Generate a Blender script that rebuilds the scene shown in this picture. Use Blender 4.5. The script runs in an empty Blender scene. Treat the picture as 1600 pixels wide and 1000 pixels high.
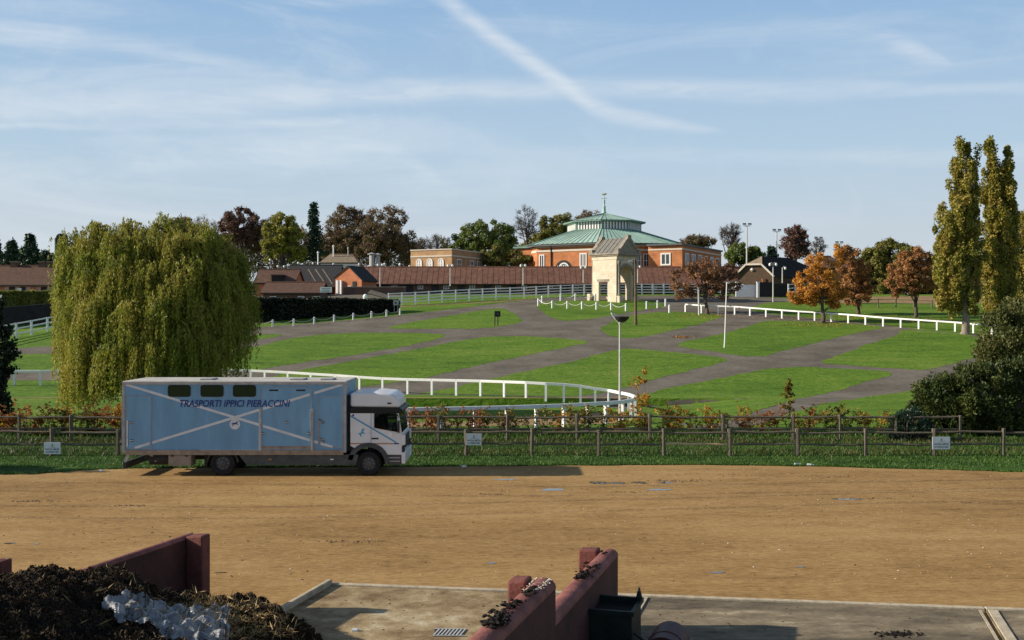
import bpy, bmesh, math, random
import numpy as np
from mathutils import Vector, Matrix
R = math.radians
sc = bpy.context.scene
col = sc.collection

# ---------------------------------------------------------------- camera, sky, sun, exposure
CAM_H, F = 5.3, 1716.0            # eye height (m) and focal length in photo pixels
cam_d = bpy.data.cameras.new('camera'); cam = bpy.data.objects.new('camera', cam_d); col.objects.link(cam)
cam.location = (0, 0, CAM_H); cam.rotation_euler = (R(90), 0, 0)
cam_d.lens = 36 * F / 1600; cam_d.sensor_width = 36; cam_d.clip_end = 9000; cam_d.clip_start = 0.1
sc.camera = cam

SUN_EL, SUN_AZ = 23.0, -90.5      # degrees; azimuth from +Y, negative = left
world = bpy.data.worlds.new('World'); sc.world = world; world.use_nodes = True
wn, wl = world.node_tree.nodes, world.node_tree.links
wn.clear()

def wmath(op, a, b=None, c=None, clamp=False):
    n = wn.new('ShaderNodeMath'); n.operation = op; n.use_clamp = clamp
    for i, s in enumerate((a, b, c)):
        if s is None: continue
        if isinstance(s, (int, float)): n.inputs[i].default_value = s
        else: wl.new(s, n.inputs[i])
    return n.outputs[0]

def wcurve(x, pts):
    n = wn.new('ShaderNodeFloatCurve'); wl.new(x, n.inputs['Value'])
    cv = n.mapping.curves[0]
    cv.points[0].location = pts[0]; cv.points[1].location = pts[-1]
    for p in pts[1:-1]: cv.points.new(*p)
    for p in cv.points: p.handle_type = 'AUTO_CLAMPED'
    n.mapping.extend = 'HORIZONTAL'; n.mapping.update()
    return n.outputs[0]

def wsmooth(x, a, b):
    n = wn.new('ShaderNodeMapRange'); n.interpolation_type = 'SMOOTHSTEP'
    wl.new(x, n.inputs['Value']); n.inputs['From Min'].default_value = a; n.inputs['From Max'].default_value = b
    return n.outputs['Result']

def build_sky():
    tc = wn.new('ShaderNodeTexCoord'); sep = wn.new('ShaderNodeSeparateXYZ'); wl.new(tc.outputs['Generated'], sep.inputs[0])
    az = wmath('ARCTAN2', sep.outputs['X'], sep.outputs['Y'])
    el = wmath('ARCSINE', sep.outputs['Z'])
    u = wmath('ADD', wmath('MULTIPLY', az, 1 / 1.2), 0.5)
    comb = wn.new('ShaderNodeCombineXYZ'); wl.new(az, comb.inputs[0]); wl.new(el, comb.inputs[1])
    def noise(sx, sy, scale, detail=5, dist=0.0, off=0.0, rough=0.55):
        m = wn.new('ShaderNodeMapping'); wl.new(comb.outputs[0], m.inputs['Vector'])
        m.inputs['Scale'].default_value = (sx, sy, 1); m.inputs['Location'].default_value = (off, off * .7, off)
        n = wn.new('ShaderNodeTexNoise'); wl.new(m.outputs[0], n.inputs['Vector'])
        n.inputs['Scale'].default_value = scale; n.inputs['Detail'].default_value = detail
        n.inputs['Distortion'].default_value = dist; n.inputs['Roughness'].default_value = rough
        return n.outputs['Fac']
    wob = noise(1, 1, 9, 3)
    fib = noise(4, 22, 4.5, 6, .6)
    elw = wmath('ADD', el, wmath('MULTIPLY', wmath('SUBTRACT', wob, .5), .012))
    def uv(px, py):
        a = math.atan((px - 800) / F); e = math.atan((500 - py) / F * math.cos(a))
        return (a / 1.2 + .5, e / .4)
    total = None
    def streak(path, width, strength, fibre=.6):
        nonlocal total
        c = wmath('MULTIPLY', wcurve(u, [uv(*p) for p in path]), .4)
        w = wmath('MULTIPLY', wcurve(u, [(uv(p, 300)[0], v / 40) for p, v in width]), 40 / F)
        s = wcurve(u, [(uv(p, 300)[0], v) for p, v in strength])
        d = wmath('DIVIDE', wmath('ABSOLUTE', wmath('SUBTRACT', elw, c)), w)
        m = wmath('MULTIPLY', wsmooth(d, 1.0, 0.0), s)
        fb = wmath('ADD', 1 - fibre, wmath('MULTIPLY', wsmooth(fib, .32, .68), fibre))
        m = wmath('MULTIPLY', m, fb)
        total = m if total is None else wmath('SUBTRACT', wmath('ADD', total, m), wmath('MULTIPLY', total, m))
    # the bent bright trail, the long level band, the thin trail at left and fainter ones
    streak([(560, -110), (690, -8), (760, 50), (870, 125), (940, 172), (1030, 195), (1160, 205)],
           [(560, 34), (760, 26), (870, 24), (960, 22), (1060, 15), (1140, 6)], [(560, .45), (700, .58), (840, .76), (950, .64), (1060, .48), (1140, 0)], .35)
    streak([(-100, 178), (200, 163), (600, 146), (900, 140), (1250, 142), (1700, 132)],
           [(-100, 26), (300, 34), (600, 30), (1000, 26), (1300, 24), (1480, 14), (1700, 16)], [(-100, .3), (250, .5), (500, .6), (1200, .5), (1480, .42), (1700, .3)], .45)
    streak([(-100, 203), (250, 193), (540, 190)], [(-100, 7), (250, 9), (480, 11), (540, 6)], [(-100, .5), (300, .3), (500, .5), (540, 0)], .6)
    streak([(-100, 35), (150, 62), (360, 100), (540, 134)], [(-100, 34), (200, 24), (450, 14), (540, 8)], [(-100, .3), (200, .4), (450, .3), (560, 0)], .6)
    streak([(1050, 45), (1250, 44), (1380, 62), (1440, 84), (1490, 98)], [(1050, 16), (1300, 26), (1400, 26), (1450, 18), (1490, 5)], [(1000, .0), (1250, .22), (1380, .3), (1440, .6), (1490, 0)], .8)
    streak([(780, 235), (1100, 243), (1420, 245), (1600, 240)], [(780, 14), (1100, 18), (1600, 20)], [(780, .05), (1000, .2), (1600, .3)], .6)
    streak([(150, 262), (430, 240), (560, 235), (720, 300)], [(150, 22), (430, 34), (720, 16)], [(100, 0), (300, .25), (560, .4), (720, 0)], .85)
    veil = noise(1.6, 8, 2.4, 6, .8, 3.1, .6)
    veil = wmath('MULTIPLY', wsmooth(veil, .42, .72), wcurve(u, [(0, .50), (.35, .46), (.55, .26), (1, .24)]))
    feath = noise(7, 5, 3.1, 6, 1.2, 9.0, .62)
    veil = wmath('ADD', veil, wmath('MULTIPLY', wsmooth(feath, .5, .8), .10))
    mask = wmath('SUBTRACT', wmath('ADD', total, veil), wmath('MULTIPLY', total, veil), clamp=True)
    low = wsmooth(el, .0, .05)
    mask = wmath('MULTIPLY', mask, low)
    sky = wn.new('ShaderNodeTexSky'); sky.sky_type = 'NISHITA'; sky.sun_disc = False
    sky.sun_elevation = R(SUN_EL); sky.sun_rotation = R(SUN_AZ)
    sky.altitude = 20; sky.air_density = SKY_AIR; sky.dust_density = SKY_DUST; sky.ozone_density = SKY_OZONE
    ramp = wn.new('ShaderNodeValToRGB'); e = ramp.color_ramp.elements     # milky autumn haze low in the sky, all the way round
    for i in range(len(HAZE) - 2): e.new(.5)
    for i, (p, c) in enumerate(HAZE): e[i].position = p; e[i].color = (*c, 1)
    wl.new(wmath('MULTIPLY', wmath('ABSOLUTE', el), 1 / .6), ramp.inputs[0])
    sc_ = wn.new('ShaderNodeVectorMath'); sc_.operation = 'SCALE'; wl.new(ramp.outputs[0], sc_.inputs[0]); sc_.inputs['Scale'].default_value = HAZE_GAIN
    hz = wn.new('ShaderNodeMix'); hz.data_type = 'RGBA'
    wl.new(wsmooth(wmath('ABSOLUTE', el), .95, .14), hz.inputs['Factor'])
    wl.new(sky.outputs[0], hz.inputs['A']); wl.new(sc_.outputs[0], hz.inputs['B'])
    mix = wn.new('ShaderNodeMix'); mix.data_type = 'RGBA'
    wl.new(wmath('MULTIPLY', mask, .92), mix.inputs['Factor']); wl.new(hz.outputs['Result'], mix.inputs['A']); mix.inputs['B'].default_value = CLOUD_COL
    bg = wn.new('ShaderNodeBackground'); bg.inputs['Strength'].default_value = SKY_STR
    wl.new(mix.outputs['Result'], bg.inputs['Color'])
    out = wn.new('ShaderNodeOutputWorld'); wl.new(bg.outputs[0], out.inputs['Surface'])

SKY_STR, SKY_AIR, SKY_DUST, SKY_OZONE = 0.055, 1.0, 0.6, 2.0
HAZE_GAIN = 1 / (SKY_STR * 1.41)
HAZE = [(0, (.60, .63, .645)), (.10, (.57, .64, .695)), (.24, (.465, .61, .745)), (.50, (.285, .475, .735)), (1, (.12, .25, .50))]
CLOUD_COL = (*(v * HAZE_GAIN for v in (.74, .80, .86)), 1)
build_sky()

sun_d = bpy.data.lights.new('sun', 'SUN'); sun_d.energy = 5.0; sun_d.angle = R(0.53); sun_d.color = (1.0, .90, .76)
sun = bpy.data.objects.new('sun', sun_d); col.objects.link(sun)
_sd = Vector((math.cos(R(SUN_EL)) * math.sin(R(SUN_AZ)), math.cos(R(SUN_EL)) * math.cos(R(SUN_AZ)), math.sin(R(SUN_EL))))
sun.rotation_euler = _sd.to_track_quat('Z', 'Y').to_euler(); sun.location = _sd * 100
vs = sc.view_settings
vs.view_transform = 'Standard'; vs.look = 'None'; vs.gamma = 1; vs.use_curve_mapping = False; vs.exposure = 0.5
sc.cycles.max_bounces = 6; sc.cycles.transparent_max_bounces = 12

# ---------------------------------------------------------------- helpers
rng = np.random.default_rng(7)
rnd = random.Random(11)
ORG = {}                                             # origin of each thing, so that parts are authored in world space

class MB:
    def __init__(s): s.v = []; s.f = []
    def add(s, vs_, fs):
        o = len(s.v); s.v += [tuple(p) for p in vs_]; s.f += [tuple(o + i for i in f) for f in fs]; return s
    def box(s, x0, x1, y0, y1, z0, z1):
        return s.add([(x0, y0, z0), (x1, y0, z0), (x1, y1, z0), (x0, y1, z0), (x0, y0, z1), (x1, y0, z1), (x1, y1, z1), (x0, y1, z1)],
                     [(3, 2, 1, 0), (4, 5, 6, 7), (0, 1, 5, 4), (1, 2, 6, 5), (2, 3, 7, 6), (3, 0, 4, 7)])
    def beam(s, p0, p1, w, h, w1=None, h1=None, up=(0, 0, 1)):
        p0, p1 = Vector(p0), Vector(p1); d = (p1 - p0).normalized(); u = Vector(up)
        if abs(d.dot(u)) > .95: u = Vector((0, 1, 0))
        a = d.cross(u).normalized(); b = a.cross(d).normalized()
        w1 = w if w1 is None else w1; h1 = h if h1 is None else h1
        q = []
        for p, ww, hh in ((p0, w, h), (p1, w1, h1)):
            q += [p - a * ww / 2 - b * hh / 2, p + a * ww / 2 - b * hh / 2, p + a * ww / 2 + b * hh / 2, p - a * ww / 2 + b * hh / 2]
        return s.add(q, [(3, 2, 1, 0), (4, 5, 6, 7), (0, 1, 5, 4), (1, 2, 6, 5), (2, 3, 7, 6), (3, 0, 4, 7)])
    def tube(s, p0, p1, r0, r1=None, n=8, caps=True):
        return s.path([p0, p1], [r0, r0 if r1 is None else r1], n, caps)
    def path(s, pts, rad, n=8, caps=True):
        pts = [Vector(p) for p in pts]; o = []
        if not isinstance(rad, (list, tuple)): rad = [rad] * len(pts)
        for i, p in enumerate(pts):
            d = (pts[min(i + 1, len(pts) - 1)] - pts[max(i - 1, 0)]).normalized()
            u = Vector((0, 0, 1)) if abs(d.z) < .9 else Vector((1, 0, 0))
            a = d.cross(u).normalized(); b = a.cross(d)
            o += [p + (a * math.cos(2 * math.pi * k / n) + b * math.sin(2 * math.pi * k / n)) * rad[i] for k in range(n)]
        fs = []
        for i in range(len(pts) - 1):
            for k in range(n):
                fs.append((i * n + k, i * n + (k + 1) % n, (i + 1) * n + (k + 1) % n, (i + 1) * n + k))
        if caps: fs += [tuple(range(n))[::-1], tuple((len(pts) - 1) * n + k for k in range(n))]
        return s.add(o, fs)
    def prism(s, poly, a0, a1, axis='y'):            # poly: 2-D points extruded along an axis (y: poly is x,z; x: y,z; z: x,y)
        n = len(poly)
        m = {'y': lambda p, a: (p[0], a, p[1]), 'x': lambda p, a: (a, p[0], p[1]), 'z': lambda p, a: (p[0], p[1], a)}[axis]
        vs_ = [m(p, a0) for p in poly] + [m(p, a1) for p in poly]
        return s.add(vs_, [tuple(range(n))[::-1], tuple(range(n, 2 * n))] + [(i, (i + 1) % n, n + (i + 1) % n, n + i) for i in range(n)])
    def lathe(s, prof, c=(0, 0, 0), n=16, axis='z', closed=True):
        o = []
        for r, z in prof:
            for k in range(n):
                a = 2 * math.pi * k / n; x, y = r * math.cos(a), r * math.sin(a)
                o.append({'z': (c[0] + x, c[1] + y, c[2] + z), 'y': (c[0] + x, c[1] + z, c[2] + y), 'x': (c[0] + z, c[1] + x, c[2] + y)}[axis])
        fs = [(i * n + k, i * n + (k + 1) % n, (i + 1) * n + (k + 1) % n, (i + 1) * n + k) for i in range(len(prof) - 1) for k in range(n)]
        if closed: fs += [tuple(range(n))[::-1], tuple((len(prof) - 1) * n + k for k in range(n))]
        return s.add(o, fs)
    def mesh(s, name, mat, o=(0, 0, 0), smooth=False):
        me = bpy.data.meshes.new(name)
        me.from_pydata([(p[0] - o[0], p[1] - o[1], p[2] - o[2]) for p in s.v], [], s.f)
        bm = bmesh.new(); bm.from_mesh(me); bmesh.ops.recalc_face_normals(bm, faces=bm.faces); bm.to_mesh(me); bm.free()
        me.materials.append(mat)
        if smooth:
            me.polygons.foreach_set('use_smooth', [True] * len(me.polygons))
            me.set_sharp_from_angle(angle=R(40))
        return me
    def build(s, name, mat, parent=None, smooth=False, bevel=0, local=False):
        root = parent
        while root is not None and root.parent is not None: root = root.parent
        o = ORG.get(root.name, (0, 0, 0)) if (root is not None and not local) else (0, 0, 0)
        ob = bpy.data.objects.new(name, s.mesh(name, mat, o, smooth)); col.objects.link(ob)
        if parent is not None: ob.parent = parent
        if bevel:
            m = ob.modifiers.new('bevel', 'BEVEL'); m.width = bevel; m.segments = 2; m.limit_method = 'ANGLE'; m.angle_limit = R(40)
        return ob

def tag(o, label=None, cat=None, group=None, kind=None):
    if label: o['label'] = label
    if cat: o['category'] = cat
    if group: o['group'] = group
    if kind: o['kind'] = kind
    return o

def thing(name, loc, label, cat, group=None, rz=0.0):
    o = bpy.data.objects.new(name, None); col.objects.link(o); o.empty_display_size = .3
    o.location = loc; o.rotation_euler = (0, 0, rz); ORG[o.name] = tuple(loc)
    return tag(o, label, cat, group)

def inst(name, me, parent, loc, rz=0.0, scale=(1, 1, 1)):      # a part sharing mesh data; loc in world space
    o = bpy.data.objects.new(name, me); col.objects.link(o); o.parent = parent
    og = ORG[parent.name]
    o.location = (loc[0] - og[0], loc[1] - og[1], loc[2] - og[2]); o.rotation_euler = (0, 0, rz); o.scale = scale
    return o

def copy_thing(src, loc, label=None, group=None, rz=None, scale=None):
    c = src.copy(); col.objects.link(c); c.location = loc; ORG[c.name] = tuple(loc)
    if rz is not None: c.rotation_euler = (0, 0, rz)
    if scale is not None: c.scale = (scale, scale, scale) if isinstance(scale, (int, float)) else scale
    if label: c['label'] = label
    if group: c['group'] = group
    for ch in list(src.children):
        d = ch.copy(); col.objects.link(d); d.parent = c
        for g in list(ch.children):
            e = g.copy(); col.objects.link(e); e.parent = d
    return c

def np_mesh(name, V, faces_per, mat, smooth=False):             # V (N,k,3): N separate k-gons
    N, k, _ = V.shape
    me = bpy.data.meshes.new(name)
    me.vertices.add(N * k); me.vertices.foreach_set('co', V.reshape(-1).astype(np.float32))
    me.loops.add(N * k); me.loops.foreach_set('vertex_index', np.arange(N * k, dtype=np.int32))
    me.polygons.add(N); me.polygons.foreach_set('loop_start', np.arange(0, N * k, k, dtype=np.int32))
    me.update(calc_edges=True); me.validate(); me.materials.append(mat)
    return me

def link(name, me, parent=None, kind=None):
    o = bpy.data.objects.new(name, me); col.objects.link(o)
    if parent is not None: o.parent = parent
    if kind: o['kind'] = kind
    return o

# ---------------------------------------------------------------- terrain and picture-ray placement
_kY = [-300, 41, 44, 46, 48, 52, 58, 62, 70, 71.2, 71.4, 76, 150, 165, 175, 400, 9000]
_kA = [0, 0, .15, .3, .3, .24, .05, -.05, -.30, -.33, .2, .2, 7.6, 9.1, 9.4, 10, 10]    # with the sunken track
_kB = [0, 0, .15, .3, .3, .28, .22, .2, .18, .18, .18, .2, 7.6, 9.1, 9.4, 10, 10]        # without it
_tY = np.arange(-300, 700, .1)
def _smooth(t, k, m):
    s = int(k / .1); ker = np.hanning(2 * s + 1); ker /= ker.sum()
    p = np.convolve(np.pad(t, s, mode='edge'), ker, mode='valid')
    return np.where(m, p, t)
_tA = np.interp(_tY, _kY, _kA); _tA = _smooth(_tA, 4, (_tY > 77) | (_tY < 66)); _tB = _smooth(np.interp(_tY, _kY, _kB), 4, _tY > -999)
_tA[(_tY >= 72) & (_tY < 80)] = np.maximum(_tA[(_tY >= 72) & (_tY < 80)], .2)
_w = np.clip((_tY - 76) / 5, 0, 1); _tA = _tA * (1 - _w) + _tB * _w
def sstep(a, b, x): t = np.clip((x - a) / (b - a), 0, 1); return t * t * (3 - 2 * t)
def gz(x, y):
    x = np.asarray(x, float); y = np.asarray(y, float)
    w = sstep(-26, -16, x) * (1 - sstep(9, 16, x))
    return np.interp(y, _tY, _tA) * w + np.interp(y, _tY, _tB) * (1 - w)
def gzf(x, y): return float(gz(x, y))
def at(px, py, Y): return Vector(((px - 800) * Y / F, Y, CAM_H - (py - 500) * Y / F))
_YS = np.concatenate([np.arange(12, 200, .02), np.arange(200, 900, .5)])
def gp(px, py):                                             # where the ray through a photo point meets the ground
    z = CAM_H - (py - 500) * _YS / F; g = gz((px - 800) * _YS / F, _YS)
    i = int(np.argmax(z <= g)); Y = _YS[i] if z[i] <= g[i] else 170.0
    x = (px - 800) * Y / F
    return Vector((x, Y, gzf(x, Y)))
def on(px, Y):                                              # ground point below a picture column at a given depth
    x = (px - 800) * Y / F
    return Vector((x, Y, gzf(x, Y)))

# ---------------------------------------------------------------- materials
def mat(name, base, rough=.7, vary=.25, scale=3.0, bump=0.0, bscale=40.0, spec=.3, metal=0.0, col2=None, detail=4, stretch=(1, 1, 1), bdist=.02, coat=0):
    m = bpy.data.materials.new(name); m.use_nodes = True; nt = m.node_tree; N, L = nt.nodes, nt.links
    b = N['Principled BSDF']; b.inputs['Roughness'].default_value = rough; b.inputs['Specular IOR Level'].default_value = spec
    b.inputs['Metallic'].default_value = metal; b.inputs['Coat Weight'].default_value = coat
    tc = N.new('ShaderNodeTexCoord'); mp = N.new('ShaderNodeMapping'); mp.inputs['Scale'].default_value = stretch
    L.new(tc.outputs['Object'], mp.inputs['Vector'])
    n = N.new('ShaderNodeTexNoise'); n.inputs['Scale'].default_value = scale; n.inputs['Detail'].default_value = detail; n.inputs['Roughness'].default_value = .62
    L.new(mp.outputs[0], n.inputs['Vector'])
    cr = N.new('ShaderNodeValToRGB'); e = cr.color_ramp.elements
    c2 = col2 if col2 else tuple(c * (1 + vary) for c in base); c1 = tuple(c * (1 - vary) for c in base) if not col2 else base
    e[0].position, e[1].position = .32, .68; e[0].color = (*c1, 1); e[1].color = (*c2, 1)
    L.new(n.outputs['Fac'], cr.inputs[0]); L.new(cr.outputs[0], b.inputs['Base Color'])
    if bump:
        n2 = N.new('ShaderNodeTexNoise'); n2.inputs['Scale'].default_value = bscale; n2.inputs['Detail'].default_value = 4; L.new(mp.outputs[0], n2.inputs['Vector'])
        bp = N.new('ShaderNodeBump'); bp.inputs['Strength'].default_value = bump; bp.inputs['Distance'].default_value = bdist
        L.new(n2.outputs['Fac'], bp.inputs['Height']); L.new(bp.outputs[0], b.inputs['Normal'])
    return m

def leafmat(name, cols, trans=.3, scale=.6, rough=.55, tint=.35):
    m = bpy.data.materials.new(name); m.use_nodes = True; nt = m.node_tree; N, L = nt.nodes, nt.links
    b = N['Principled BSDF']; b.inputs['Roughness'].default_value = rough; b.inputs['Specular IOR Level'].default_value = .25
    g = N.new('ShaderNodeNewGeometry'); cr = N.new('ShaderNodeValToRGB'); e = cr.color_ramp.elements
    while len(e) < len(cols): e.new(.5)
    for i, c in enumerate(cols): e[i].position = i / (len(cols) - 1); e[i].color = (*c, 1)
    tc = N.new('ShaderNodeTexCoord'); n = N.new('ShaderNodeTexNoise'); n.inputs['Scale'].default_value = scale; n.inputs['Detail'].default_value = 3
    L.new(tc.outputs['Object'], n.inputs['Vector'])
    mx = N.new('ShaderNodeMix'); mx.data_type = 'FLOAT'; mx.inputs['Factor'].default_value = .55
    L.new(g.outputs['Random Per Island'], mx.inputs['A'])
    mr = N.new('ShaderNodeMapRange'); mr.inputs['From Min'].default_value = .3; mr.inputs['From Max'].default_value = .7; L.new(n.outputs['Fac'], mr.inputs['Value'])
    L.new(mr.outputs[0], mx.inputs['B']); L.new(mx.outputs['Result'], cr.inputs[0])
    L.new(cr.outputs[0], b.inputs['Base Color'])
    t = N.new('ShaderNodeBsdfTranslucent'); L.new(cr.outputs[0], t.inputs['Color'])
    ms = N.new('ShaderNodeMixShader'); ms.inputs[0].default_value = trans
    L.new(b.outputs[0], ms.inputs[1]); L.new(t.outputs[0], ms.inputs[2]); L.new(ms.outputs[0], N['Material Output'].inputs['Surface'])
    return m

def brickmat(name, c1, c2, mortar, scale=1.0, rough=.85, bw=.225, bh=.075, stain=.25, axis='xz'):
    m = bpy.data.materials.new(name); m.use_nodes = True; nt = m.node_tree; N, L = nt.nodes, nt.links
    b = N['Principled BSDF']; b.inputs['Roughness'].default_value = rough; b.inputs['Specular IOR Level'].default_value = .2
    tc = N.new('ShaderNodeTexCoord'); sp = N.new('ShaderNodeSeparateXYZ'); L.new(tc.outputs['Object'], sp.inputs[0])
    ad = N.new('ShaderNodeMath'); ad.operation = 'ADD'; L.new(sp.outputs['X'], ad.inputs[0]); L.new(sp.outputs['Y'], ad.inputs[1])
    cb = N.new('ShaderNodeCombineXYZ'); L.new(ad.outputs[0], cb.inputs[0]); L.new(sp.outputs['Z'], cb.inputs[1])
    br = N.new('ShaderNodeTexBrick'); L.new(cb.outputs[0], br.inputs['Vector']); br.inputs['Scale'].default_value = scale
    br.inputs['Color1'].default_value = (*c1, 1); br.inputs['Color2'].default_value = (*c2, 1); br.inputs['Mortar'].default_value = (*mortar, 1)
    br.inputs['Brick Width'].default_value = bw; br.inputs['Row Height'].default_value = bh; br.inputs['Mortar Size'].default_value = .008 * bw / .225
    n = N.new('ShaderNodeTexNoise'); n.inputs['Scale'].default_value = .9; n.inputs['Detail'].default_value = 6; L.new(tc.outputs['Object'], n.inputs['Vector'])
    mr = N.new('ShaderNodeMapRange'); mr.inputs['From Min'].default_value = .3; mr.inputs['From Max'].default_value = .7; mr.inputs['To Min'].default_value = 1 - stain; mr.inputs['To Max'].default_value = 1 + stain * .6
    L.new(n.outputs['Fac'], mr.inputs['Value'])
    mx = N.new('ShaderNodeVectorMath'); mx.operation = 'SCALE'; L.new(br.outputs['Color'], mx.inputs[0]); L.new(mr.outputs[0], mx.inputs['Scale'])
    L.new(mx.outputs[0], b.inputs['Base Color'])
    return m

def glassmat(name, c=(.02, .025, .03), trans=.0, rough=.05):
    m = bpy.data.materials.new(name); m.use_nodes = True; nt = m.node_tree; N, L = nt.nodes, nt.links
    b = N['Principled BSDF']; b.inputs['Base Color'].default_value = (*c, 1); b.inputs['Roughness'].default_value = rough; b.inputs['Specular IOR Level'].default_value = .6
    if trans:
        t = N.new('ShaderNodeBsdfTransparent'); t.inputs[0].default_value = (.62, .66, .64, 1); ms = N.new('ShaderNodeMixShader'); ms.inputs[0].default_value = trans
        L.new(b.outputs[0], ms.inputs[1]); L.new(t.outputs[0], ms.inputs[2]); L.new(ms.outputs[0], N['Material Output'].inputs['Surface'])
    return m

def groundmat(name, stops, s1=.35, s2=6.0, s3=60.0, stretch=(1, 1, 1), bump=.4, bdist=.03, rough=.95, mixw=(.5, .3, .2), spec=.15, bs=25.0):
    """three octaves of noise summed into a ramp; bump from the fine ones"""
    m = bpy.data.materials.new(name); m.use_nodes = True; nt = m.node_tree; N, L = nt.nodes, nt.links
    b = N['Principled BSDF']; b.inputs['Roughness'].default_value = rough; b.inputs['Specular IOR Level'].default_value = spec
    tc = N.new('ShaderNodeTexCoord'); mp = N.new('ShaderNodeMapping'); mp.inputs['Scale'].default_value = stretch; L.new(tc.outputs['Object'], mp.inputs['Vector'])
    acc = None
    for s, w in zip((s1, s2, s3), mixw):
        n = N.new('ShaderNodeTexNoise'); n.inputs['Scale'].default_value = s; n.inputs['Detail'].default_value = 6; n.inputs['Roughness'].default_value = .65; L.new(mp.outputs[0], n.inputs['Vector'])
        k = N.new('ShaderNodeMath'); k.operation = 'MULTIPLY_ADD'; L.new(n.outputs['Fac'], k.inputs[0]); k.inputs[1].default_value = w
        if acc is None: k.inputs[2].default_value = 0
        else: L.new(acc, k.inputs[2])
        acc = k.outputs[0]
    cr = N.new('ShaderNodeValToRGB'); e = cr.color_ramp.elements
    while len(e) < len(stops): e.new(.5)
    for i, (p, c) in enumerate(stops): e[i].position = p; e[i].color = (*c, 1)
    L.new(acc, cr.inputs[0]); L.new(cr.outputs[0], b.inputs['Base Color'])
    n = N.new('ShaderNodeTexNoise'); n.inputs['Scale'].default_value = bs; n.inputs['Detail'].default_value = 5; L.new(mp.outputs[0], n.inputs['Vector'])
    bp = N.new('ShaderNodeBump'); bp.inputs['Strength'].default_value = bump; bp.inputs['Distance'].default_value = bdist
    L.new(n.outputs['Fac'], bp.inputs['Height']); L.new(bp.outputs[0], b.inputs['Normal'])
    return m

M = {}
M['grass'] = groundmat('grass', [(.38, (.036, .083, .007)), (.46, (.075, .150, .011)), (.54, (.110, .198, .015)), (.65, (.185, .225, .04))], .16, .9, 3.2, stretch=(.45, 1, 1), bump=.9, bdist=.14, bs=5, mixw=(.38, .30, .36))
M['verge'] = groundmat('verge', [(.36, (.022, .05, .009)), (.52, (.045, .10, .014)), (.66, (.08, .15, .024))], .4, 3, 18, bump=.8, bdist=.08, bs=14)
M['sand'] = groundmat('sand', [(.36, (.135, .074, .026)), (.44, (.25, .146, .052)), (.53, (.345, .21, .080)), (.68, (.46, .305, .138))], .16, 1.1, 7, stretch=(.55, 1.3, 1), bump=.4, bdist=.045, bs=10, mixw=(.36, .26, .38))
M['asphalt'] = groundmat('asphalt', [(.37, (.088, .075, .059)), (.48, (.132, .114, .090)), (.62, (.20, .176, .140))], .25, 2.5, 30, bump=.3, bdist=.01, bs=40)
M['concrete'] = groundmat('concrete', [(.38, (.13, .085, .04)), (.47, (.25, .175, .09)), (.54, (.36, .275, .155)), (.63, (.54, .47, .33))], .7, 3.5, 25, bump=.3, bdist=.01, bs=35, rough=.8)
M['concrete_wet'] = groundmat('concrete_wet', [(.40, (.065, .052, .037)), (.48, (.145, .115, .074)), (.55, (.24, .19, .12)), (.63, (.46, .39, .26))], .5, 2.6, 18, stretch=(.5, 1.2, 1), bump=.2, bdist=.008, bs=35, rough=.8, spec=.2)
M['kerb'] = mat('kerb', (.45, .38, .27), .85, .25, 6, .3, 60)
M['dirt'] = groundmat('dirt', [(.4, (.2, .13, .06)), (.6, (.34, .24, .12))], .8, 5, 30)
M['white_paint'] = mat('white_paint', (.8, .8, .78), .55, .06, 4, .05, 30)
M['wood_grey'] = mat('wood_grey', (.085, .068, .048), .9, .35, 5, .6, 30, stretch=(1, 6, 6), col2=(.20, .165, .12))
M['wood_new'] = mat('wood_new', (.58, .40, .22), .8, .2, 6, .3, 30)
M['wood_brown'] = mat('wood_brown', (.085, .055, .035), .9, .3, 4, .4, 30)
M['bark'] = mat('bark', (.055, .042, .032), .95, .35, 6, .8, 14, col2=(.12, .095, .07))
M['bark_pale'] = mat('bark_pale', (.16, .13, .10), .95, .3, 5, .8, 12, col2=(.27, .23, .18))
M['twig'] = mat('twig', (.085, .065, .052), .9, .3, 5)
M['steel'] = mat('steel', (.42, .42, .40), .5, .15, 8, spec=.5)
M['black'] = mat('black', (.012, .012, .013), .5, .2, 6)
M['rubber'] = mat('rubber', (.018, .017, .016), .85, .3, 8, .2, 40)
M['dark_plastic'] = mat('dark_plastic', (.03, .03, .032), .55, .3, 5)

# ---------------------------------------------------------------- the ground
GX = np.concatenate([[-3000, -1200, -500, -260, -170, -130], np.arange(-108, 109, 2.0), [130, 170, 260, 500, 1200, 3000]])
GY = np.concatenate([[-200, -60, -20, 0], np.arange(8, 38, 2.0), np.arange(38, 66, .5), np.arange(66, 77, .2), np.arange(77, 182, 1.0), [190, 200, 220, 260, 320, 400, 700, 1500, 3500, 8000]])
def make_ground():
    X, Y = np.meshgrid(GX, GY); Z = gz(X, Y)
    n, m = X.shape; V = np.stack([X, Y, Z], -1).reshape(-1, 3)
    idx = np.arange(n * m).reshape(n, m)
    q = np.stack([idx[:-1, :-1], idx[:-1, 1:], idx[1:, 1:], idx[1:, :-1]], -1).reshape(-1, 4)
    me = bpy.data.meshes.new('ground'); me.from_pydata(V.tolist(), [], q.tolist()); me.materials.append(M['grass'])
    return link('ground', me, kind='structure')
make_ground()

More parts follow.
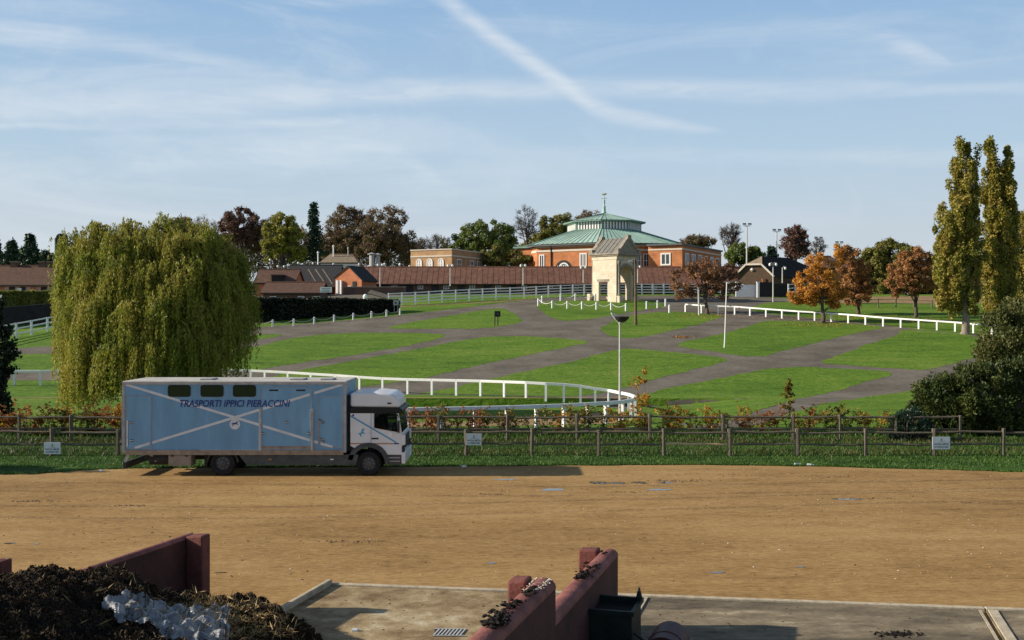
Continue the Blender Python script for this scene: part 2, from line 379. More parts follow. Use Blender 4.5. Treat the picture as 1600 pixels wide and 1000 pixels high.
def wiggle(pts, step=1.0, amp=.12, seed=0):
    """subdivide a world-space outline and roughen it a little, as worn edges are"""
    r = np.random.default_rng(seed); out = []
    for i in range(len(pts)):
        a, b = np.array(pts[i][:2]), np.array(pts[(i + 1) % len(pts)][:2]); L = np.linalg.norm(b - a); k = max(1, int(L / step))
        nrm = np.array([-(b - a)[1], (b - a)[0]]) / max(L, 1e-6)
        for j in range(k):
            p = a + (b - a) * j / k
            out.append(p + (nrm * r.normal(0, amp) if j else 0))
    return out

def smooth_poly(pts, it=2):
    for _ in range(it):
        q = []
        for i in range(len(pts)):
            a, b = Vector(pts[i][:2]), Vector(pts[(i + 1) % len(pts)][:2]); q += [a * .75 + b * .25, a * .25 + b * .75]
        pts = q
    return [tuple(p) for p in pts]

def sheet(name, pts, dz, m, kind='structure', amp=.1, step=1.0, seed=1, skirt=0):
    pts = wiggle(pts, step, amp, seed)
    bm = bmesh.new(); vs_ = [bm.verts.new((p[0], p[1], 0)) for p in pts]
    try: bm.faces.new(vs_)
    except ValueError: pass
    bmesh.ops.triangulate(bm, faces=bm.faces[:])
    ys = [p[1] for p in pts]; xs = [p[0] for p in pts]
    for axis, arr, lo, hi in ((1, GY, min(ys), max(ys)), (0, GX, min(xs), max(xs))):
        if axis == 0 and not (min(ys) < 79): continue
        for g in arr:
            if lo < g < hi:
                co = (0, float(g), 0) if axis == 1 else (float(g), 0, 0); no = (0, 1, 0) if axis == 1 else (1, 0, 0)
                bmesh.ops.bisect_plane(bm, geom=bm.verts[:] + bm.edges[:] + bm.faces[:], plane_co=co, plane_no=no, dist=1e-5)
    for v in bm.verts: v.co.z = gzf(v.co.x, v.co.y) + dz
    bmesh.ops.recalc_face_normals(bm, faces=bm.faces)
    for f in bm.faces:
        if f.normal.z < 0: f.normal_flip()
    me = bpy.data.meshes.new(name); bm.to_mesh(me); bm.free(); me.materials.append(m)
    return link(name, me, kind=kind)

def px(pts): return [tuple(gp(*p)[:2]) for p in pts]

# rough grass verge with the two rail fences and the hedge
sheet('verge', [(-45, 37.4), (-18, 37.5), (-14, 38.7), (45, 39), (45, 51.5), (-45, 51.5)], .004, M['verge'])
edge = px([(-40, 743), (60, 741), (140, 735), (210, 732.5), (400, 731), (640, 730), (880, 728), (1100, 727), (1300, 730), (1450, 734), (1600, 738), (1650, 740)])
sheet('sand_yard', [(-60, 10)] + [(-60, edge[0][1])] + edge + [(60, edge[-1][1]), (60, 10)], .012, M['sand'], amp=.09, step=.6)

# the asphalt drive and its grass islands
sheet('field_drive', px([(-60, 548), (0, 546), (90, 540), (200, 528), (300, 519), (392, 512), (500, 504), (560, 499), (625, 492.5), (700, 484), (780, 474), (860, 465), (950, 462.5), (1040, 462), (1160, 462), (1240, 467), (1236, 474),
                         (1200, 477), (1165, 483), (1190, 488.5), (1225, 493), (1300, 500), (1400, 510), (1440, 516), (1535, 524), (1650, 545), (1650, 575), (1535, 592), (1430, 611), (1300, 632), (1235, 648), (1165, 668), (1080, 668), (985, 640), (940, 629), (880, 622.5), (800, 618.5), (640, 616.5), (540, 612), (400, 598), (250, 596), (0, 594), (-60, 594)]), .008, M['asphalt'], amp=.05)
LAWNS = [
    [(-60, 579), (200, 578), (392, 581), (424, 574), (480, 566), (560, 554), (640, 540), (712, 523), (640, 520), (540, 520), (460, 527), (394, 544), (300, 548), (90, 552), (-60, 557)],
    [(430, 587), (472, 578), (560, 562), (640, 548), (720, 532), (760, 526), (820, 525), (880, 529), (928, 534), (880, 544), (820, 556), (760, 568), (700, 582), (660, 592), (600, 600), (545, 607), (470, 602), (420, 594)],
    [(960, 547), (982, 544), (1035, 549), (1091, 554), (1147, 562), (1110, 571), (1035, 590), (990, 603), (940, 614), (885, 621.5), (800, 617.5), (640, 615.5), (690, 610), (760, 594), (820, 580), (900, 564)],
    [(1219, 572), (1335, 577), (1406, 582), (1354, 597), (1279, 616), (1205, 634), (1120, 662), (1080, 667), (985, 639), (983, 624), (1009, 613), (1110, 594)],
    [(1042, 539), (1129, 522), (1165, 511), (1187, 503), (1205, 501), (1300, 503), (1390, 511), (1354, 517), (1297, 530), (1222, 549), (1181, 560), (1110, 549)],
    [(937, 513), (957, 501), (969, 497), (1000, 490.5), (1043, 486.5), (1081, 488.5), (1130, 492), (1126, 497), (1080, 510), (1040, 519), (1000, 528), (965, 529), (945, 522)],
    [(1272, 567), (1312, 555), (1350, 540), (1380, 531), (1405, 523), (1409, 515), (1440, 517), (1535, 525), (1560, 548), (1512, 562), (1450, 579), (1412, 577), (1325, 571)],
    [(592, 514), (640, 504), (720, 490), (780, 481), (796, 485), (812, 496), (818, 504), (760, 514), (680, 514)],
    [(837, 479), (843, 473), (870, 470), (930, 469), (991, 469), (1025, 471), (1040, 475), (1041, 480), (1002, 484.5), (957, 493), (912, 500), (879, 502), (862, 497), (848, 488)],
    [(385, 523), (447, 522), (425, 528), (392, 532)],
    [(1290, 629), (1372, 618), (1430, 609), (1480, 602), (1500, 625), (1400, 650), (1300, 660), (1180, 666), (1240, 645)],
]
for i, l in enumerate(LAWNS):
    sheet('lawn', smooth_poly(px(l), 1), .016, M['grass'], amp=.13, step=.7, seed=i + 3)
sheet('lawn', px([(626, 488), (640, 479), (700, 475.5), (780, 470.5), (800, 471), (700, 482.5)]), .016, M['grass'], amp=.05)
sheet('lawn', px([(1168, 481.5), (1200, 473), (1240, 471), (1290, 471), (1290, 497), (1225, 491)]), .016, M['grass'], amp=.05)
# the worn earth on top of the sunken track's bank and the dusty strips under the far fence
sheet('bank_edge', [(-40, 71.75), (-24, 71.7), (0, 71.5), (9, 71.5), (9, 72.3), (-4, 72.1), (-24, 72.3), (-40, 72.2)], .012, M['dirt'], amp=.05)
sheet('dirt_strip', px([(625, 478.2), (700, 474.6), (780, 470), (850, 465.5), (850, 467.2), (780, 472), (700, 476), (625, 480)]), .02, M['dirt'], amp=.05)
sheet('track', px([(975, 652), (940, 645), (860, 652), (760, 658), (640, 660), (640, 668), (860, 664), (960, 662)]), .01, M['dirt'], amp=.05)
sheet('path', px([(1290, 466), (1330, 464), (1480, 462), (1600, 462), (1600, 474), (1480, 474), (1300, 474)]), .012, M['dirt'], amp=.08)

sheet('yard', [(-75, 141.5), (-42, 141), (-27.5, 148), (-18, 158), (-12, 166), (-12, 177), (-75, 177)], .014, M['asphalt'], amp=.1)
# foreground concrete pad: slabs between drainage joints, with a kerb along the sand
kd = Vector((12.9, -1.95, 0)).normalized(); kn = Vector((-kd.y, kd.x, 0))           # along the kerb / away from the camera
def kp(t, s): p = Vector((-3.57, 21.85, 0)) + kd * t + kn * s; return (p.x, p.y)    # t along the kerb, s beyond it
JO = [0.0, 6.05, 12.3, 22.0]
for i, (a, b) in enumerate(zip(JO[:-1], JO[1:])):
    g0, g1 = (.0, .14)
    sl = MB(); sk = -.27
    pts = [kp(a + g0, -.16), kp(b - g1, -.16), kp(b - g1 - 1.6, -14), kp(a + g0 - 1.6, -14)]
    sl.prism(pts, -.2, .05, 'z')
    s_ = sl.build('concrete_slab', M['concrete'] if i == 0 else M['concrete_wet']); tag(s_, kind='structure')
for a, b in zip(JO[:-1], JO[1:]):
    k_ = MB().prism([kp(a + .01, -.14), kp(b - .01, -.14), kp(b - .01, 0), kp(a + .01, 0)], -.1, .085, 'z')
    tag(k_.build('kerb', M['kerb'], bevel=.012), kind='structure')
for j in JO[1:3]:
    for o_, w_, z_ in ((-.13, .05, .058), (.03, .16, .075)):
        k_ = MB().prism([kp(j + o_, -.17), kp(j + o_ + w_, -.17), kp(j + o_ + w_ - 1.6, -14), kp(j + o_ - 1.6, -14)], -.1, z_, 'z')
        tag(k_.build('joint_strip', M['kerb']), kind='structure')

# ---------------------------------------------------------------- buildings
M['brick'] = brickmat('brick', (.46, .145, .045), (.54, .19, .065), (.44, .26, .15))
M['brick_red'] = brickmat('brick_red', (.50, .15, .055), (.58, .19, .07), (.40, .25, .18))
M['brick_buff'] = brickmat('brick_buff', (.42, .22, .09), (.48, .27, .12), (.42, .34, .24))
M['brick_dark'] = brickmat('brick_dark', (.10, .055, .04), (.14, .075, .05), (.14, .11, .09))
M['stone'] = brickmat('stone', (.64, .54, .41), (.68, .58, .45), (.58, .49, .37), bw=.9, bh=.38, stain=.2)
M['stone_roof'] = mat('stone_roof', (.17, .165, .15), .9, .3, 3, .5, 20)
M['stone_dark'] = mat('stone_dark', (.28, .24, .19), .9, .35, 3, .4, 20)
M['copper'] = mat('copper', (.36, .51, .43), .7, .22, .7, .1, 10, detail=7)
M['copper_dark'] = mat('copper_dark', (.16, .27, .22), .7, .2, 1.5)
M['tile'] = mat('tile', (.115, .062, .042), .9, .3, 2.2, .8, 16, stretch=(1, 1, 2), detail=7, bdist=.05)
M['tile_red'] = mat('tile_red', (.17, .082, .055), .9, .32, 1.2, .8, 12, stretch=(1.0, 1, 1), detail=8, bdist=.05)
M['slate'] = mat('slate', (.035, .034, .036), .85, .3, 2.5, .5, 14)
M['tar'] = mat('tar', (.022, .021, .021), .9, .3, 2, .3, 12)
M['tan_roof'] = mat('tan_roof', (.25, .19, .13), .9, .25, 2.5, .5, 14)
M['frame'] = mat('frame', (.75, .73, .68), .6, .08, 5)
M['blind'] = mat('blind', (.72, .70, .64), .8, .08, 3)
M['pane'] = glassmat('pane', (.05, .06, .07))
M['pane_blue'] = glassmat('pane_blue', (.12, .17, .20), rough=.15)
M['band'] = mat('band', (.62, .55, .45), .8, .1, 4)
M['lead'] = mat('lead', (.10, .105, .11), .6, .2, 3)
M['render_pink'] = mat('render_pink', (.55, .36, .28), .9, .15, 2)
M['gate_black'] = mat('gate_black', (.025, .022, .022), .7, .3, 4)
M['gold'] = mat('gold', (.55, .36, .10), .35, .1, 6, metal=.8)

def lerp(a, b, t): return a + (b - a) * t
class Facade:
    """a vertical wall plane from a to b (ground points), outward normal n; builds openings in its own coordinates"""
    def __init__(s, a, b, z0):
        s.a, s.b = Vector((a[0], a[1], 0)), Vector((b[0], b[1], 0)); s.d = (s.b - s.a); s.L = s.d.length; s.d.normalize(); s.z0 = z0
        s.n = Vector((s.d.y, -s.d.x, 0))             # outward when going left to right as seen from outside
    def p(s, t, z, out=0): q = s.a + s.d * t + s.n * out; return (q.x, q.y, z)
    def slab(s, mb, t0, t1, z0, z1, o0, o1):
        return mb.add([s.p(t0, z0, o0), s.p(t1, z0, o0), s.p(t1, z0, o1), s.p(t0, z0, o1), s.p(t0, z1, o0), s.p(t1, z1, o0), s.p(t1, z1, o1), s.p(t0, z1, o1)],
                      [(3, 2, 1, 0), (4, 5, 6, 7), (0, 1, 5, 4), (1, 2, 6, 5), (2, 3, 7, 6), (3, 0, 4, 7)])
    def poly(s, mb, pts, o0, o1):
        n = len(pts); return mb.add([s.p(t, z, o0) for t, z in pts] + [s.p(t, z, o1) for t, z in pts],
                                    [tuple(range(n)), tuple(range(n, 2 * n))[::-1]] + [(i, (i + 1) % n, n + (i + 1) % n, n + i) for i in range(n)])
    def window(s, parent, t0, t1, z0, z1, nv=2, nh=1, fw=.12, pane='pane', frame='frame', arched=False):
        f = MB(); H = (t1 - t0) / 2; tc = (t0 + t1) / 2
        if arched:
            zs = z1 - H; out, inn = [(t0, z0)], [(t0 + fw, z0 + fw)]
            for k in range(9):
                a = math.pi * (1 - k / 8); out.append((tc + H * math.cos(a), zs + H * math.sin(a))); inn.append((tc + (H - fw) * math.cos(a), zs + (H - fw) * math.sin(a)))
            out.append((t1, z0)); inn.append((t1 - fw, z0 + fw))
            for i in range(len(out)):
                j = (i + 1) % len(out); s.poly(f, [out[i], out[j], inn[j], inn[i]], .03, .10)
        else:
            s.slab(f, t0, t1, z0, z0 + fw, .03, .13); s.slab(f, t0, t1, z1 - fw, z1, .03, .10)
            s.slab(f, t0, t0 + fw, z0 + fw, z1 - fw, .03, .10); s.slab(f, t1 - fw, t1, z0 + fw, z1 - fw, .03, .10)
        for i in range(1, nv): t = lerp(t0 + fw, t1 - fw, i / nv); s.slab(f, t - fw / 3, t + fw / 3, z0 + fw, z1 - fw - (H * .25 if arched else 0), .03, .09)
        for i in range(1, nh): z = lerp(z0 + fw, z1 - fw, i / nh); s.slab(f, t0 + fw, t1 - fw, z - fw / 3, z + fw / 3, .03, .085)
        w = f.build('window', M[frame], parent)
        g = MB()
        if arched: s.poly(g, inn, .015, .05)
        else: s.slab(g, t0 + fw * .5, t1 - fw * .5, z0 + fw * .5, z1 - fw * .5, .015, .05)
        g.build('pane', M[pane], w)
        return w

# -- the round sale hall: eight-sided brick drum, copper roof, glazed lantern, spire with a vane
def sale_hall():
    cx, cy = (944 - 800) / F * 200, 200.0; zg = 9.2
    t = thing('sale_hall', (cx, cy, zg), 'eight-sided brick hall with green copper roof, glazed lantern and spire', 'hall')
    def ring(r, z, off=99): return [(cx + r * math.cos(R(off + 45 * k)), cy - r * math.sin(R(off + 45 * k)), z) for k in range(8)]
    zE, zL0, zL1, zP = 18.0, 21.2, 22.75, 24.7
    w = MB(); a, b = ring(15.4, zg), ring(15.4, zE); w.add(a + b, [(k, (k + 1) % 8, 8 + (k + 1) % 8, 8 + k) for k in range(8)] + [tuple(range(8)), tuple(range(8, 16))]); w.build('wall', M['brick'], t)
    e = MB(); a, b, c = ring(16.3, zE + .02), ring(16.3, zE + .32), ring(15.3, zE + .02)
    e.add(a + b, [(k, (k + 1) % 8, 8 + (k + 1) % 8, 8 + k) for k in range(8)] + [tuple(range(8)), tuple(range(8, 16))]); e.build('eaves', M['lead'], t)
    r_ = MB(); a, b = ring(16.45, zE + .34), ring(6.9, zL0 + .1); r_.add(a + b, [(k, (k + 1) % 8, 8 + (k + 1) % 8, 8 + k) for k in range(8)] + [tuple(range(8, 16))]); roof = r_.build('roof', M['copper'], t)
    sm = MB()
    def seams(mb, A, B, n, rr):
        for k in range(8):
            a0, a1 = Vector(A[k]), Vector(A[(k + 1) % 8]); b0, b1 = Vector(B[k]), Vector(B[(k + 1) % 8])
            for i in range(n + 1): mb.tube(a0.lerp(a1, i / n) + Vector((0, 0, .02)), b0.lerp(b1, i / n) + Vector((0, 0, .02)), rr, rr, 4, False)
    seams(sm, a, b, 13, .045)
    s_ = sm.build('seams', M['copper_dark'], roof); s_['kind'] = 'stuff'
    lw = MB(); a, b = ring(6.55, zL0), ring(6.55, zL1); lw.add(a + b, [(k, (k + 1) % 8, 8 + (k + 1) % 8, 8 + k) for k in range(8)] + [tuple(range(8)), tuple(range(8, 16))]); lw.build('lantern', M['pane_blue'], t)
    ba = MB(); a, b = ring(6.85, zL0 - .05), ring(6.85, zL0 + .22); ba.add(a + b, [(k, (k + 1) % 8, 8 + (k + 1) % 8, 8 + k) for k in range(8)] + [tuple(range(8)), tuple(range(8, 16))]); ba.build('lantern_base', M['copper_dark'], t)
    A = ring(6.6, 0)
    for k in range(8):
        f = Facade(A[(k + 1) % 8], A[k], zL0)
        if (f.n.dot(Vector((A[k][0] - cx, A[k][1] - cy, 0)))) < 0: f = Facade(A[k], A[(k + 1) % 8], zL0)
        for i in range(10):
            if i < 9:
                g = MB(); f.slab(g, (i + .28) * f.L / 9, (i + .78) * f.L / 9, zL0 + .3, zL1 - .12, .03, .05); g.build('pane', M['pane'], t)
            if 0 < i < 9:
                g = MB(); f.slab(g, i * f.L / 9 - .14, i * f.L / 9 + .14, zL0 + .22, zL1, .0, .12); g.build('mullion', M['frame'], t)
        g = MB(); g.tube((A[k][0], A[k][1], zL0 + .2), (A[k][0], A[k][1], zL1), .16, .16, 6); g.build('lantern_post', M['copper'], t)
    le = MB(); a, b = ring(7.5, zL1), ring(7.5, zL1 + .2); le.add(a + b, [(k, (k + 1) % 8, 8 + (k + 1) % 8, 8 + k) for k in range(8)] + [tuple(range(8)), tuple(range(8, 16))]); le.build('lantern_eaves', M['copper_dark'], t)
    lr = MB(); a = ring(7.6, zL1 + .22); b = ring(.3, zP); lr.add(a + b, [(k, (k + 1) % 8, 8 + (k + 1) % 8, 8 + k) for k in range(8)]); lro = lr.build('lantern_roof', M['copper'], t)
    sm = MB(); seams(sm, a, b, 6, .04); s_ = sm.build('seams', M['copper_dark'], lro); s_['kind'] = 'stuff'
    sp = MB(); sp.lathe([(.42, 0), (.42, .35), (.3, .5), (.26, 1.3), (.34, 1.4), (.16, 1.55), (.11, 2.3), (.2, 2.4), (.2, 2.55), (.06, 2.7), (.05, 3.9)], (cx, cy, zP - .15), 10); sp.build('spire', M['copper'], t)
    v = MB(); v.beam((cx - .55, cy, zP + 2.75), (cx + .55, cy, zP + 2.75), .07, .07); v.lathe([(0.02, -.14), (.14, 0), (.02, .14)], (cx + .12, cy, zP + 1.95), 8)
    v.prism([(cx - .4, zP + 3.4), (cx - .1, zP + 3.35), (cx + .35, zP + 3.35), (cx + .5, zP + 3.62), (cx + .3, zP + 3.72), (cx + .05, zP + 3.56), (cx - .3, zP + 3.62)], cy - .05, cy + .05); v.build('vane', M['gold'], t)
    W = ring(15.4, 0)
    fl = Facade(W[1], W[0], zE); fr = Facade(W[0], W[7], zE)
    for f in (Facade(W[2], W[1], zE), fl, fr, Facade(W[7], W[6], zE)):
        g = MB(); f.slab(g, .0, f.L, zE - .95, zE - .62, .01, .1); g.build('string_course', M['band'], t)
        g = MB(); f.slab(g, .0, f.L, zE - .2, zE, .01, .2); g.build('cornice', M['band'], t)
    L = fl.L
    fl.window(t, L * .715, L * .83, zE - 3.7, zE - 1.35, 3, 1, .2)
    fl.window(t, L * .04, L * .13, zE - 3.7, zE - 1.35, 2, 1, .18)
    wa = MB(); c0 = L * .45
    arc = [(c0 + 1.75 * math.cos(math.pi * k / 12), zE - 4.2 + 1.75 * math.sin(math.pi * k / 12)) for k in range(13)]
    fl.poly(wa, [(c0 + 1.75, zE - 7)] + arc + [(c0 - 1.75, zE - 7)], .005, .03); wa.build('arch_recess', M['black'], t)
    fl.window(t, c0 - .95, c0 + 1.1, zE - 6.8, zE - 2.85, 4, 3, .22, pane='pane_blue', arched=True)
    for q in (.245, .955):
        g = MB(); g.tube(fl.p(L * q, zg, .12), fl.p(L * q, zE, .12), .11, .11, 6); g.build('rainpipe', M['black'], t)
    for q in (.1, .43, .56, .69, .80): fr.window(t, L * q, L * (q + .1), zE - 3.8, zE - 1.4, 2, 2, .16)
    # square wing on the right with a flat lead roof
    nc = Vector(((1066 - 800) / F * 182, 182, 0)); dl = Vector((-.88, .475, 0)); dr = Vector((.475, .88, 0)); zw = CAM_H + 117 * 182 / F
    pl, pr = nc + dl * 6.0, nc + dr * 21.0; pb = pl + dr * 21.0
    g = MB(); g.prism([(p.x, p.y) for p in (nc, pr, pb, pl)], zg, zw, 'z'); wing = g.build('wing', M['brick'], t)
    g = MB(); cc = (nc + pb) / 2; g.prism([tuple((Vector((p.x, p.y)) - Vector((cc.x, cc.y))) * 1.05 + Vector((cc.x, cc.y))) for p in (nc, pr, pb, pl)], zw + .02, zw + .3, 'z'); g.build('wing_roof', M['lead'], wing)
    f1, f2 = Facade(pl, nc, zw), Facade(nc, pr, zw)
    for f in (f1, f2):
        g = MB(); f.slab(g, 0, f.L, zw - .75, zw - .5, .01, .1); g.build('string_course', M['band'], wing)
    f1.window(wing, 2.2, 4.0, zw - 3.3, zw - 1.2, 2, 1, .25)
    for i in range(6): f2.window(wing, 1.2 + i * 3.3, 3.2 + i * 3.3, zw - 3.3, zw - 1.2, 3, 1, .2)
    # low flat wing on the left
    a_ = at(806, 386, 196); b_ = at(840, 386, 194)
    g = MB(); g.prism([(a_.x, a_.y), (b_.x + 1, b_.y - 1), (b_.x + 4, b_.y + 9), (a_.x + 2, a_.y + 12)], zg, a_.z - .3, 'z'); lw_ = g.build('side_wing', M['brick'], t)
    g = MB(); g.prism([(a_.x - .5, a_.y - .4), (b_.x + 1.2, b_.y - 1.4), (b_.x + 4, b_.y + 9), (a_.x + 1.6, a_.y + 12)], a_.z - .28, a_.z, 'z'); g.build('wing_roof', M['copper_dark'], lw_)
sale_hall()

# -- the stone gateway on the arch lawn
def gateway():
    nc = gp(963, 472.5); s45 = math.sqrt(.5); W, D = 4.3, 4.3
    c = Vector((nc.x, nc.y, 0)) + Vector((s45, s45, 0)) * W / 2 + Vector((-s45, s45, 0)) * D / 2
    zb = nc.z - .25
    t = thing('stone_gateway', (c.x, c.y, zb), 'pale stone gateway with gabled slab roof on the round lawn', 'gateway', rz=R(-45))
    def B(mb, name, m, par=None, **k): return mb.build(name, M[m], par or t, local=True, **k)
    hw, hd, H = W / 2, D / 2, 6.2       # local x: ridge direction, toward the front; local y: across
    # side walls with a square-headed doorway each
    for s_ in (-1, 1):
        y0, y1 = s_ * hd, s_ * (hd - .42)
        g = MB(); g.prism([(-hw, 0), (-1.05, 0), (-1.05, 3.15), (.6, 3.15), (.6, 0), (hw, 0), (hw, H), (-hw, H)], y0, y1, 'y'); B(g, 'side_wall', 'stone')
        g = MB(); g.box(-1.3, .85, y0 + s_ * .0 - .02, y0 + s_ * .06 + .02, 3.2, 3.5); B(g, 'lintel', 'stone_dark')
    # front and back walls with a tall round arch
    for s_ in (1, -1):
        x0, x1 = s_ * (hw - .01), s_ * (hw - .3); yy = hd - .43
        arc = [(1.3 * math.cos(math.pi * k / 14), 4.1 + 1.3 * math.sin(math.pi * k / 14)) for k in range(15)]
        g = MB(); g.prism([(yy, 0), (yy, H)] + [(-yy, H), (-yy, 0), (-1.3, 0)] + arc[::-1] + [(1.3, 0)], x0, x1, 'x'); B(g, 'front_wall' if s_ > 0 else 'back_wall', 'stone')
        g = MB()
        for k in range(14):
            a0, a1 = math.pi * (k + .06) / 14, math.pi * (k + .94) / 14
            g.prism([(r_ * math.cos(a), 4.1 + r_ * math.sin(a)) for r_, a in ((1.32, a0), (1.32, a1), (1.6, a1), (1.6, a0))], s_ * (hw + .005), s_ * (hw + .09), 'x')
        B(g, 'archivolt', 'stone_dark')
        for q in (-1, 1):                # columns on pedestals
            g = MB(); g.lathe([(.25, 1.15), (.27, 1.25), (.21, 1.4), (.2, 3), (.18, 5.4), (.25, 5.55), (.28, 5.8), (.28, 6.0)], (s_ * (hw + .2), q * 1.78, 0), 14); B(g, 'column', 'stone_dark', smooth=True)
            g = MB(); g.box(s_ * (hw + .2) - .3, s_ * (hw + .2) + .3, q * 1.78 - .3, q * 1.78 + .3, 0, 1.0); g.box(s_ * (hw + .2) - .34, s_ * (hw + .2) + .34, q * 1.78 - .34, q * 1.78 + .34, 1.0, 1.14); B(g, 'pedestal', 'stone')
    g = MB(); g.box(-hw - .12, hw + .12, -hd - .06, hd + .06, H + .002, H + .5); B(g, 'frieze', 'stone')
    g = MB(); g.box(-hw - .3, hw + .5, -hd - .25, hd + .25, H + .5, H + .68); g.box(-hw - .45, hw + .65, -hd - .38, hd + .38, H + .682, H + .9); B(g, 'cornice', 'stone_dark')
    rz, RH = H + .905, 2.15
    g = MB(); g.prism([(-hd - .34, rz), (hd + .34, rz), (0, rz + RH)], -hw - .1, hw + .25, 'x'); rf = B(g, 'roof', 'stone_roof')
    rib = MB()
    for k in range(6):
        x = -hw + .3 + k * .8
        for s_ in (-1, 1): rib.beam((x, s_ * (hd + .34), rz + .02), (x, 0, rz + RH + .02), .12, .1)
    B(rib, 'roof_rib', 'stone_dark', rf)
    for xa, xb in ((hw + .1, hw + .6), (-hw - .4, -hw + .15)):
        for s_ in (-1, 1):
            g = MB(); g.prism([(s_ * (hd + .36), rz), (s_ * (hd - .1), rz), (0, rz + RH - .3), (0, rz + RH + .34)], xa, xb, 'x'); B(g, 'gable_coping', 'stone_dark')
            g = MB(); g.box(xa - .05, xb + .05, s_ * (hd + .08) - .28, s_ * (hd + .08) + .28, rz, rz + .55); B(g, 'acroterion', 'stone_dark')
        g = MB(); g.prism([(-(hd - .1), rz), (hd - .1, rz), (0, rz + RH - .1)], xa + .1, xb - .1, 'x'); B(g, 'pediment', 'stone_dark')
        g = MB(); g.box(xa - .03, xb + .03, -.34, .34, rz + RH - .02, rz + RH + .36); B(g, 'acroterion', 'stone_dark')
    g = MB(); g.box(-hw - .35, hw + .8, -hd - .35, hd + .35, -.3, .22); B(g, 'step', 'stone')
    g = MB(); g.box(-hw - .6, -hw - .1, -hd - .5, -hd + .2, 0, 1.5); B(g, 'buttress', 'stone')
gateway()

def gable_house(name, label, cat, a, b, depth, z0, ze, zr, wall, roof, over=.35, hip=0.0, group=None):
    """ridge parallel to a-b; a-b is the front eave line on the ground; returns (root, facade of the front)"""
    a, b = Vector((a[0], a[1], 0)), Vector((b[0], b[1], 0)); f = Facade(a, b, z0)
    t = thing(name, ((a.x + b.x) / 2, (a.y + b.y) / 2, z0), label, cat, group)
    L = f.L
    def P(tt, dd, z): q = f.a + f.d * tt - f.n * dd; return (q.x, q.y, z)
    w = MB(); m = depth / 2; zg_ = ze + (zr - ze) * (1.0)
    v = [P(0, 0, z0), P(L, 0, z0), P(L, depth, z0), P(0, depth, z0), P(0, 0, ze), P(L, 0, ze), P(L, depth, ze), P(0, depth, ze)]
    fs = [(0, 1, 5, 4), (2, 3, 7, 6)]
    if hip: fs += [(1, 2, 6, 5), (3, 0, 4, 7)]
    else: v += [P(0, m, zr - .05), P(L, m, zr - .05)]; fs += [(1, 2, 6, 9, 5), (3, 0, 4, 8, 7)]
    w.add(v, fs); w.build('wall', wall, t)
    r_ = MB(); sl = (zr - ze) / m; o = over; th = .16
    h = hip
    for k in (0, 1):
        d0, d1 = (-o, m) if k == 0 else (depth + o, m)
        q = [P(-o, d0, ze - o * sl), P(L + o, d0, ze - o * sl), P(L + o - h - (o if h else 0), d1, zr), P(-o + h + (o if h else 0), d1, zr)]
        r_.add(q + [(x, y, z + th) for x, y, z in q], [(0, 1, 2, 3), (4, 5, 6, 7), (0, 1, 5, 4), (1, 2, 6, 5), (3, 0, 4, 7)])
    if h:
        for tt, hh in ((-o, h), (L + o, L - h)):
            q = [P(tt, -o, ze - o * sl), P(tt, depth + o, ze - o * sl), P(hh, m, zr)]
            r_.add(q + [(x, y, z + th) for x, y, z in q], [(0, 1, 2), (3, 4, 5), (0, 1, 4, 3)])
    rf = r_.build('roof', roof, t)
    g = MB(); rl = (h, L - h) if h else (-o, L + o); g.tube(P(rl[0], m, zr + th), P(rl[1], m, zr + th), .13, .13, 6); g.build('ridge', roof, rf)
    g = MB(); q0, q1 = P(-o, -o - .06, ze - o * sl + .02), P(L + o, -o - .06, ze - o * sl + .02); g.tube(q0, q1, .08, .08, 6); g.build('gutter', M['black'], t)
    return t, f, P

# -- the long single-storey range behind the white fence
LR0, LR1 = at(560, 460, 178), at(1168, 460, 178)
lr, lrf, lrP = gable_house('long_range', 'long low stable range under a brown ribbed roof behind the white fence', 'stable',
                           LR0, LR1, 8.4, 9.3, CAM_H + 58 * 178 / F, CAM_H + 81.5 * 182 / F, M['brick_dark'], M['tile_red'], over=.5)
rb = MB()
for i in range(int(lrf.L / .9)):
    t_ = i * .9 + .2; ze, zr = CAM_H + 58 * 178 / F, CAM_H + 81.5 * 182 / F; sl = (zr - ze) / 4.2
    rb.beam(lrP(t_, -.5, ze - .5 * sl + .18), lrP(t_, 4.2, zr + .165), .05, .03)
for o_ in lr.children:
    if o_.name.startswith('roof'): rb.build('roof_ribs', M['tile_red'], o_)['kind'] = 'stuff'
for i in range(14):
    t0 = 3.5 + i * 4.2
    if t0 + 1.3 < lrf.L:
        d_ = MB(); lrf.slab(d_, t0, t0 + 1.15, 9.3, 11.3, .02, .08); d_.build('door', M['gate_black'], lr)
        lrf.window(lr, t0 + 1.9, t0 + 2.8, 10.3, 11.2, 2, 1, .07)

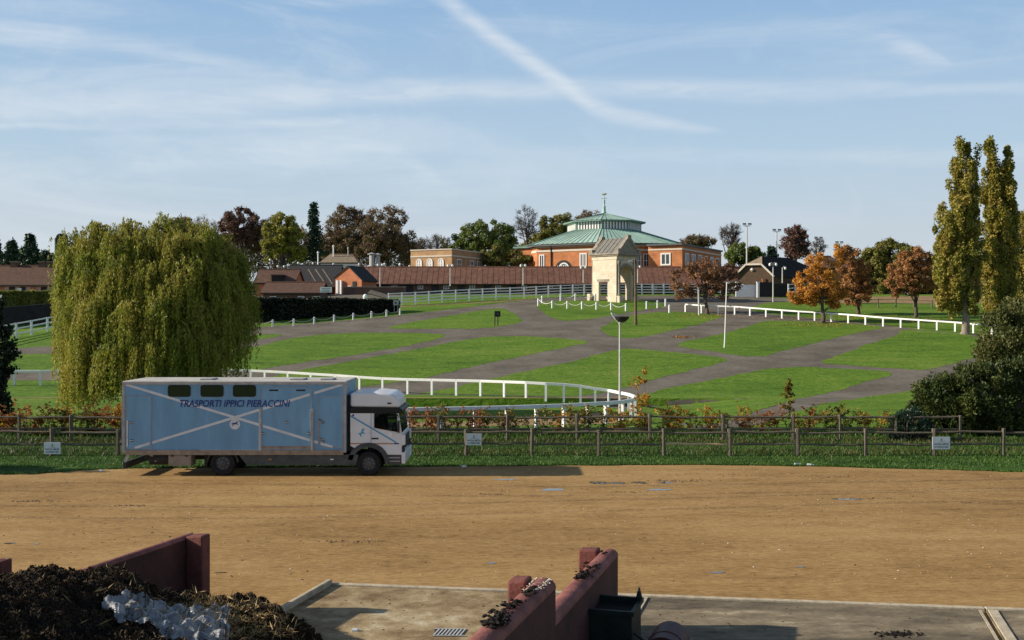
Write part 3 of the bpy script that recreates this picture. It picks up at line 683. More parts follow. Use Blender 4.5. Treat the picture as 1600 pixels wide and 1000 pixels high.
# -- brick gable wing at the end of the range, facing left
def gable_wing():
    nb, nl = at(565, 470, 167.4), at(524, 470, 169.4)
    d = (Vector((nb.x, nb.y, 0)) - Vector((nl.x, nl.y, 0))); back = Vector((-d.y, d.x, 0)).normalized() * 4.2
    zL = CAM_H + 68 * 169 / F; zR = CAM_H + 63 * 167 / F; zA = CAM_H + 83.5 * 168 / F
    t = thing('gable_wing', ((nb.x + nl.x) / 2, (nb.y + nl.y) / 2, 9.2), 'bright red brick gable end at the left end of the long range', 'building')
    m = (nb + nl) / 2
    f = Facade((nl.x, nl.y), (nb.x, nb.y), 9.2); L = f.L
    g = MB(); q = [(0, 9.0), (L, 9.0), (L, zR), (L / 2, zA), (0, zL)]
    g.add([f.p(a, z, 0) for a, z in q] + [f.p(a, z, -4.2) for a, z in q], [tuple(range(5)), tuple(range(5, 10))] + [(i, (i + 1) % 5, 5 + (i + 1) % 5, 5 + i) for i in range(5)]); g.build('wall', M['brick_red'], t)
    for (a, za), (b, zb) in ((((-.3), zL - .25), (L / 2, zA + .03)), ((L / 2, zA + .03), (L + .3, zR - .25))):
        g = MB(); g.add([f.p(a, za, .18), f.p(b, zb, .18), f.p(b, zb, -4.3), f.p(a, za, -4.3), f.p(a, za + .16, .18), f.p(b, zb + .16, .18), f.p(b, zb + .16, -4.3), f.p(a, za + .16, -4.3)],
                       [(0, 1, 2, 3), (4, 5, 6, 7), (0, 1, 5, 4), (1, 2, 6, 5), (2, 3, 7, 6), (3, 0, 4, 7)]); g.build('roof', M['slate'], t)
    f.window(t, L * .50, L * .60, zR - 1.9, zR - .9, 1, 2, .08)
    g = MB(); f.slab(g, L * .66, L * .8, 9.2, 11.2, .02, .07); g.build('door', M['black'], t)
    for q in (.08, .22):
        g = MB(); f.slab(g, L * q, L * q + .3, 9.2, 11.4, .1, .4); g.build('door_post', M['white_paint'], t)
gable_wing()

# -- two-storey block with three white windows
def window_block():
    nc = at(706, 430, 186); dl = Vector((-.90, .43, 0)); dr = Vector((.43, .90, 0)); zt = CAM_H + 110 * 186 / F
    nc = Vector((nc.x, nc.y, 0)); pl, pr = nc + dl * 8.1, nc + dr * 17
    t = thing('window_block', (nc.x, nc.y, 9.3), 'flat-topped buff brick block with three tall white windows above the long roof', 'building')
    pb = pl + dr * 17
    MB().prism([(p.x, p.y) for p in (nc, pr, pb, pl)], 9.2, zt, 'z').build('wall', M['brick_buff'], t)
    f1, f2 = Facade(pl, nc, zt), Facade(nc, pr, zt)
    for f in (f1, f2):
        g = MB(); f.slab(g, -.05, f.L + .05, zt, zt + .18, -.35, .12); g.build('coping', M['band'], t)
        g = MB(); f.slab(g, 0, f.L, zt - 1.15, zt - .9, .01, .1); g.build('string_course', M['band'], t)
    for q in (.14, .40, .67): f1.window(t, f1.L * q, f1.L * q + 1.15, zt - 3.2, zt - 1.4, 2, 2, .16, pane='blind', arched=True)
    for q in (.1, .38, .55, .75): f2.window(t, f2.L * q, f2.L * q + 1.5, zt - 3.2, zt - 1.5, 2, 2, .16)
window_block()

# -- left stable yard: roofs, hall with pale roof stripes, small hut, roof lamps
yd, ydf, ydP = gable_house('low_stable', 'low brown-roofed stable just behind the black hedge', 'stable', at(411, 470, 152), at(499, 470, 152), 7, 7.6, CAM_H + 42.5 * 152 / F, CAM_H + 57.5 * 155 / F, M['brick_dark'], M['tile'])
for q in (.12, .62, .9):
    ydf.window(yd, ydf.L * q, ydf.L * q + .9, 8.0, 8.6, 1, 1, .08)
y2, y2f, y2P = gable_house('dormer_stable', 'brown-roofed stable with a dark dormer behind the low stable', 'stable', at(398, 460, 162), at(459, 460, 162), 8, 8.6, CAM_H + 58 * 162 / F, CAM_H + 77 * 166 / F, M['brick_red'], M['tile'], over=.25)
dm = MB(); dz0, dz1 = CAM_H + 58 * 161 / F, CAM_H + 70 * 161 / F
y2f.slab(dm, y2f.L * .44, y2f.L * .70, dz0, dz1, -2.2, .1); dmo = dm.build('dormer', M['tar'], y2)
dm = MB(); y2f.slab(dm, y2f.L * .42, y2f.L * .72, dz1, dz1 + .15, -2.6, .2); dm.build('dormer_roof', M['tile'], dmo)
dm = MB(); y2f.slab(dm, y2f.L * .39, y2f.L * .435, dz0, dz1, -1.4, .1); dm.build('dormer_cheek', M['brick_buff'], dmo)
def stripe_hall():
    # wide low hall; its near slope is in shade and carries three pale strips of rooflight
    t, f, P = gable_house('dark_hall', 'wide dark-roofed hall with pale roof strips left of the brick gable', 'hall', at(440, 462, 172), at(523, 462, 172), 14, 8.9, CAM_H + 52 * 170 / F, CAM_H + 85 * 177 / F, M['tar'], M['slate'], over=.2)
    ze, zr = CAM_H + 52 * 170 / F, CAM_H + 85 * 177 / F
    for q0, q1 in ((.38, .66), (.52, .82), (.66, .95)):
        g = MB(); g.beam(P(f.L * q0, 5.6, ze + (zr - ze) * .80 + .18), P(f.L * q1, .6, ze + (zr - ze) * .09 + .18), .16, .06); g.build('roof_strip', M['tan_roof'], t)
stripe_hall()
ht, hf, hP = gable_house('tan_roof_hut', 'small hut with a tan roof and white fascia on the skyline by the trees', 'hut', at(503, 430, 192), at(556, 430, 192), 5.5, 9.3, CAM_H + 90 * 192 / F, CAM_H + 101 * 194.5 / F, M['white_paint'], M['tan_roof'], hip=.9)
g = MB(); hf.slab(g, -.2, hf.L + .2, CAM_H + 85 * 192 / F, CAM_H + 88.5 * 192 / F, .1, .25); g.build('fascia', M['white_paint'], ht)
def flue(pxx, top, bot, Y, r, m, label, cat='flue', cap=True):
    p = at(pxx, bot, Y); t = thing('flue', p, label, cat, 'roof flues and pipes')
    zt = at(pxx, top, Y).z
    MB().tube(p, (p.x, p.y, zt), r, r, 8).build('pipe', M[m], t)
    if cap: MB().lathe([(r * 1.7, 0), (r * 1.8, .12), (.05, .35)], (p.x, p.y, zt + .02), 10).build('cap', M[m], t)
flue(581, 398, 420, 184, .42, 'steel', 'left of the two thick steel flues on the range roof')
flue(590.5, 399, 420, 184.5, .36, 'steel', 'right of the two thick steel flues on the range roof')
flue(521, 386, 402, 194, .11, 'white_paint', 'tall thin pipe above the tan-roofed hut', 'pipe')
flue(544, 389, 400, 194.5, .09, 'steel', 'short thin pipe right end of the tan-roofed hut', 'pipe')
flue(497, 396, 416, 188, .11, 'white_paint', 'white pipe just left of the tan-roofed hut', 'pipe')
ORD0 = ['first', 'second', 'third', 'fourth', 'fifth', 'sixth', 'seventh', 'eighth', 'ninth']
def globe(pxx, py, Y, label):
    p = at(pxx, py, Y); t = thing('globe_lamp', (p.x, p.y, p.z - .9), label, 'lamp', 'white globe lamps along the yard roofs')
    MB().lathe([(.02, -.2), (.13, -.15), (.2, 0), (.13, .15), (.02, .2)], p, 10).build('globe', M['white_paint'], t, smooth=True)
    MB().tube((p.x, p.y + .25, p.z - 2.6), (p.x, p.y, p.z - .25), .05, .05, 5).build('stem', M['steel'], t)
for i, (x_, y_) in enumerate([(422, 406), (434, 416), (444, 416.5), (453, 415), (460, 415.5), (466, 411), (473, 413), (489, 411.5), (521, 413)]):
    globe(x_, y_, 181 + .3 * i, f'{ORD0[i]} white globe lamp from the left along the yard roof ridge')
for i, (x_, y_) in enumerate(((561, 413), (576, 416), (601, 412.5), (625, 413), (640, 416), (758, 415.5), (872, 417))):
    globe(x_, y_, 186.6, f'{ORD0[i]} white globe lamp from the left behind the ridge of the long range')
# signboard, brick wall and posts in the yard
def boardsign():
    p = at(500, 457, 150); q = at(518.5, 457, 150); z1 = at(500, 448.5, 150).z; z0 = p.z
    t = thing('yard_signboard', (p.x, p.y, gzf(p.x, p.y)), 'white lettered board standing above the black hedge', 'sign')
    MB().box(p.x, q.x, p.y, p.y + .08, z0, z1).build('board', M['white_paint'], t)
    for x_ in (p.x + .2, q.x - .2): MB().box(x_ - .05, x_ + .05, p.y + .09, p.y + .17, gzf(p.x, p.y), z1 - .1).build('post', M['wood_brown'], t)
    for k, (a, b) in enumerate(((.15, .9), (.2, .8), (.1, .85))):
        w_ = q.x - p.x; z = z1 - .2 - k * .2
        MB().box(p.x + w_ * a, p.x + w_ * b, p.y - .015, p.y - .002, z - .05, z + .02).build('print', M['lead'], t)
boardsign()
def yard_wall():
    a, b = at(537, 463, 166), at(634, 463, 166)
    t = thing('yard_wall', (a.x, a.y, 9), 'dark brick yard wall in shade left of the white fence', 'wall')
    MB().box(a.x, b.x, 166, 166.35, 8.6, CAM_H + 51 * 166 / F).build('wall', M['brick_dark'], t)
    MB().box(a.x - .05, b.x + .05, 165.93, 166.42, CAM_H + 51 * 166 / F + .003, CAM_H + 51 * 166 / F + .12).build('coping', M['stone_dark'], t)
yard_wall()
def yard_shelter():
    a, b = at(575, 470, 150), at(606, 470, 150); z0 = gzf(a.x, 150)
    t = thing('field_shelter', (a.x, 150, z0), 'low tan sloping shelter roof showing over the end of the black hedge', 'shelter')
    zl, zr_ = CAM_H + 42.5 * 150 / F, CAM_H + 33.5 * 150 / F
    MB().add([(a.x, 149.6, zl), (b.x, 149.6, zr_), (b.x, 153, zr_ + .5), (a.x, 153, zl + .5), (a.x, 149.6, zl - .15), (b.x, 149.6, zr_ - .15), (b.x, 153, zr_ + .35), (a.x, 153, zl + .35)], [(0, 1, 2, 3), (4, 5, 6, 7), (0, 1, 5, 4), (1, 2, 6, 5), (2, 3, 7, 6), (3, 0, 4, 7)]).build('roof', M['tan_roof'], t)
    MB().box(a.x + .1, b.x - .1, 150, 152.8, z0 - .2, min(zl, zr_) - .2).build('wall', M['wood_brown'], t)
    p = at(571, 464.5, 149.5); MB().lathe([(.02, -.35), (.3, -.2), (.38, .1), (.2, .4), (.02, .45)], p, 10).build('post_cap', M['white_paint'], t, smooth=True)
    MB().box(p.x - .1, p.x + .1, 149.4, 149.6, z0, p.z - .3).build('post', M['white_paint'], t)
yard_shelter()

# -- far left stables, hedge and chimney
fl_, flf, flP = gable_house('left_stable', 'brown-roofed stable with pink doors at the far left', 'stable', at(-60, 460, 150), at(90, 460, 150), 8, 7.4, CAM_H + 56 * 150 / F, CAM_H + 83 * 154 / F, M['render_pink'], M['tile'], over=.4)
for i in range(9):
    g = MB(); flf.slab(g, .7 + i * 1.45, 1.5 + i * 1.45, 8.2, CAM_H + 51.5 * 150 / F, .02, .06); g.build('door', M['gate_black'] if i % 3 else M['brick_red'], fl_)
for q in (.42, .72, .80):
    g = MB(); p = flP(flf.L * q, 4, CAM_H + 82 * 154 / F); g.box(p[0] - .5, p[0] + .5, p[1] - .4, p[1] + .4, p[2] - .4, p[2] + .7); c_ = g.build('chimney', M['brick_dark'], fl_)
    MB().box(p[0] - .6, p[0] + .6, p[1] - .5, p[1] + .5, p[2] + .702, p[2] + .85).build('cap', M['tan_roof'], c_)
def tower():
    p = at(97, 400, 190); t = thing('round_top_tower', (p.x, p.y, 9.6), 'dark round-topped tower with an aerial above the willow', 'tower')
    zt = CAM_H + 128 * 190 / F
    MB().prism([(p.x - .75, 9.5), (p.x + .75, 9.5), (p.x + .75, zt)] + [(p.x + .75 * math.cos(a), zt + .75 * math.sin(a)) for a in [math.pi * k / 8 for k in range(1, 8)]] + [(p.x - .75, zt)], p.y - .8, p.y + .8).build('shaft', M['slate'], t)
    MB().tube((p.x + .4, p.y, zt + .5), (p.x + .4, p.y, zt + 1.9), .04, .04, 5).build('aerial', M['steel'], t)
    MB().box(p.x - 1.0, p.x - .78, p.y - .7, p.y + .7, 9.5, zt).build('gutter', M['copper_dark'], t)
tower()
def red_kiosk():
    a = at(14, 472, 142); z0 = a.z
    t = thing('kiosk', (a.x, a.y, z0), 'small dark hut with a red and white end in the far left hedge', 'hut')
    zt = CAM_H + 46 * 142 / F
    MB().box(a.x, a.x + .95, a.y, a.y + 1.6, z0 - .3, zt).build('wall', M['gate_black'], t)
    MB().box(a.x + .96, a.x + 1.12, a.y - .05, a.y + 1.2, z0 - .3, zt + .2).build('end_panel', M['brick_red'], t)
    for k in range(4): MB().box(a.x + 1.125, a.x + 1.5, a.y - .1, a.y + .3, z0 - .2 + k * .55, z0 + .15 + k * .55).build('panel', M['white_paint'], t)
red_kiosk()
def retaining():
    a, b = gp(-40, 514), gp(130, 499)
    t = thing('low_wall', (a.x, a.y, a.z), 'dark low wall behind the white rails at far left', 'wall')
    MB().beam((a.x, a.y, a.z + .9), (b.x, b.y, b.z + .9), .4, 2.4).build('wall', M['tar'], t)
retaining()

# -- black barn, gates, van and right-hand roofs
def barn():
    nc = at(1208, 460, 168); nc = Vector((nc.x, nc.y, 0)); dl, dr = Vector((-.88, .47, 0)), Vector((.80, .60, 0))
    W_, L_ = 5.6, 10.5; zg_ = 9.2; ze = CAM_H + 70 * 168 / F; zr = CAM_H + 97.5 * 171 / F
    t = thing('black_barn', (nc.x, nc.y, zg_), 'black-roofed barn with a brown half-hipped gable end', 'barn')
    def P(l, d, z): q = nc + dl * l + dr * d; return (q.x, q.y, z)
    zh = ze + (zr - ze) * .56; u = W_ / 2 * .56
    q = [(0, zg_), (W_, zg_), (W_, ze), (W_ - u, zh), (u, zh), (0, ze)]
    w = MB(); n = len(q); w.add([P(l, 0, z) for l, z in q] + [P(l, L_, z) for l, z in q], [tuple(range(n)), tuple(range(n, 2 * n))] + [(i, (i + 1) % n, n + (i + 1) % n, n + i) for i in range(n)]); w.build('wall', M['wood_brown'], t)
    def plate(name, pts, m, th=.14): MB().add(list(pts) + [(x, y, z + th) for x, y, z in pts], [tuple(range(len(pts))), tuple(range(len(pts), 2 * len(pts)))] + [(i, (i + 1) % len(pts), len(pts) + (i + 1) % len(pts), len(pts) + i) for i in range(len(pts))]).build(name, M[m], t)
    hp = 1.6
    plate('roof', [P(-.35, -.3, ze - .3), P(-.35, L_ + .4, ze - .3), P(W_ * .28, L_ + .4, zh), P(W_ / 2, L_ - hp * 1.6, zr), P(W_ / 2, hp, zr), P(u, -.3, zh)], 'tar')
    plate('roof', [P(W_ + .35, -.3, ze - .3), P(W_ + .35, L_ + .4, ze - .3), P(W_ / 2, L_ - hp, zr), P(W_ / 2, hp, zr), P(W_ - u, -.3, zh)], 'tar')
    plate('half_hip', [P(u - .1, -.35, zh), P(W_ - u + .1, -.35, zh), P(W_ / 2, hp, zr + .03)], 'tan_roof')
    for l0, z0, l1, z1 in ((-.4, ze - .32, u, zh), (u, zh + .02, W_ - u, zh + .02), (W_ - u, zh, W_ + .4, ze - .32)):
        MB().beam(P(l0, -.42, z0 + .1), P(l1, -.42, z1 + .1), .1, .26).build('bargeboard', M['band'], t)
    b0 = P(W_ * .58, -.06, ze + .9); MB().lathe([(.02, -.3), (.32, 0), (.02, .3)], b0, 10).build('round_window', M['white_paint'], t)
    MB().box(P(1.6, -.2, 0)[0], P(1.6, -.2, 0)[0] + .5, P(1.6, -.2, 0)[1] - .3, P(1.6, -.2, 0)[1], ze - 1.9, ze - .5).build('chimney_stack', M['brick_red'], t)
barn()
def gates():
    a, b, c = at(1186.5, 461, 160), at(1208, 460, 160), at(1230, 459, 161)
    zt = CAM_H + 59 * 160 / F
    for i, (p, q) in enumerate(((a, b), (b, c))):
        t = thing('board_gate', (p.x, p.y, gzf(p.x, p.y)), ('left' if i == 0 else 'right') + ' leaf of the dark boarded gate before the barn', 'gate')
        n = 9; dx = (q.x - p.x - .1) / n; z0 = gzf(p.x, p.y) + .05
        for k in range(n):
            yy = lerp(p.y, q.y, k / n); MB().box(p.x + .05 + k * dx, p.x + .05 + (k + .93) * dx, yy, yy + .06, z0, zt - .25 * i + .03 * (k % 2)).build('board', M['gate_black'], t)
        for z in (z0 + .3, zt - .5): MB().beam((p.x + .05, p.y + .1, z), (q.x - .05, q.y + .1, z), .05, .15).build('rail', M['gate_black'], t)
    p = at(1184.5, 461, 159.5); t = thing('gate_pier', (p.x, p.y, gzf(p.x, p.y)), 'white pier at the left side of the dark boarded gate', 'pier')
    MB().box(p.x - .17, p.x + .17, p.y - .15, p.y + .2, gzf(p.x, p.y) - .1, zt - .1).build('shaft', M['white_paint'], t, bevel=.03)
    MB().box(p.x - .22, p.x + .22, p.y - .2, p.y + .25, zt - .09, zt + .05).build('cap', M['white_paint'], t)
gates()
def white_wall():
    a, b = at(1150, 461, 161), at(1182, 461, 161); t = thing('white_wall', (a.x, 161, 9), 'low white wall in shade behind the dark-trunked russet tree', 'wall')
    MB().box(a.x, b.x, 161, 161.3, 8.4, CAM_H + 55 * 161 / F).build('wall', M['white_paint'], t)
white_wall()
h1, h1f, h1P = gable_house('brown_roof_house', 'brown roof with brick gable behind the orange tree', 'house', at(1266, 460, 182), at(1330, 460, 182), 8, 9.3, CAM_H + 82 * 182 / F, CAM_H + 98 * 186 / F, M['brick'], M['tile'], hip=2.2)
h2, h2f, h2P = gable_house('right_house', 'brown-roofed brick house at the right edge behind the poplars', 'house', at(1512, 470, 168), at(1680, 470, 168), 9, 8.8, CAM_H + 55 * 168 / F, CAM_H + 84 * 172 / F, M['brick'], M['tile'])
for q in (.12, .3, .5, .68, .85): h2f.window(h2, h2f.L * q, h2f.L * q + 1.2, 9.7, CAM_H + 54 * 168 / F - .15, 2, 1, .12)
def post_box():
    p = at(1577, 456, 140); z = gzf(p.x, p.y)
    t = thing('red_tent', (p.x, p.y, z), 'small red canopy with a white valance between the right poplars', 'canopy')
    zc = CAM_H + 44 * 140 / F; zt = CAM_H + 58 * 140 / F
    MB().add([(p.x - .6, p.y - .6, zc), (p.x + .6, p.y - .6, zc), (p.x + .6, p.y + .6, zc), (p.x - .6, p.y + .6, zc), (p.x, p.y, zt)], [(0, 1, 4), (1, 2, 4), (2, 3, 4), (3, 0, 4), (3, 2, 1, 0)]).build('canopy', M['brick_red'], t)
    MB().box(p.x - 1.1, p.x + .5, p.y - .65, p.y - .6, zc - .2, zc + .02).build('valance', M['white_paint'], t)
    for a_ in (-1, 1): MB().tube((p.x + a_ * .5, p.y - .5, z - .1), (p.x + a_ * .5, p.y - .5, zc), .05, .05, 6).build('pole', M['wood_brown'], t)
post_box()

# ---------------------------------------------------------------- trees and plants
def unit(v): return v / np.maximum(np.linalg.norm(v, axis=-1, keepdims=True), 1e-9)
def leaf_quads(C, size, aspect=.55, r=None, axis=None, jit=.35, flat=0.0):
    r = r or rng; N = len(C)
    u = unit(r.normal(size=(N, 3))) if axis is None else unit(axis + r.normal(size=(N, 3)) * jit)
    n = r.normal(size=(N, 3)); n[:, 2] += flat
    v = unit(np.cross(n, u)); n = np.cross(u, v)
    s = size * r.uniform(.65, 1.35, (N, 1)); a, b = u * s, v * s * aspect
    return np.stack([C - a, C - b + n * s * .12, C + a, C + b + n * s * .12], 1)
def tube_mesh(name, segs, m, n=5):
    P0 = np.array([s[0] for s in segs]); P1 = np.array([s[1] for s in segs]); R0 = np.array([s[2] for s in segs])[:, None, None]; R1 = np.array([s[3] for s in segs])[:, None, None]
    d = unit(P1 - P0); ref = np.where(np.abs(d[:, 2:3]) < .9, np.array([[0, 0, 1.0]]), np.array([[1.0, 0, 0]]))
    a = unit(np.cross(d, ref)); b = np.cross(d, a)
    an = np.arange(n) * 2 * np.pi / n; ring = a[:, None] * np.cos(an)[None, :, None] + b[:, None] * np.sin(an)[None, :, None]
    A, B = P0[:, None] + ring * R0, P1[:, None] + ring * R1
    V = np.concatenate([A, B], 1).reshape(-1, 3); S = len(segs)
    k = np.arange(n); q = np.stack([k, (k + 1) % n, n + (k + 1) % n, n + k], -1)
    Fc = (q[None] + (np.arange(S) * 2 * n)[:, None, None]).reshape(-1, 4)
    me = bpy.data.meshes.new(name)
    me.vertices.add(len(V)); me.vertices.foreach_set('co', V.reshape(-1).astype(np.float32))
    me.loops.add(Fc.size); me.loops.foreach_set('vertex_index', Fc.reshape(-1).astype(np.int32))
    me.polygons.add(len(Fc)); me.polygons.foreach_set('loop_start', np.arange(0, Fc.size, 4, dtype=np.int32))
    me.polygons.foreach_set('use_smooth', np.ones(len(Fc), dtype=bool))
    me.update(calc_edges=True); me.materials.append(m)
    return me
def curve_segs(p0, p1, r0, r1, bend, k=4, r=None):
    r = r or rng; p0, p1 = np.array(p0, float), np.array(p1, float); L = np.linalg.norm(p1 - p0)
    c = (p0 + p1) / 2 + np.array([0, 0, bend * L]) + r.normal(size=3) * L * .06
    pts = [(1 - t) ** 2 * p0 + 2 * t * (1 - t) * c + t * t * p1 for t in np.linspace(0, 1, k + 1)]
    rr = np.linspace(r0, r1, k + 1)
    return [(pts[i], pts[i + 1], rr[i], rr[i + 1]) for i in range(k)], pts, rr

def sample_lobes(lobes, N, r, shell=.55):
    vol = np.array([l[3] * l[4] * l[5] for l in lobes]) ** .7; w = vol / vol.sum(); out = []
    for l, k in zip(lobes, r.multinomial(N, w)):
        d = unit(r.normal(size=(k, 3))); rad = r.uniform(shell ** 3, 1, (k, 1)) ** (1 / 3)
        out.append(np.array(l[:3]) + d * rad * np.array(l[3:]))
    return np.concatenate(out)

def tree(name, base, lobes, label, leafm=None, barkm='bark', ncl=60, clr=1.0, nleaf=4000, leaf=.3, trunk_r=.3, trunk_h=2.0, ntwig=6, twig_r=.02, seed=0, group=None, shell=.5, lean=(0, 0), cat='tree', flatten=.8, fill=.7, nmain=6, base_off=0.0, limb_r=.35):
    r = np.random.default_rng(seed + 100)
    t = thing(name, tuple(base), label, cat, group)
    C = sample_lobes(lobes, ncl, r, shell)
    top = max(l[2] + l[5] for l in lobes); fork = np.array([lean[0], lean[1], trunk_h])
    segs, _, _ = curve_segs((0, 0, -.3), fork, trunk_r * 1.15, trunk_r * .8, 0, 5, r)
    segs.append((np.array([0, 0, -.3]), np.array([0, 0, .25]), trunk_r * 1.6, trunk_r * 1.12))
    cz = np.array([np.mean([l[0] for l in lobes]), np.mean([l[1] for l in lobes]), (top * .6 + trunk_h * .4)])
    s2, lead, lr_ = curve_segs(fork, cz, trunk_r * .8, trunk_r * .3, 0, 4, r)
    link('trunk', tube_mesh('trunk', segs + s2, M[barkm], 8), t)
    main = C[r.choice(len(C), min(nmain, len(C)), replace=False)]; br = []; nodes = [(np.array(p), q) for p, q in zip(lead[1:], lr_[1:])] + [(fork, trunk_r * .7)]
    for c in main:
        st = fork + (cz - fork) * r.uniform(0, .8); s_, pts, rr = curve_segs(st, c, trunk_r * limb_r, trunk_r * .08, r.uniform(-.02, .12), 5, r); br += s_
        nodes += [(p, q) for p, q in zip(pts[1:-1], rr[1:-1])]
    NP = np.array([n[0] for n in nodes]); NR = np.array([n[1] for n in nodes])
    for c in C:
        dd = np.linalg.norm(NP - c, axis=1) + np.maximum(0, NP[:, 2] - c[2] + .3) * 1.2; i = int(np.argmin(dd))
        s_, pts, rr = curve_segs(NP[i], c, min(NR[i] * .6, trunk_r * .16), max(twig_r, trunk_r * .03), r.uniform(-.02, .1), 3, r); br += s_
    tw = []
    for c in C:
        o = unit(c - np.array([cz[0], cz[1], trunk_h * .7 + c[2] * .3]))
        for _ in range(ntwig):
            d = unit(o * .7 + r.normal(size=3) * .75 + np.array([0, 0, .25])); L = clr * r.uniform(.7, 1.4); p1 = c + d * L * .55; p2 = p1 + unit(d + r.normal(size=3) * .4) * L * .55
            tw += [(c, p1, twig_r, twig_r * .75), (p1, p2, twig_r * .75, twig_r * .3)]
            if not leafm:
                for _k in range(3):
                    p3 = p1 + (p2 - p1) * r.uniform(0, .8); tw.append((p3, p3 + unit(d + r.normal(size=3) * .7) * L * .5, twig_r * .55, twig_r * .25))
    link('branches', tube_mesh('branches', br, M[barkm], 5), t)
    if tw: link('twigs', tube_mesh('twigs', tw, M['twig'], 3), t)
    if leafm and nleaf:
        ci = r.integers(0, len(C), nleaf); rad = clr * r.uniform(.55, 1.25, len(C))
        d = unit(r.normal(size=(nleaf, 3))) * (r.uniform(0, 1, (nleaf, 1)) ** (1 / 2.2)) * rad[ci][:, None]; d[:, 2] *= flatten
        P = C[ci] + d
        me = np_mesh('crown', leaf_quads(P, leaf, .6, r, flat=.4), 4, M[leafm]); link('crown', me, t)
    return t

M['l_olive'] = leafmat('l_olive', [(0.086, 0.103, 0.024), (0.155, 0.172, 0.034), (0.241, 0.224, 0.052), (0.293, 0.207, 0.052)])
M['l_yellowgreen'] = leafmat('l_yellowgreen', [(0.098, 0.126, 0.028), (0.224, 0.238, 0.042), (0.364, 0.322, 0.056), (0.168, 0.168, 0.042)])
M['l_green'] = leafmat('l_green', [(0.066, 0.105, 0.026), (0.121, 0.179, 0.040), (0.187, 0.231, 0.055), (0.264, 0.252, 0.066)])
M['l_dark'] = leafmat('l_dark', [(.012, .028, .012), (.025, .05, .02), (.04, .07, .025)], trans=.12)
M['l_conifer'] = leafmat('l_conifer', [(0.018, 0.038, 0.026), (0.030, 0.060, 0.036), (0.048, 0.084, 0.048)], trans=.05)
M['l_copper'] = leafmat('l_copper', [(0.081, 0.045, 0.039), (0.164, 0.088, 0.068), (0.229, 0.128, 0.088)], trans=.2)
M['l_brown'] = leafmat('l_brown', [(0.118, 0.075, 0.050), (0.215, 0.129, 0.084), (0.195, 0.171, 0.071), (0.313, 0.171, 0.098)])
M['l_rust'] = leafmat('l_rust', [(0.193, 0.092, 0.040), (0.355, 0.168, 0.064), (0.488, 0.252, 0.092), (0.296, 0.168, 0.092)], scale=.45)
M['l_orange'] = leafmat('l_orange', [(0.306, 0.122, 0.035), (0.557, 0.246, 0.048), (0.724, 0.383, 0.062), (0.418, 0.177, 0.068)], scale=.45)
M['l_russet'] = leafmat('l_russet', [(0.173, 0.094, 0.063), (0.311, 0.160, 0.086), (0.449, 0.227, 0.106), (0.224, 0.151, 0.106)], scale=.45)
M['l_poplar'] = leafmat('l_poplar', [(0.105, 0.125, 0.025), (0.209, 0.207, 0.036), (0.348, 0.282, 0.054), (0.261, 0.167, 0.054)], scale=.35)
M['l_willow'] = leafmat('l_willow', [(0.083, 0.126, 0.018), (0.167, 0.208, 0.026), (0.282, 0.296, 0.038), (0.348, 0.281, 0.058), (0.154, 0.177, 0.026)], scale=.55, trans=.35)
M['l_willow_y'] = leafmat('l_willow_y', [(0.172, 0.187, 0.029), (0.359, 0.316, 0.043), (0.489, 0.359, 0.071)], scale=.5, trans=.35)
M['l_yew'] = leafmat('l_yew', [(.014, .026, .008), (.034, .056, .014), (.075, .095, .02), (.16, .17, .035)], scale=1.2, trans=.12)
M['l_bush'] = leafmat('l_bush', [(.045, .06, .018), (.085, .10, .028), (.13, .13, .04), (.17, .14, .05)], scale=.5, trans=.2)
M['l_holly'] = leafmat('l_holly', [(.008, .020, .012), (.02, .045, .025), (.05, .08, .05)], trans=.05, rough=.3)
M['l_ivy'] = leafmat('l_ivy', [(.006, .012, .006), (.014, .026, .010), (.03, .04, .016)], trans=.05)
M['l_turf'] = leafmat('l_turf', [(.025, .05, .012), (.04, .075, .016), (.055, .10, .02)], trans=.1)
M['l_red'] = leafmat('l_red', [(.14, .05, .02), (.30, .085, .025), (.38, .16, .04), (.13, .11, .03)], scale=3)
M['l_gold'] = leafmat('l_gold', [(.16, .13, .02), (.42, .27, .03), (.50, .20, .03), (.10, .11, .02)], scale=3)
M['l_hedgegreen'] = leafmat('l_hedgegreen', [(.05, .08, .015), (.12, .15, .025), (.28, .17, .03), (.08, .10, .02)], scale=3)
M['l_blackhedge'] = leafmat('l_blackhedge', [(.008, .011, .007), (.016, .022, .012), (.03, .035, .018)], trans=.03)

def px_lobe(base, pxc, pyc, rx, ry, Y, ryd=None, dy=0.0):
    """an ellipsoid given by its picture centre and half sizes at depth Y, relative to base"""
    p = at(pxc, pyc, Y); k = Y / F
    return (p.x - base[0], dy, p.z - base[2], rx * k, (ryd or rx) * k, ry * k)

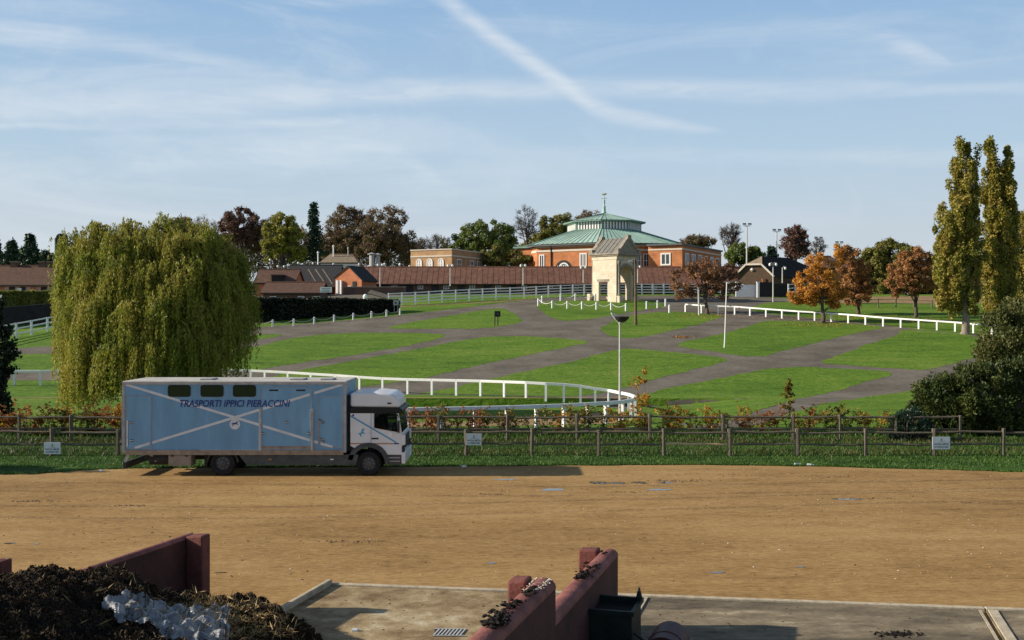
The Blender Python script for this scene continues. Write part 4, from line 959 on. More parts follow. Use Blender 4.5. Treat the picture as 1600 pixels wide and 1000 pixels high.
# -- weeping willow
def willow():
    r = np.random.default_rng(5); Y = 63.0; b = on(240, Y)
    t = thing('weeping_willow', b, 'big weeping willow in yellowing leaf behind the blue lorry', 'tree')
    k = Y / F; L, Ax, br, tops = [], [], [], []
    # domes of hanging boughs in tiers: (picture x, picture y of its top, half width px, depth offset m, drop m)
    domes = [(100, 366, 22, .2, 3.2), (385, 400, 16, .3, 3.8), (330, 358, 26, -1.0, 2.4), (395, 440, 10, .2, 4.2), (92, 400, 12, .2, 4.0), (92, 470, 10, -.8, 4.6), (115, 560, 18, -3.4, 3.0), (150, 570, 20, -3.9, 3.0), (150, 352, 30, -.4, 2.3), (205, 347, 34, .4, 2.2), (262, 343, 36, .6, 2.3), (305, 352, 32, .3, 2.4), (345, 368, 30, 0, 2.6), (118, 378, 26, -.3, 2.6), (180, 362, 28, -1.6, 2.2), (285, 366, 34, -1.6, 2.4), (235, 362, 32, -1.3, 2.2), (370, 392, 22, -.2, 3.4),
             (106, 408, 20, -.8, 3.4), (140, 402, 28, -2.0, 2.6), (185, 410, 30, -2.8, 2.4), (232, 415, 32, -2.9, 2.6), (285, 405, 34, -2.9, 2.6), (330, 410, 30, -2.3, 2.9), (362, 428, 22, -1.6, 3.6),
             (112, 455, 20, -1.8, 4.6), (150, 462, 28, -3.1, 4.2), (205, 470, 32, -3.8, 3.8), (258, 462, 32, -3.9, 3.9), (305, 468, 30, -3.5, 3.8), (350, 470, 26, -2.8, 3.9), (378, 460, 15, -1.0, 3.9), (100, 440, 14, 0, 4.6),
             (130, 500, 24, -3.3, 4.0), (180, 520, 30, -4.2, 3.6), (235, 525, 30, -4.4, 3.4), (290, 520, 30, -4.2, 3.4), (335, 515, 26, -3.4, 3.2), (108, 520, 14, -2.4, 3.8),
             (160, 380, 34, 2.4, 4.5), (230, 370, 40, 2.8, 4.5), (300, 375, 38, 2.6, 4.5), (350, 400, 26, 2.0, 4.5), (120, 410, 24, 2.0, 5.0), (200, 430, 40, 3.6, 4.8), (280, 430, 40, 3.6, 4.8)]
    for (cx, ty, hw, dy, drop) in domes:
        c = at(240 + (cx - 240) * .93, ty, Y + dy); cxx, cz = c.x - b.x, c.z - b.z; rx, ry = hw * k * .82, hw * k * .9
        hub = np.array([cxx * .9, dy * .9, cz - .7]); tops.append(hub)
        for q2 in range(int(27 * hw / 30) + 4):
            a = r.uniform(0, 2 * np.pi); q = math.sqrt(r.uniform(.02, 1))
            p0 = np.array([cxx + math.cos(a) * q * rx, dy + math.sin(a) * q * ry, cz - q ** 2 * .85 + r.normal(0, .22)])
            br.append((hub + r.normal(size=3) * .1, p0 + np.array([0, 0, .02]), .03, .012))
            out = np.array([math.cos(a), math.sin(a), 0]) * q; lock = drop * r.uniform(.55, 1.25)
            for _ in range(7):
                s0 = p0 + r.normal(size=3) * np.array([.15, .15, .10]); ln = lock * r.uniform(.4, 1.15)
                ln = max(min(ln, s0[2] - (r.uniform(.3, .9) if cxx < -2 else r.uniform(.8, 1.9))), .7)
                n = int(ln / .058); tt = np.sort(r.uniform(0, 1, n))[:, None]
                arc = out * (.42 * np.minimum(1, tt * ln / 1.2) ** .6) + np.array([0, 0, .16]) * np.maximum(0, np.sin(np.minimum(tt * ln, 1.0) * np.pi))
                sway = np.array([r.normal(0, .09), r.normal(0, .09), 0]) * tt * ln / 2.5
                L.append(s0 + arc + sway - np.array([0, 0, 1]) * tt * ln + r.normal(size=(n, 3)) * np.array([.04, .04, .02]))
                Ax.append(np.tile(np.array([[0, 0, -1.0]]), (n, 1)) + out * .5 * (tt < .12) + r.normal(size=(n, 3)) * .32)
    P = np.concatenate(L); A = np.concatenate(Ax); m = P[:, 2] > .3; P, A = P[m], A[m]
    yel = (P[:, 0] < (at(150, 500, Y).x - b.x)) & (P[:, 2] < 4.2) & (r.random(len(P)) < .5) | (r.random(len(P)) < .06)
    for nm, sel, mm in (('crown', ~yel, 'l_willow'), ('yellow_leaves', yel, 'l_willow_y')):
        link(nm, np_mesh(nm, leaf_quads(P[sel], .085, .30, r, axis=A[sel], jit=.25), 4, M[mm]), t)
    segs, _, _ = curve_segs((0, 0, -.4), (.2, 0, 3.0), .55, .42, 0, 5, r)
    for h in tops:
        s_, _, _ = curve_segs((.2, 0, 2.6 + r.uniform(0, .4)), h, .2, .05, .08, 5, r); segs += s_
    link('trunk', tube_mesh('trunk', segs, M['bark'], 8), t); link('twigs', tube_mesh('twigs', br, M['bark'], 4), t)
willow()

# -- poplars at right
def poplar(pxb, pyb, tips, label, seed, Y=None, n=62000):
    b = gp(pxb, pyb) if Y is None else on(pxb, Y); Y = b.y
    lobes = [px_lobe(b, x, (t + bt) / 2, w, (bt - t) / 2, Y, dy=d) for x, t, bt, w, d in tips]
    return tree('poplar', b, lobes, label, 'l_poplar', 'bark_pale', ncl=430, clr=.44, nleaf=n, leaf=.135, trunk_r=.40, trunk_h=4, ntwig=3, twig_r=.015, seed=seed, shell=.05, flatten=1.9, nmain=10, limb_r=.2)
poplar(1508, 522, [(1505, 205, 420, 20, 0), (1496, 275, 500, 33, .3), (1514, 310, 505, 22, -.4), (1526, 220, 380, 9, .4), (1482, 350, 490, 22, -.3), (1518, 260, 450, 15, .3), (1473, 405, 490, 13, 0), (1505, 203, 300, 11, 0)], 'tall poplar with a pale trunk, left of the pair', 21)
poplar(1562, 520, [(1547, 208, 420, 14, 0), (1574, 224, 430, 14, .3), (1561, 255, 510, 25, -.2), (1556, 360, 525, 20, .4), (1578, 310, 500, 11, 0), (1547, 206, 290, 10, 0), (1570, 222, 320, 11, 0)], 'tall poplar with twin tips, right of the pair', 22, Y=116)
poplar(1598, 520, [(1600, 326, 480, 15, 0), (1590, 380, 500, 9, .4), (1612, 340, 500, 20, 0)], 'shorter poplar cut by the right edge of the view', 23, Y=124, n=26000)

# -- russet and orange trees on the lawns
def lawn_tree(pxb, pyb, lobes, leafm, label, seed, n, **k):
    b = gp(pxb, pyb); lb = [px_lobe(b, x, y, w, h, b.y, ryd=w * .8, dy=d) for x, y, w, h, d in lobes]
    return tree('autumn_tree', b, lb, label, leafm, 'bark', nleaf=int(n * 1.75), seed=seed, group='russet and orange trees by the far running rail', **{**dict(ncl=150, clr=.5, leaf=.115, trunk_r=.24, trunk_h=1.3, ntwig=8, twig_r=.018, shell=.4, nmain=9), **k})
lawn_tree(1105, 491, [(1095, 436, 46, 30, 2), (1066, 452, 24, 20, 1.4), (1134, 438, 32, 28, 2.4), (1105, 420, 36, 18, 2)], 'l_russet', 'russet half-bare tree with a dark trunk beside the stone gateway', 31, 8000, ntwig=18, lean=(0, .8))
lawn_tree(1285, 505, [(1285, 440, 38, 36, 2.4), (1262, 462, 26, 18, 1.9), (1310, 458, 24, 22, 2.6), (1292, 410, 22, 24, 2.4), (1318, 400, 13, 20, 2.4)], 'l_orange', 'bright orange and yellow tree leaning over the running rail', 32, 9500, lean=(.35, 1.2))
lawn_tree(1341, 491, [(1330, 415, 24, 28, 0), (1335, 450, 28, 30, 0), (1318, 395, 14, 14, 0), (1345, 435, 18, 34, .4)], 'l_rust', 'upright copper-brown tree just right of the bright orange tree', 33, 10500)
lawn_tree(1431, 496, [(1425, 430, 36, 30, 0), (1405, 445, 22, 24, -.5), (1448, 425, 24, 32, .3), (1430, 405, 26, 18, 0)], 'l_rust', 'rusty orange tree next to the left poplar', 34, 11000)

# -- trees on the skyline
def FINE(k):
    k = dict(k); k['ncl'] = int(k.get('ncl', 60) * 2.3); k['clr'] = k.get('clr', 1.3) * .66; k['leaf'] = k.get('leaf', .34) * .62; k['nmain'] = 11; return k
def far_tree(pxb, Y, lobes, leafm, label, seed, n, name='far_tree', **k):
    b = on(pxb, Y); lb = [px_lobe(b, x, y, w, h, Y) for x, y, w, h in lobes]
    top = min(l[1] - l[3] for l in lobes)
    return tree(name, b, lb, label, leafm, k.pop('barkm', 'bark'), nleaf=int(n * 2.4), seed=seed, group='trees on the skyline', **{**dict(ncl=60, clr=1.3, leaf=.34, trunk_r=.4, trunk_h=4, ntwig=8, twig_r=.03, shell=.3), **FINE(k)})
far_tree(378, 225, [(378, 352, 35, 25), (360, 365, 20, 18), (396, 372, 18, 22)], 'l_copper', 'dark copper beech rising behind the willow', 41, 7000, ncl=70, nmain=9)
far_tree(322, 240, [(320, 366, 30, 24)], None, 'bare grey tree between the willow and the copper beech', 42, 0, ncl=60, ntwig=7)
far_tree(285, 236, [(283, 360, 22, 22)], 'l_brown', 'brown tree top just over the willow', 43, 2500, ncl=30)
far_tree(430, 245, [(428, 365, 26, 26)], None, 'bare tree behind the yellow-green tree', 44, 0, ncl=40)
far_tree(441, 218, [(440, 365, 28, 32), (424, 390, 18, 24), (462, 385, 18, 30)], 'l_yellowgreen', 'bright yellow-green tree right of the copper beech', 45, 7500, ncl=75, clr=1.15)
far_tree(546, 232, [(545, 362, 36, 42), (520, 385, 24, 30)], 'l_brown', 'large half-bare olive-brown tree above the tan-roofed hut', 46, 5500, ncl=90, ntwig=16, clr=1.6)
far_tree(606, 228, [(602, 365, 40, 44), (632, 385, 20, 30), (580, 390, 24, 26)], 'l_brown', 'large reddish-brown half-bare tree left of the window block', 47, 7000, ncl=95, ntwig=16, clr=1.6)
far_tree(684, 250, [(684, 385, 24, 14)], None, 'low bare tree left of the round green trees', 48, 0, ncl=35)
far_tree(757, 226, [(757, 375, 44, 30), (730, 385, 28, 22), (785, 380, 26, 28)], 'l_green', 'broad dark green tree left of the tall bare tree', 49, 9000, ncl=80, ntwig=10)
far_tree(823, 240, [(823, 340, 20, 20), (815, 360, 14, 18), (832, 362, 12, 20)], None, 'tall bare tree between two green trees', 50, 0, ncl=45, trunk_h=9, clr=1.1)
far_tree(870, 238, [(868, 362, 30, 28), (850, 375, 18, 22), (888, 360, 18, 24)], 'l_olive', 'olive tree rising left of the hall roof', 51, 7000, ncl=60)
far_tree(918, 250, [(920, 350, 26, 20)], 'l_brown', 'thin brown tree peeping over the hall roof', 52, 1500, ncl=40)
far_tree(800, 196, [(800, 404, 34, 16), (770, 402, 22, 16), (826, 408, 14, 10)], 'l_olive', 'low olive bushes in front of the hall drum', 53, 6500, ncl=50, trunk_h=1.5, clr=1.0, leaf=.28)
far_tree(1141, 215, [(1141, 368, 16, 17)], None, 'small bare tree right of the hall wing', 54, 0, ncl=40, trunk_h=6, clr=1.0)
far_tree(1158, 212, [(1155, 398, 20, 16), (1178, 402, 14, 18)], 'l_green', 'dark green bush below the first floodlight', 55, 4000, ncl=36, clr=1.1)
far_tree(1095, 236, [(1090, 378, 26, 8)], 'l_brown', 'brown tree tops over the wing roof', 56, 1500, ncl=26)
far_tree(1241, 222, [(1240, 377, 22, 22), (1246, 392, 18, 16)], 'l_copper', 'reddish sparse tree beside the second floodlight', 57, 3200, ncl=50, ntwig=10)
far_tree(1279, 226, [(1279, 388, 12, 14)], None, 'little bare tree by the third floodlight', 58, 0, ncl=24, clr=.9)
far_tree(1384, 176, [(1388, 400, 36, 28), (1362, 415, 22, 26), (1412, 410, 22, 24), (1385, 440, 40, 20)], 'l_olive', 'rounded olive and orange tree behind the rusty trees', 59, 10000, ncl=80, clr=1.1, trunk_h=2)
far_tree(1345, 186, [(1345, 440, 26, 26)], 'l_brown', 'dull brown tree behind the copper-brown tree', 60, 4000, ncl=40, clr=1.0, trunk_h=2)
far_tree(1545, 190, [(1545, 440, 20, 22), (1530, 452, 20, 14)], 'l_green', 'dark green tree between the two poplars', 61, 3500, ncl=36, clr=1.0, trunk_h=2)
far_tree(1475, 185, [(1478, 440, 26, 20), (1450, 452, 22, 14)], 'l_brown', 'brown bush behind the left poplar', 62, 3500, ncl=36, clr=1.0, trunk_h=2)
far_tree(662, 244, [(655, 385, 12, 14)], None, 'thin bare tree at the right of the big brown trees', 63, 0, ncl=20, clr=.9)

def conifer(pxb, Y, top, w, bot, label, seed, n=3500, leaf=.3, leafm='l_conifer', name='conifer'):
    r = np.random.default_rng(seed); b = on(pxb, Y); k = Y / F; H = at(pxb, top, Y).z - b.z; z0 = max(at(pxb, bot, Y).z - b.z, .3); rr = w * k
    t = thing(name, b, label, 'tree', 'conifers on the skyline')
    link('trunk', tube_mesh('trunk', [(np.array([0, 0, -.3]), np.array([0, 0, H]), .3, .03)], M['bark'], 6), t)
    P, br = [], []; nw = max(14, int((H - z0) / .5))
    for i in range(nw):
        z = z0 + (H - z0) * (i / nw) ** .9; rad = rr * (1 - (z - z0) / (H - z0)) * r.uniform(.7, 1.15) + .1
        for j in range(8):
            a = r.uniform(0, 6.28); L = rad * r.uniform(.45, 1.25); d = np.array([math.cos(a), math.sin(a), r.uniform(-.15, .2)])
            br.append((np.array([0, 0, z]), np.array([0, 0, z]) + d * L, .05, .015)); m = max(6, int(n / (nw * 8))); tt = r.uniform(.15, 1, (m, 1))
            P.append(np.array([0, 0, z]) + d * L * tt + r.normal(size=(m, 3)) * np.array([.3, .3, .22]) * (1.2 - tt * .5) - np.array([0, 0, .35]) * tt)
    link('branches', tube_mesh('branches', br, M['bark'], 4), t)
    link('crown', np_mesh('crown', leaf_quads(np.concatenate(P), leaf, .5, r, flat=1.0), 4, M[leafm]), t)
    return t
conifer(47, 205, 365, 24, 412, 'dark conifer at far left with a rounded top', 71, 5000)
conifer(18, 210, 376, 24, 412, 'dark conifer second from the left edge', 72, 4500)
conifer(-8, 214, 372, 24, 412, 'dark conifer cut by the left edge of the view', 73, 4000)
conifer(72, 215, 392, 18, 415, 'short green conifer between the dark conifers and the willow', 76, 3000)
conifer(490, 222, 316, 25, 404, 'slim dark conifer against the sky', 74, 3600)
conifer(1206, 205, 385, 12, 412, 'small dark conifer behind the black barn', 75, 1800)

def far_wood(x0, x1, top, bot, Y, n, leafm, seed):
    r = np.random.default_rng(seed); px_ = r.uniform(x0, x1, n); t = top + 9 * np.sin(px_ * .045 + seed) + 6 * np.sin(px_ * .13 + 2 * seed) + 3 * np.sin(px_ * .37); py_ = t + (bot - t) * r.uniform(0, 1, n) ** 1.3
    Yv = Y + r.uniform(-5, 5, n); P = np.stack([(px_ - 800) * Yv / F, Yv, CAM_H - (py_ - 500) * Yv / F], -1) + r.normal(size=(n, 3)) * .3
    link('far_wood', np_mesh('far_wood', leaf_quads(P, .28, .5, r), 4, M[leafm]), kind='stuff')
far_wood(300, 660, 372, 425, 262, 30000, 'l_brown', 3); far_wood(690, 850, 388, 420, 256, 9000, 'l_olive', 5); far_wood(1100, 1620, 418, 462, 236, 30000, 'l_brown', 8); far_wood(-60, 110, 400, 440, 240, 9000, 'l_green', 9)
def bushes(name, base, lobes, leafm, label, n, leaf, seed, cat='bush', dense=.3, ncl=60, clr=.5, wood=True, trunk_h=.5):
    r = np.random.default_rng(seed); t = thing(name, base, label, cat)
    C = sample_lobes(lobes, ncl, r, dense); br = []
    for c in C:
        s_, _, _ = curve_segs((c[0] * .25, c[1] * .25, -.1), c, .05, .012, .05, 3, r); br += s_
    link('branches', tube_mesh('branches', br, M['bark'], 4), t)
    ci = r.integers(0, ncl, n); d = unit(r.normal(size=(n, 3))) * r.uniform(0, 1, (n, 1)) ** .45 * clr * r.uniform(.7, 1.2, ncl)[ci][:, None]
    P = C[ci] + d; P[:, 2] = np.maximum(P[:, 2], .03)
    out = unit(d + .3 * unit(P)); link('foliage', np_mesh('foliage', leaf_quads(P, leaf, .38, r, axis=out * .8 + np.array([0, 0, .2]), jit=.5), 4, M[leafm]), t)
    return t
b = on(1530, 48.6)
bushes('evergreen_bush', b, [px_lobe(b, 1525, 640, 95, 60, 48.6, 60), px_lobe(b, 1470, 628, 48, 40, 48.6, 45), px_lobe(b, 1590, 620, 60, 50, 48.6, 50), px_lobe(b, 1540, 600, 60, 28, 48.6, 45), px_lobe(b, 1500, 672, 90, 26, 48.2, 50)], 'l_yew', 'large dark evergreen bush behind the rail fence at the right', 62000, .085, 81, dense=.55, ncl=330, clr=.42)
b = on(1575, 70)
bushes('tall_bush', b, [px_lobe(b, 1582, 528, 46, 54, 70, 40), px_lobe(b, 1554, 560, 30, 34, 70, 34), px_lobe(b, 1606, 505, 34, 46, 70, 36)], 'l_bush', 'tall dull green bush standing behind the dark evergreen', 26000, .12, 82, dense=.5, ncl=160, clr=.55)
b = on(1418, 46.2)
bushes('holly_bush', b, [px_lobe(b, 1418, 662, 24, 26, 46.2, 22), px_lobe(b, 1440, 672, 26, 18, 46.2, 22), px_lobe(b, 1400, 676, 20, 14, 46.2, 18)], 'l_holly', 'small glossy dark bush at the left foot of the evergreen', 9000, .05, 83, dense=.4, ncl=60, clr=.22)
# dark ivy-clad trunk at the left edge
def ivy_trunk():
    r = np.random.default_rng(9); Y = 49.0; b = on(3, Y); t = thing('ivy_trunk', b, 'dark ivy-covered tree trunk at the left edge of the view', 'tree')
    k = Y / F; top = at(3, 470, Y).z - b.z
    segs, _, _ = curve_segs((0, 0, -.3), (-.25, 0, top), .28, .12, 0, 6, r); link('trunk', tube_mesh('trunk', segs, M['bark'], 8), t)
    P = []
    for z in np.arange(.1, top, .16):
        w = .42 * (1 - .3 * z / top) + .12 * math.sin(z * 2.2) + (.25 if 1.2 < top - z < 2.6 else 0)
        n = 90; a = r.uniform(0, 6.28, n); q = w * r.uniform(.4, 1.1, n); P.append(np.stack([np.cos(a) * q - .25 * z / top, np.sin(a) * q, z + r.normal(0, .12, n)], -1))
    for (pxe, pye) in ((22, 575), (19, 538), (27, 552), (16, 512), (-20, 500)):
        e = at(pxe, pye, Y) - b; s0 = np.array([-.1, 0, max(e.z - .5, .4)]); tt = r.uniform(.2, 1, (170, 1)); P.append(s0 + (np.array(e) - s0) * tt + r.normal(size=(170, 3)) * .09)
    link('ivy', np_mesh('ivy', leaf_quads(np.concatenate(P), .09, .7, r), 4, M['l_ivy']), t)
ivy_trunk()
# the black clipped hedge and the far-left clipped hedge
def clipped_hedge(name, A, B, top, thick, leafm, label, n, leaf, seed, lowcut=0.0):
    r = np.random.default_rng(seed); A, B = Vector(A), Vector(B); d = (B - A); L = d.length; dn = d.normalized(); nn = Vector((-dn.y, dn.x, 0)).normalized()
    t = thing(name, A, label, 'hedge')
    u = r.uniform(0, 1, n); face = r.random(n); v = np.where(face < .55, r.uniform(-.06, .12, n), r.uniform(0, 1, n)); w = np.where(face < .55, r.uniform(0, 1, n), 1 + r.normal(0, .03, n))
    gx = A.x + d.x * u + nn.x * v * thick; gy = A.y + d.y * u + nn.y * v * thick; g = gz(gx, gy); tz = top[0] + (top[1] - top[0]) * u + .05 * np.sin(u * 31)
    P = np.stack([gx - A.x, gy - A.y, g + lowcut + (tz - g - lowcut) * w - A.z], -1) + r.normal(size=(n, 3)) * .05
    link('foliage', np_mesh('foliage', leaf_quads(P, leaf, .6, r), 4, M[leafm]), t)
    core = MB(); q = []
    ns = 12
    for i in range(ns + 1):
        p = A + d * (i / ns); tt = top[0] + (top[1] - top[0]) * i / ns - .12
        for vv in (.12, .88):
            g0 = gzf(p.x + nn.x * thick * vv, p.y + nn.y * thick * vv)
            q += [(p.x + nn.x * thick * vv, p.y + nn.y * thick * vv, g0 - .1), (p.x + nn.x * thick * vv, p.y + nn.y * thick * vv, tt)]
    fs = [(0, 1, 3, 2), (4 * ns, 4 * ns + 1, 4 * ns + 3, 4 * ns + 2)]
    for i in range(ns): a = 4 * i; fs += [(a, a + 4, a + 5, a + 1), (a + 2, a + 3, a + 7, a + 6), (a + 1, a + 5, a + 7, a + 3)]
    core.add(q, fs).build('inner_growth', M['l_blackhedge'] if leafm == 'l_blackhedge' else M['bark'], t)
    return t
hA, hB = gp(385, 505), gp(624, 487)
clipped_hedge('black_hedge', hA, hB, (at(385, 467, hA.y).z, at(624, 469.5, hB.y).z), 2.2, 'l_blackhedge', 'long near-black clipped hedge behind the chain posts', 15000, .16, 84)
clipped_hedge('left_hedge', gp(-40, 487), gp(95, 482), (at(0, 456, gp(-40, 487).y).z, at(90, 456.5, gp(95, 482).y).z), 1.2, 'l_olive', 'clipped green and russet hedge before the left stable', 7000, .15, 85)
def hedge_board():
    p, q = at(614.5, 480, gp(614, 488).y - .25), at(624, 480, gp(624, 487).y - .25); z1, z0 = at(615, 469, p.y).z, at(615, 477, p.y).z
    t = thing('hedge_notice', (p.x, p.y, gzf(p.x, p.y)), 'small square grey notice on the end of the black hedge', 'sign')
    MB().box(p.x, q.x, p.y - .06, p.y, z0, z1).build('board', M['steel'], t)
    for xx in (p.x + .12, q.x - .12): MB().box(xx - .03, xx + .03, p.y + .002, p.y + .05, gzf(p.x, p.y) - .1, z1 - .05).build('post', M['steel'], t)
    MB().box(p.x + .2, q.x - .2, p.y - .075, p.y - .062, z0 + .2, z0 + .42).build('print', M['lead'], t)
hedge_board()
# shrub outside the left edge of the view whose shade falls along the verge
b = Vector((-22.6, 38.6, 0))
bushes('shade_shrub', b, [(0, 0, 1.5, 1.7, 1.2, 1.6), (-2.0, 0, 1.2, 1.5, 1.2, 1.3)], 'l_dark', 'dense dark shrub on the verge beyond the left edge', 9000, .11, 86, dense=.5, ncl=70, clr=.45)

# -- young autumn hedging behind the rail fences
def sapling_proto(seed, H, W, n, leaf, leafm, conical=False):
    r = np.random.default_rng(seed); br, P = [], []
    nst = 1 if conical else r.integers(3, 6)
    for i in range(nst):
        a = r.uniform(0, 6.28); tip = np.array([math.cos(a) * W * .5 * (0 if conical else 1), math.sin(a) * W * .3 * (0 if conical else 1), H * r.uniform(.75, 1.0)])
        s_, pts, _ = curve_segs((0, 0, -.05), tip, .014, .004, .03, 4, r); br += s_
        for _ in range(9 if not conical else 26):
            f = r.uniform(.12, 1); p = np.array(pts[int(f * 4)]) if f < 1 else pts[4]; p = np.array([0, 0, -.05]) * (1 - f) + tip * f
            L = W * r.uniform(.2, .6) * ((1.15 - f) if conical else 1); d = unit(np.array([r.normal(), r.normal(), r.uniform(.1, .9)])); br.append((p, p + d * L, .006, .002))
            m = max(3, n // (nst * (9 if not conical else 26))); P.append(p + d * L * r.uniform(.25, 1.1, (m, 1)) + r.normal(size=(m, 3)) * .045)
    return tube_mesh('stem', br, M['bark'], 4), np_mesh('foliage', leaf_quads(np.concatenate(P), leaf, .62, r), 4, M[leafm])
PRO = {k: [sapling_proto(300 + 10 * j + i, 1.15, .8, 300, .055, mm) for i in range(3)] for j, (k, mm) in enumerate((('red', 'l_red'), ('golden', 'l_gold'), ('green', 'l_hedgegreen')))}
LM = [(100, 'the left rail fence'), (660, 'the lorry cab'), (740, 'the middle white sign'), (968, 'the dish lamp'), (1088, 'the pale new rail'), (1232, 'the tall conical sapling'), (1330, 'the green bush end of the hedge')]
ORDN = ['first', 'second', 'third', 'fourth', 'fifth', 'sixth', 'seventh', 'eighth', 'ninth', 'tenth', 'eleventh', 'twelfth']
cnt = {}
def sapling(pxs, Y, kind, sc_, i):
    b = on(pxs, Y); lm = [l for l in LM if l[0] <= pxs]; nm = lm[-1][1] if lm else 'the left edge of the view'
    key = (kind, nm); cnt[key] = cnt.get(key, 0) + 1
    t = thing('hedge_sapling', b, f'{ORDN[cnt[key] - 1]} {kind}-leaved hedge sapling right of {nm}', 'sapling', 'young autumn hedging behind the rail fences', rz=rnd.uniform(0, 6.28))
    st, fo = PRO[kind][i % 3]
    for nme, me in (('stem', st), ('foliage', fo)): link(nme, me, t)
    t.scale = (sc_ * 1.05, sc_ * 1.05, sc_)
i = 0
for xs, Yh in (((4, 200, 15), 47.6), ((646, 1400, 17), 48.2)):
    x_ = xs[0]
    while x_ < xs[1]:
        if abs(x_ - 1005) > 7 and abs(x_ - 1232) > 8:
            kd_ = rnd.choices(['red', 'golden', 'green'], [3, 3, 5] if x_ > 960 else ([2, 3, 5] if x_ < 300 else [2, 2, 5]))[0]
            sapling(x_ + rnd.uniform(-4, 4), Yh + rnd.uniform(-.25, .35), kd_, rnd.uniform(.75, 1.1) * (1.15 if x_ < 300 else 1.0), i); i += 1
        x_ += xs[2] * rnd.uniform(.75, 1.25)
def tall_sapling(pxs, top, leafm, label, seed, conical):
    b = on(pxs, 48.3); H = at(pxs, top, 48.3).z - b.z
    t = thing('tall_sapling', b, label, 'sapling'); st, fo = sapling_proto(seed, H, 1.0, 700, .062, leafm, conical)
    link('stem', st, t); link('foliage', fo, t)
tall_sapling(1005, 572, 'l_gold', 'tall yellow-leaved sapling right of the dish lamp', 401, False)
tall_sapling(1232, 584, 'l_hedgegreen', 'tall thin conical sapling rising above the hedge', 402, True)

# -- grass blades on the verge, weeds under the hedge, fallen leaves
M['blade'] = leafmat('blade', [(.022, .05, .009), (.042, .095, .014), (.08, .155, .024), (.14, .18, .045)], scale=.8, trans=.25)
M['fallen'] = leafmat('fallen', [(.20, .09, .03), (.36, .18, .05), (.45, .28, .08)], scale=3, trans=.1)
def blades(name, X, Y, h, w, m, seed):
    r = np.random.default_rng(seed); n = len(X); Z = gz(X, Y) - .01; B = np.stack([X, Y, Z], -1); a = r.uniform(0, 6.28, n); u = np.stack([np.cos(a), np.sin(a), 0 * a], -1) * w
    hh = h * r.uniform(.5, 1.3, (n, 1)); lean = np.concatenate([r.normal(0, .45, (n, 2)), np.ones((n, 1))], 1) * hh
    return link(name, np_mesh(name, np.stack([B - u, B + u, B + lean], 1), 3, M[m]), kind='stuff')
n = 85000; X = rng.uniform(-23, 24, n); Yv = rng.uniform(39.3, 51.5, n)
ex = np.array([p[0] for p in edge]); ey = np.array([p[1] for p in edge]); Yv = np.maximum(Yv, np.interp(X, ex, ey) + .06 + np.abs(rng.normal(0, .05, n)))
blades('grass', X, Yv, .085, .022, 'blade', 1)
n = 5000; X = rng.uniform(-20, 22, n); blades('grass', X, np.interp(X, ex, ey) + np.abs(rng.normal(0, .12, n)), .11, .02, 'blade', 2)
n = 9000; X = rng.uniform(-23, 20, n); blades('weeds', X, 47.9 + rng.normal(0, .45, n), .22, .03, 'blade', 3)
M['dry'] = leafmat('dry', [(.03, .05, .012), (.05, .075, .015), (.12, .10, .035), (.04, .07, .014)], scale=.5, trans=.15)
n = 12000; X = rng.uniform(-23, 22, n); blades('weeds', X, np.where(rng.random(n) < .6, 45.6, 43.0) + rng.normal(0, .5, n), .17, .022, 'dry', 4)
def scatter_leaves(name, cpx, n, sx, sy, size, seed):
    r = np.random.default_rng(seed); c = gp(*cpx); X = c.x + r.normal(0, sx, n); Yl = c.y + r.normal(0, sy, n); P = np.stack([X, Yl, gz(X, Yl) + .04], -1)
    link(name, np_mesh(name, leaf_quads(P, size, .6, r, flat=3), 4, M['fallen']), kind='stuff')
scatter_leaves('fallen_leaves', (1065, 527), 260, .55, .5, .07, 1)
for i, (cx, cy, n, sx) in enumerate(((1110, 494, 420, 2.6), (1290, 508, 480, 3.0), (1345, 494, 420, 3), (1430, 500, 450, 3), (1250, 497, 260, 4))):
    scatter_leaves('fallen_leaves', (cx, cy), n, sx, 1.6, .065, 20 + i)

from mathutils import noise

# ---------------------------------------------------------------- fences and rails
def mesh_of(mb, name, m, smooth=False): return mb.mesh(name, m, (0, 0, 0), smooth)
def rough_post(h, w, seed):
    r = random.Random(seed); mb = MB(); n = 4; pts = [(r.uniform(-.012, .012), r.uniform(-.012, .012), -.2 + (h + .2) * i / n) for i in range(n + 1)]
    mb.path(pts, [w * r.uniform(.92, 1.08) * .62 for _ in pts], 6); return mb
def rough_rail(mb, p0, p1, w, h, r):
    p0, p1 = Vector(p0), Vector(p1); k = 5
    pts = [p0.lerp(p1, i / k) + Vector((0, r.uniform(-.012, .012), r.uniform(-.018, .018) if 0 < i < k else 0)) for i in range(k + 1)]
    return mb.path(pts, [h * .5 * r.uniform(.8, 1.15) * (.75 if i in (0, k) else 1) for i in range(k + 1)], 6)
def rail_fence(name, label, bases, h, rails, seed, special=None, wdt=.13):
    r = random.Random(seed); t = thing(name, bases[0], label, 'fence')
    metas = [mesh_of(rough_post(h, wdt, seed + k), 'post', M['wood_grey'], True) for k in range(4)]
    for i, b in enumerate(bases): inst('post', metas[i % 4], t, b, r.uniform(0, 6.28), (1, 1, r.uniform(.95, 1.05)))
    for i in range(len(bases) - 1):
        for j, z in enumerate(rails):
            a, b = bases[i], bases[i + 1]; mb = MB(); m = M['wood_grey']; lab = None
            if special and special == (i, j): m = M['wood_new']; lab = 'pale new split rail'
            rough_rail(mb, (a.x, a.y, a.z + z + r.uniform(-.03, .03)), (b.x, b.y, b.z + z + r.uniform(-.03, .03)), .1, .10, r)
            o = mb.build('rail', m, t, smooth=True)
            if lab: o['label'] = lab
    return t
Yf = 42.3
fx = [-24, 80, 184, 288, 392, 496, 600, 728, 831, 935, 1037, 1140, 1246, 1352, 1459, 1568, 1675]
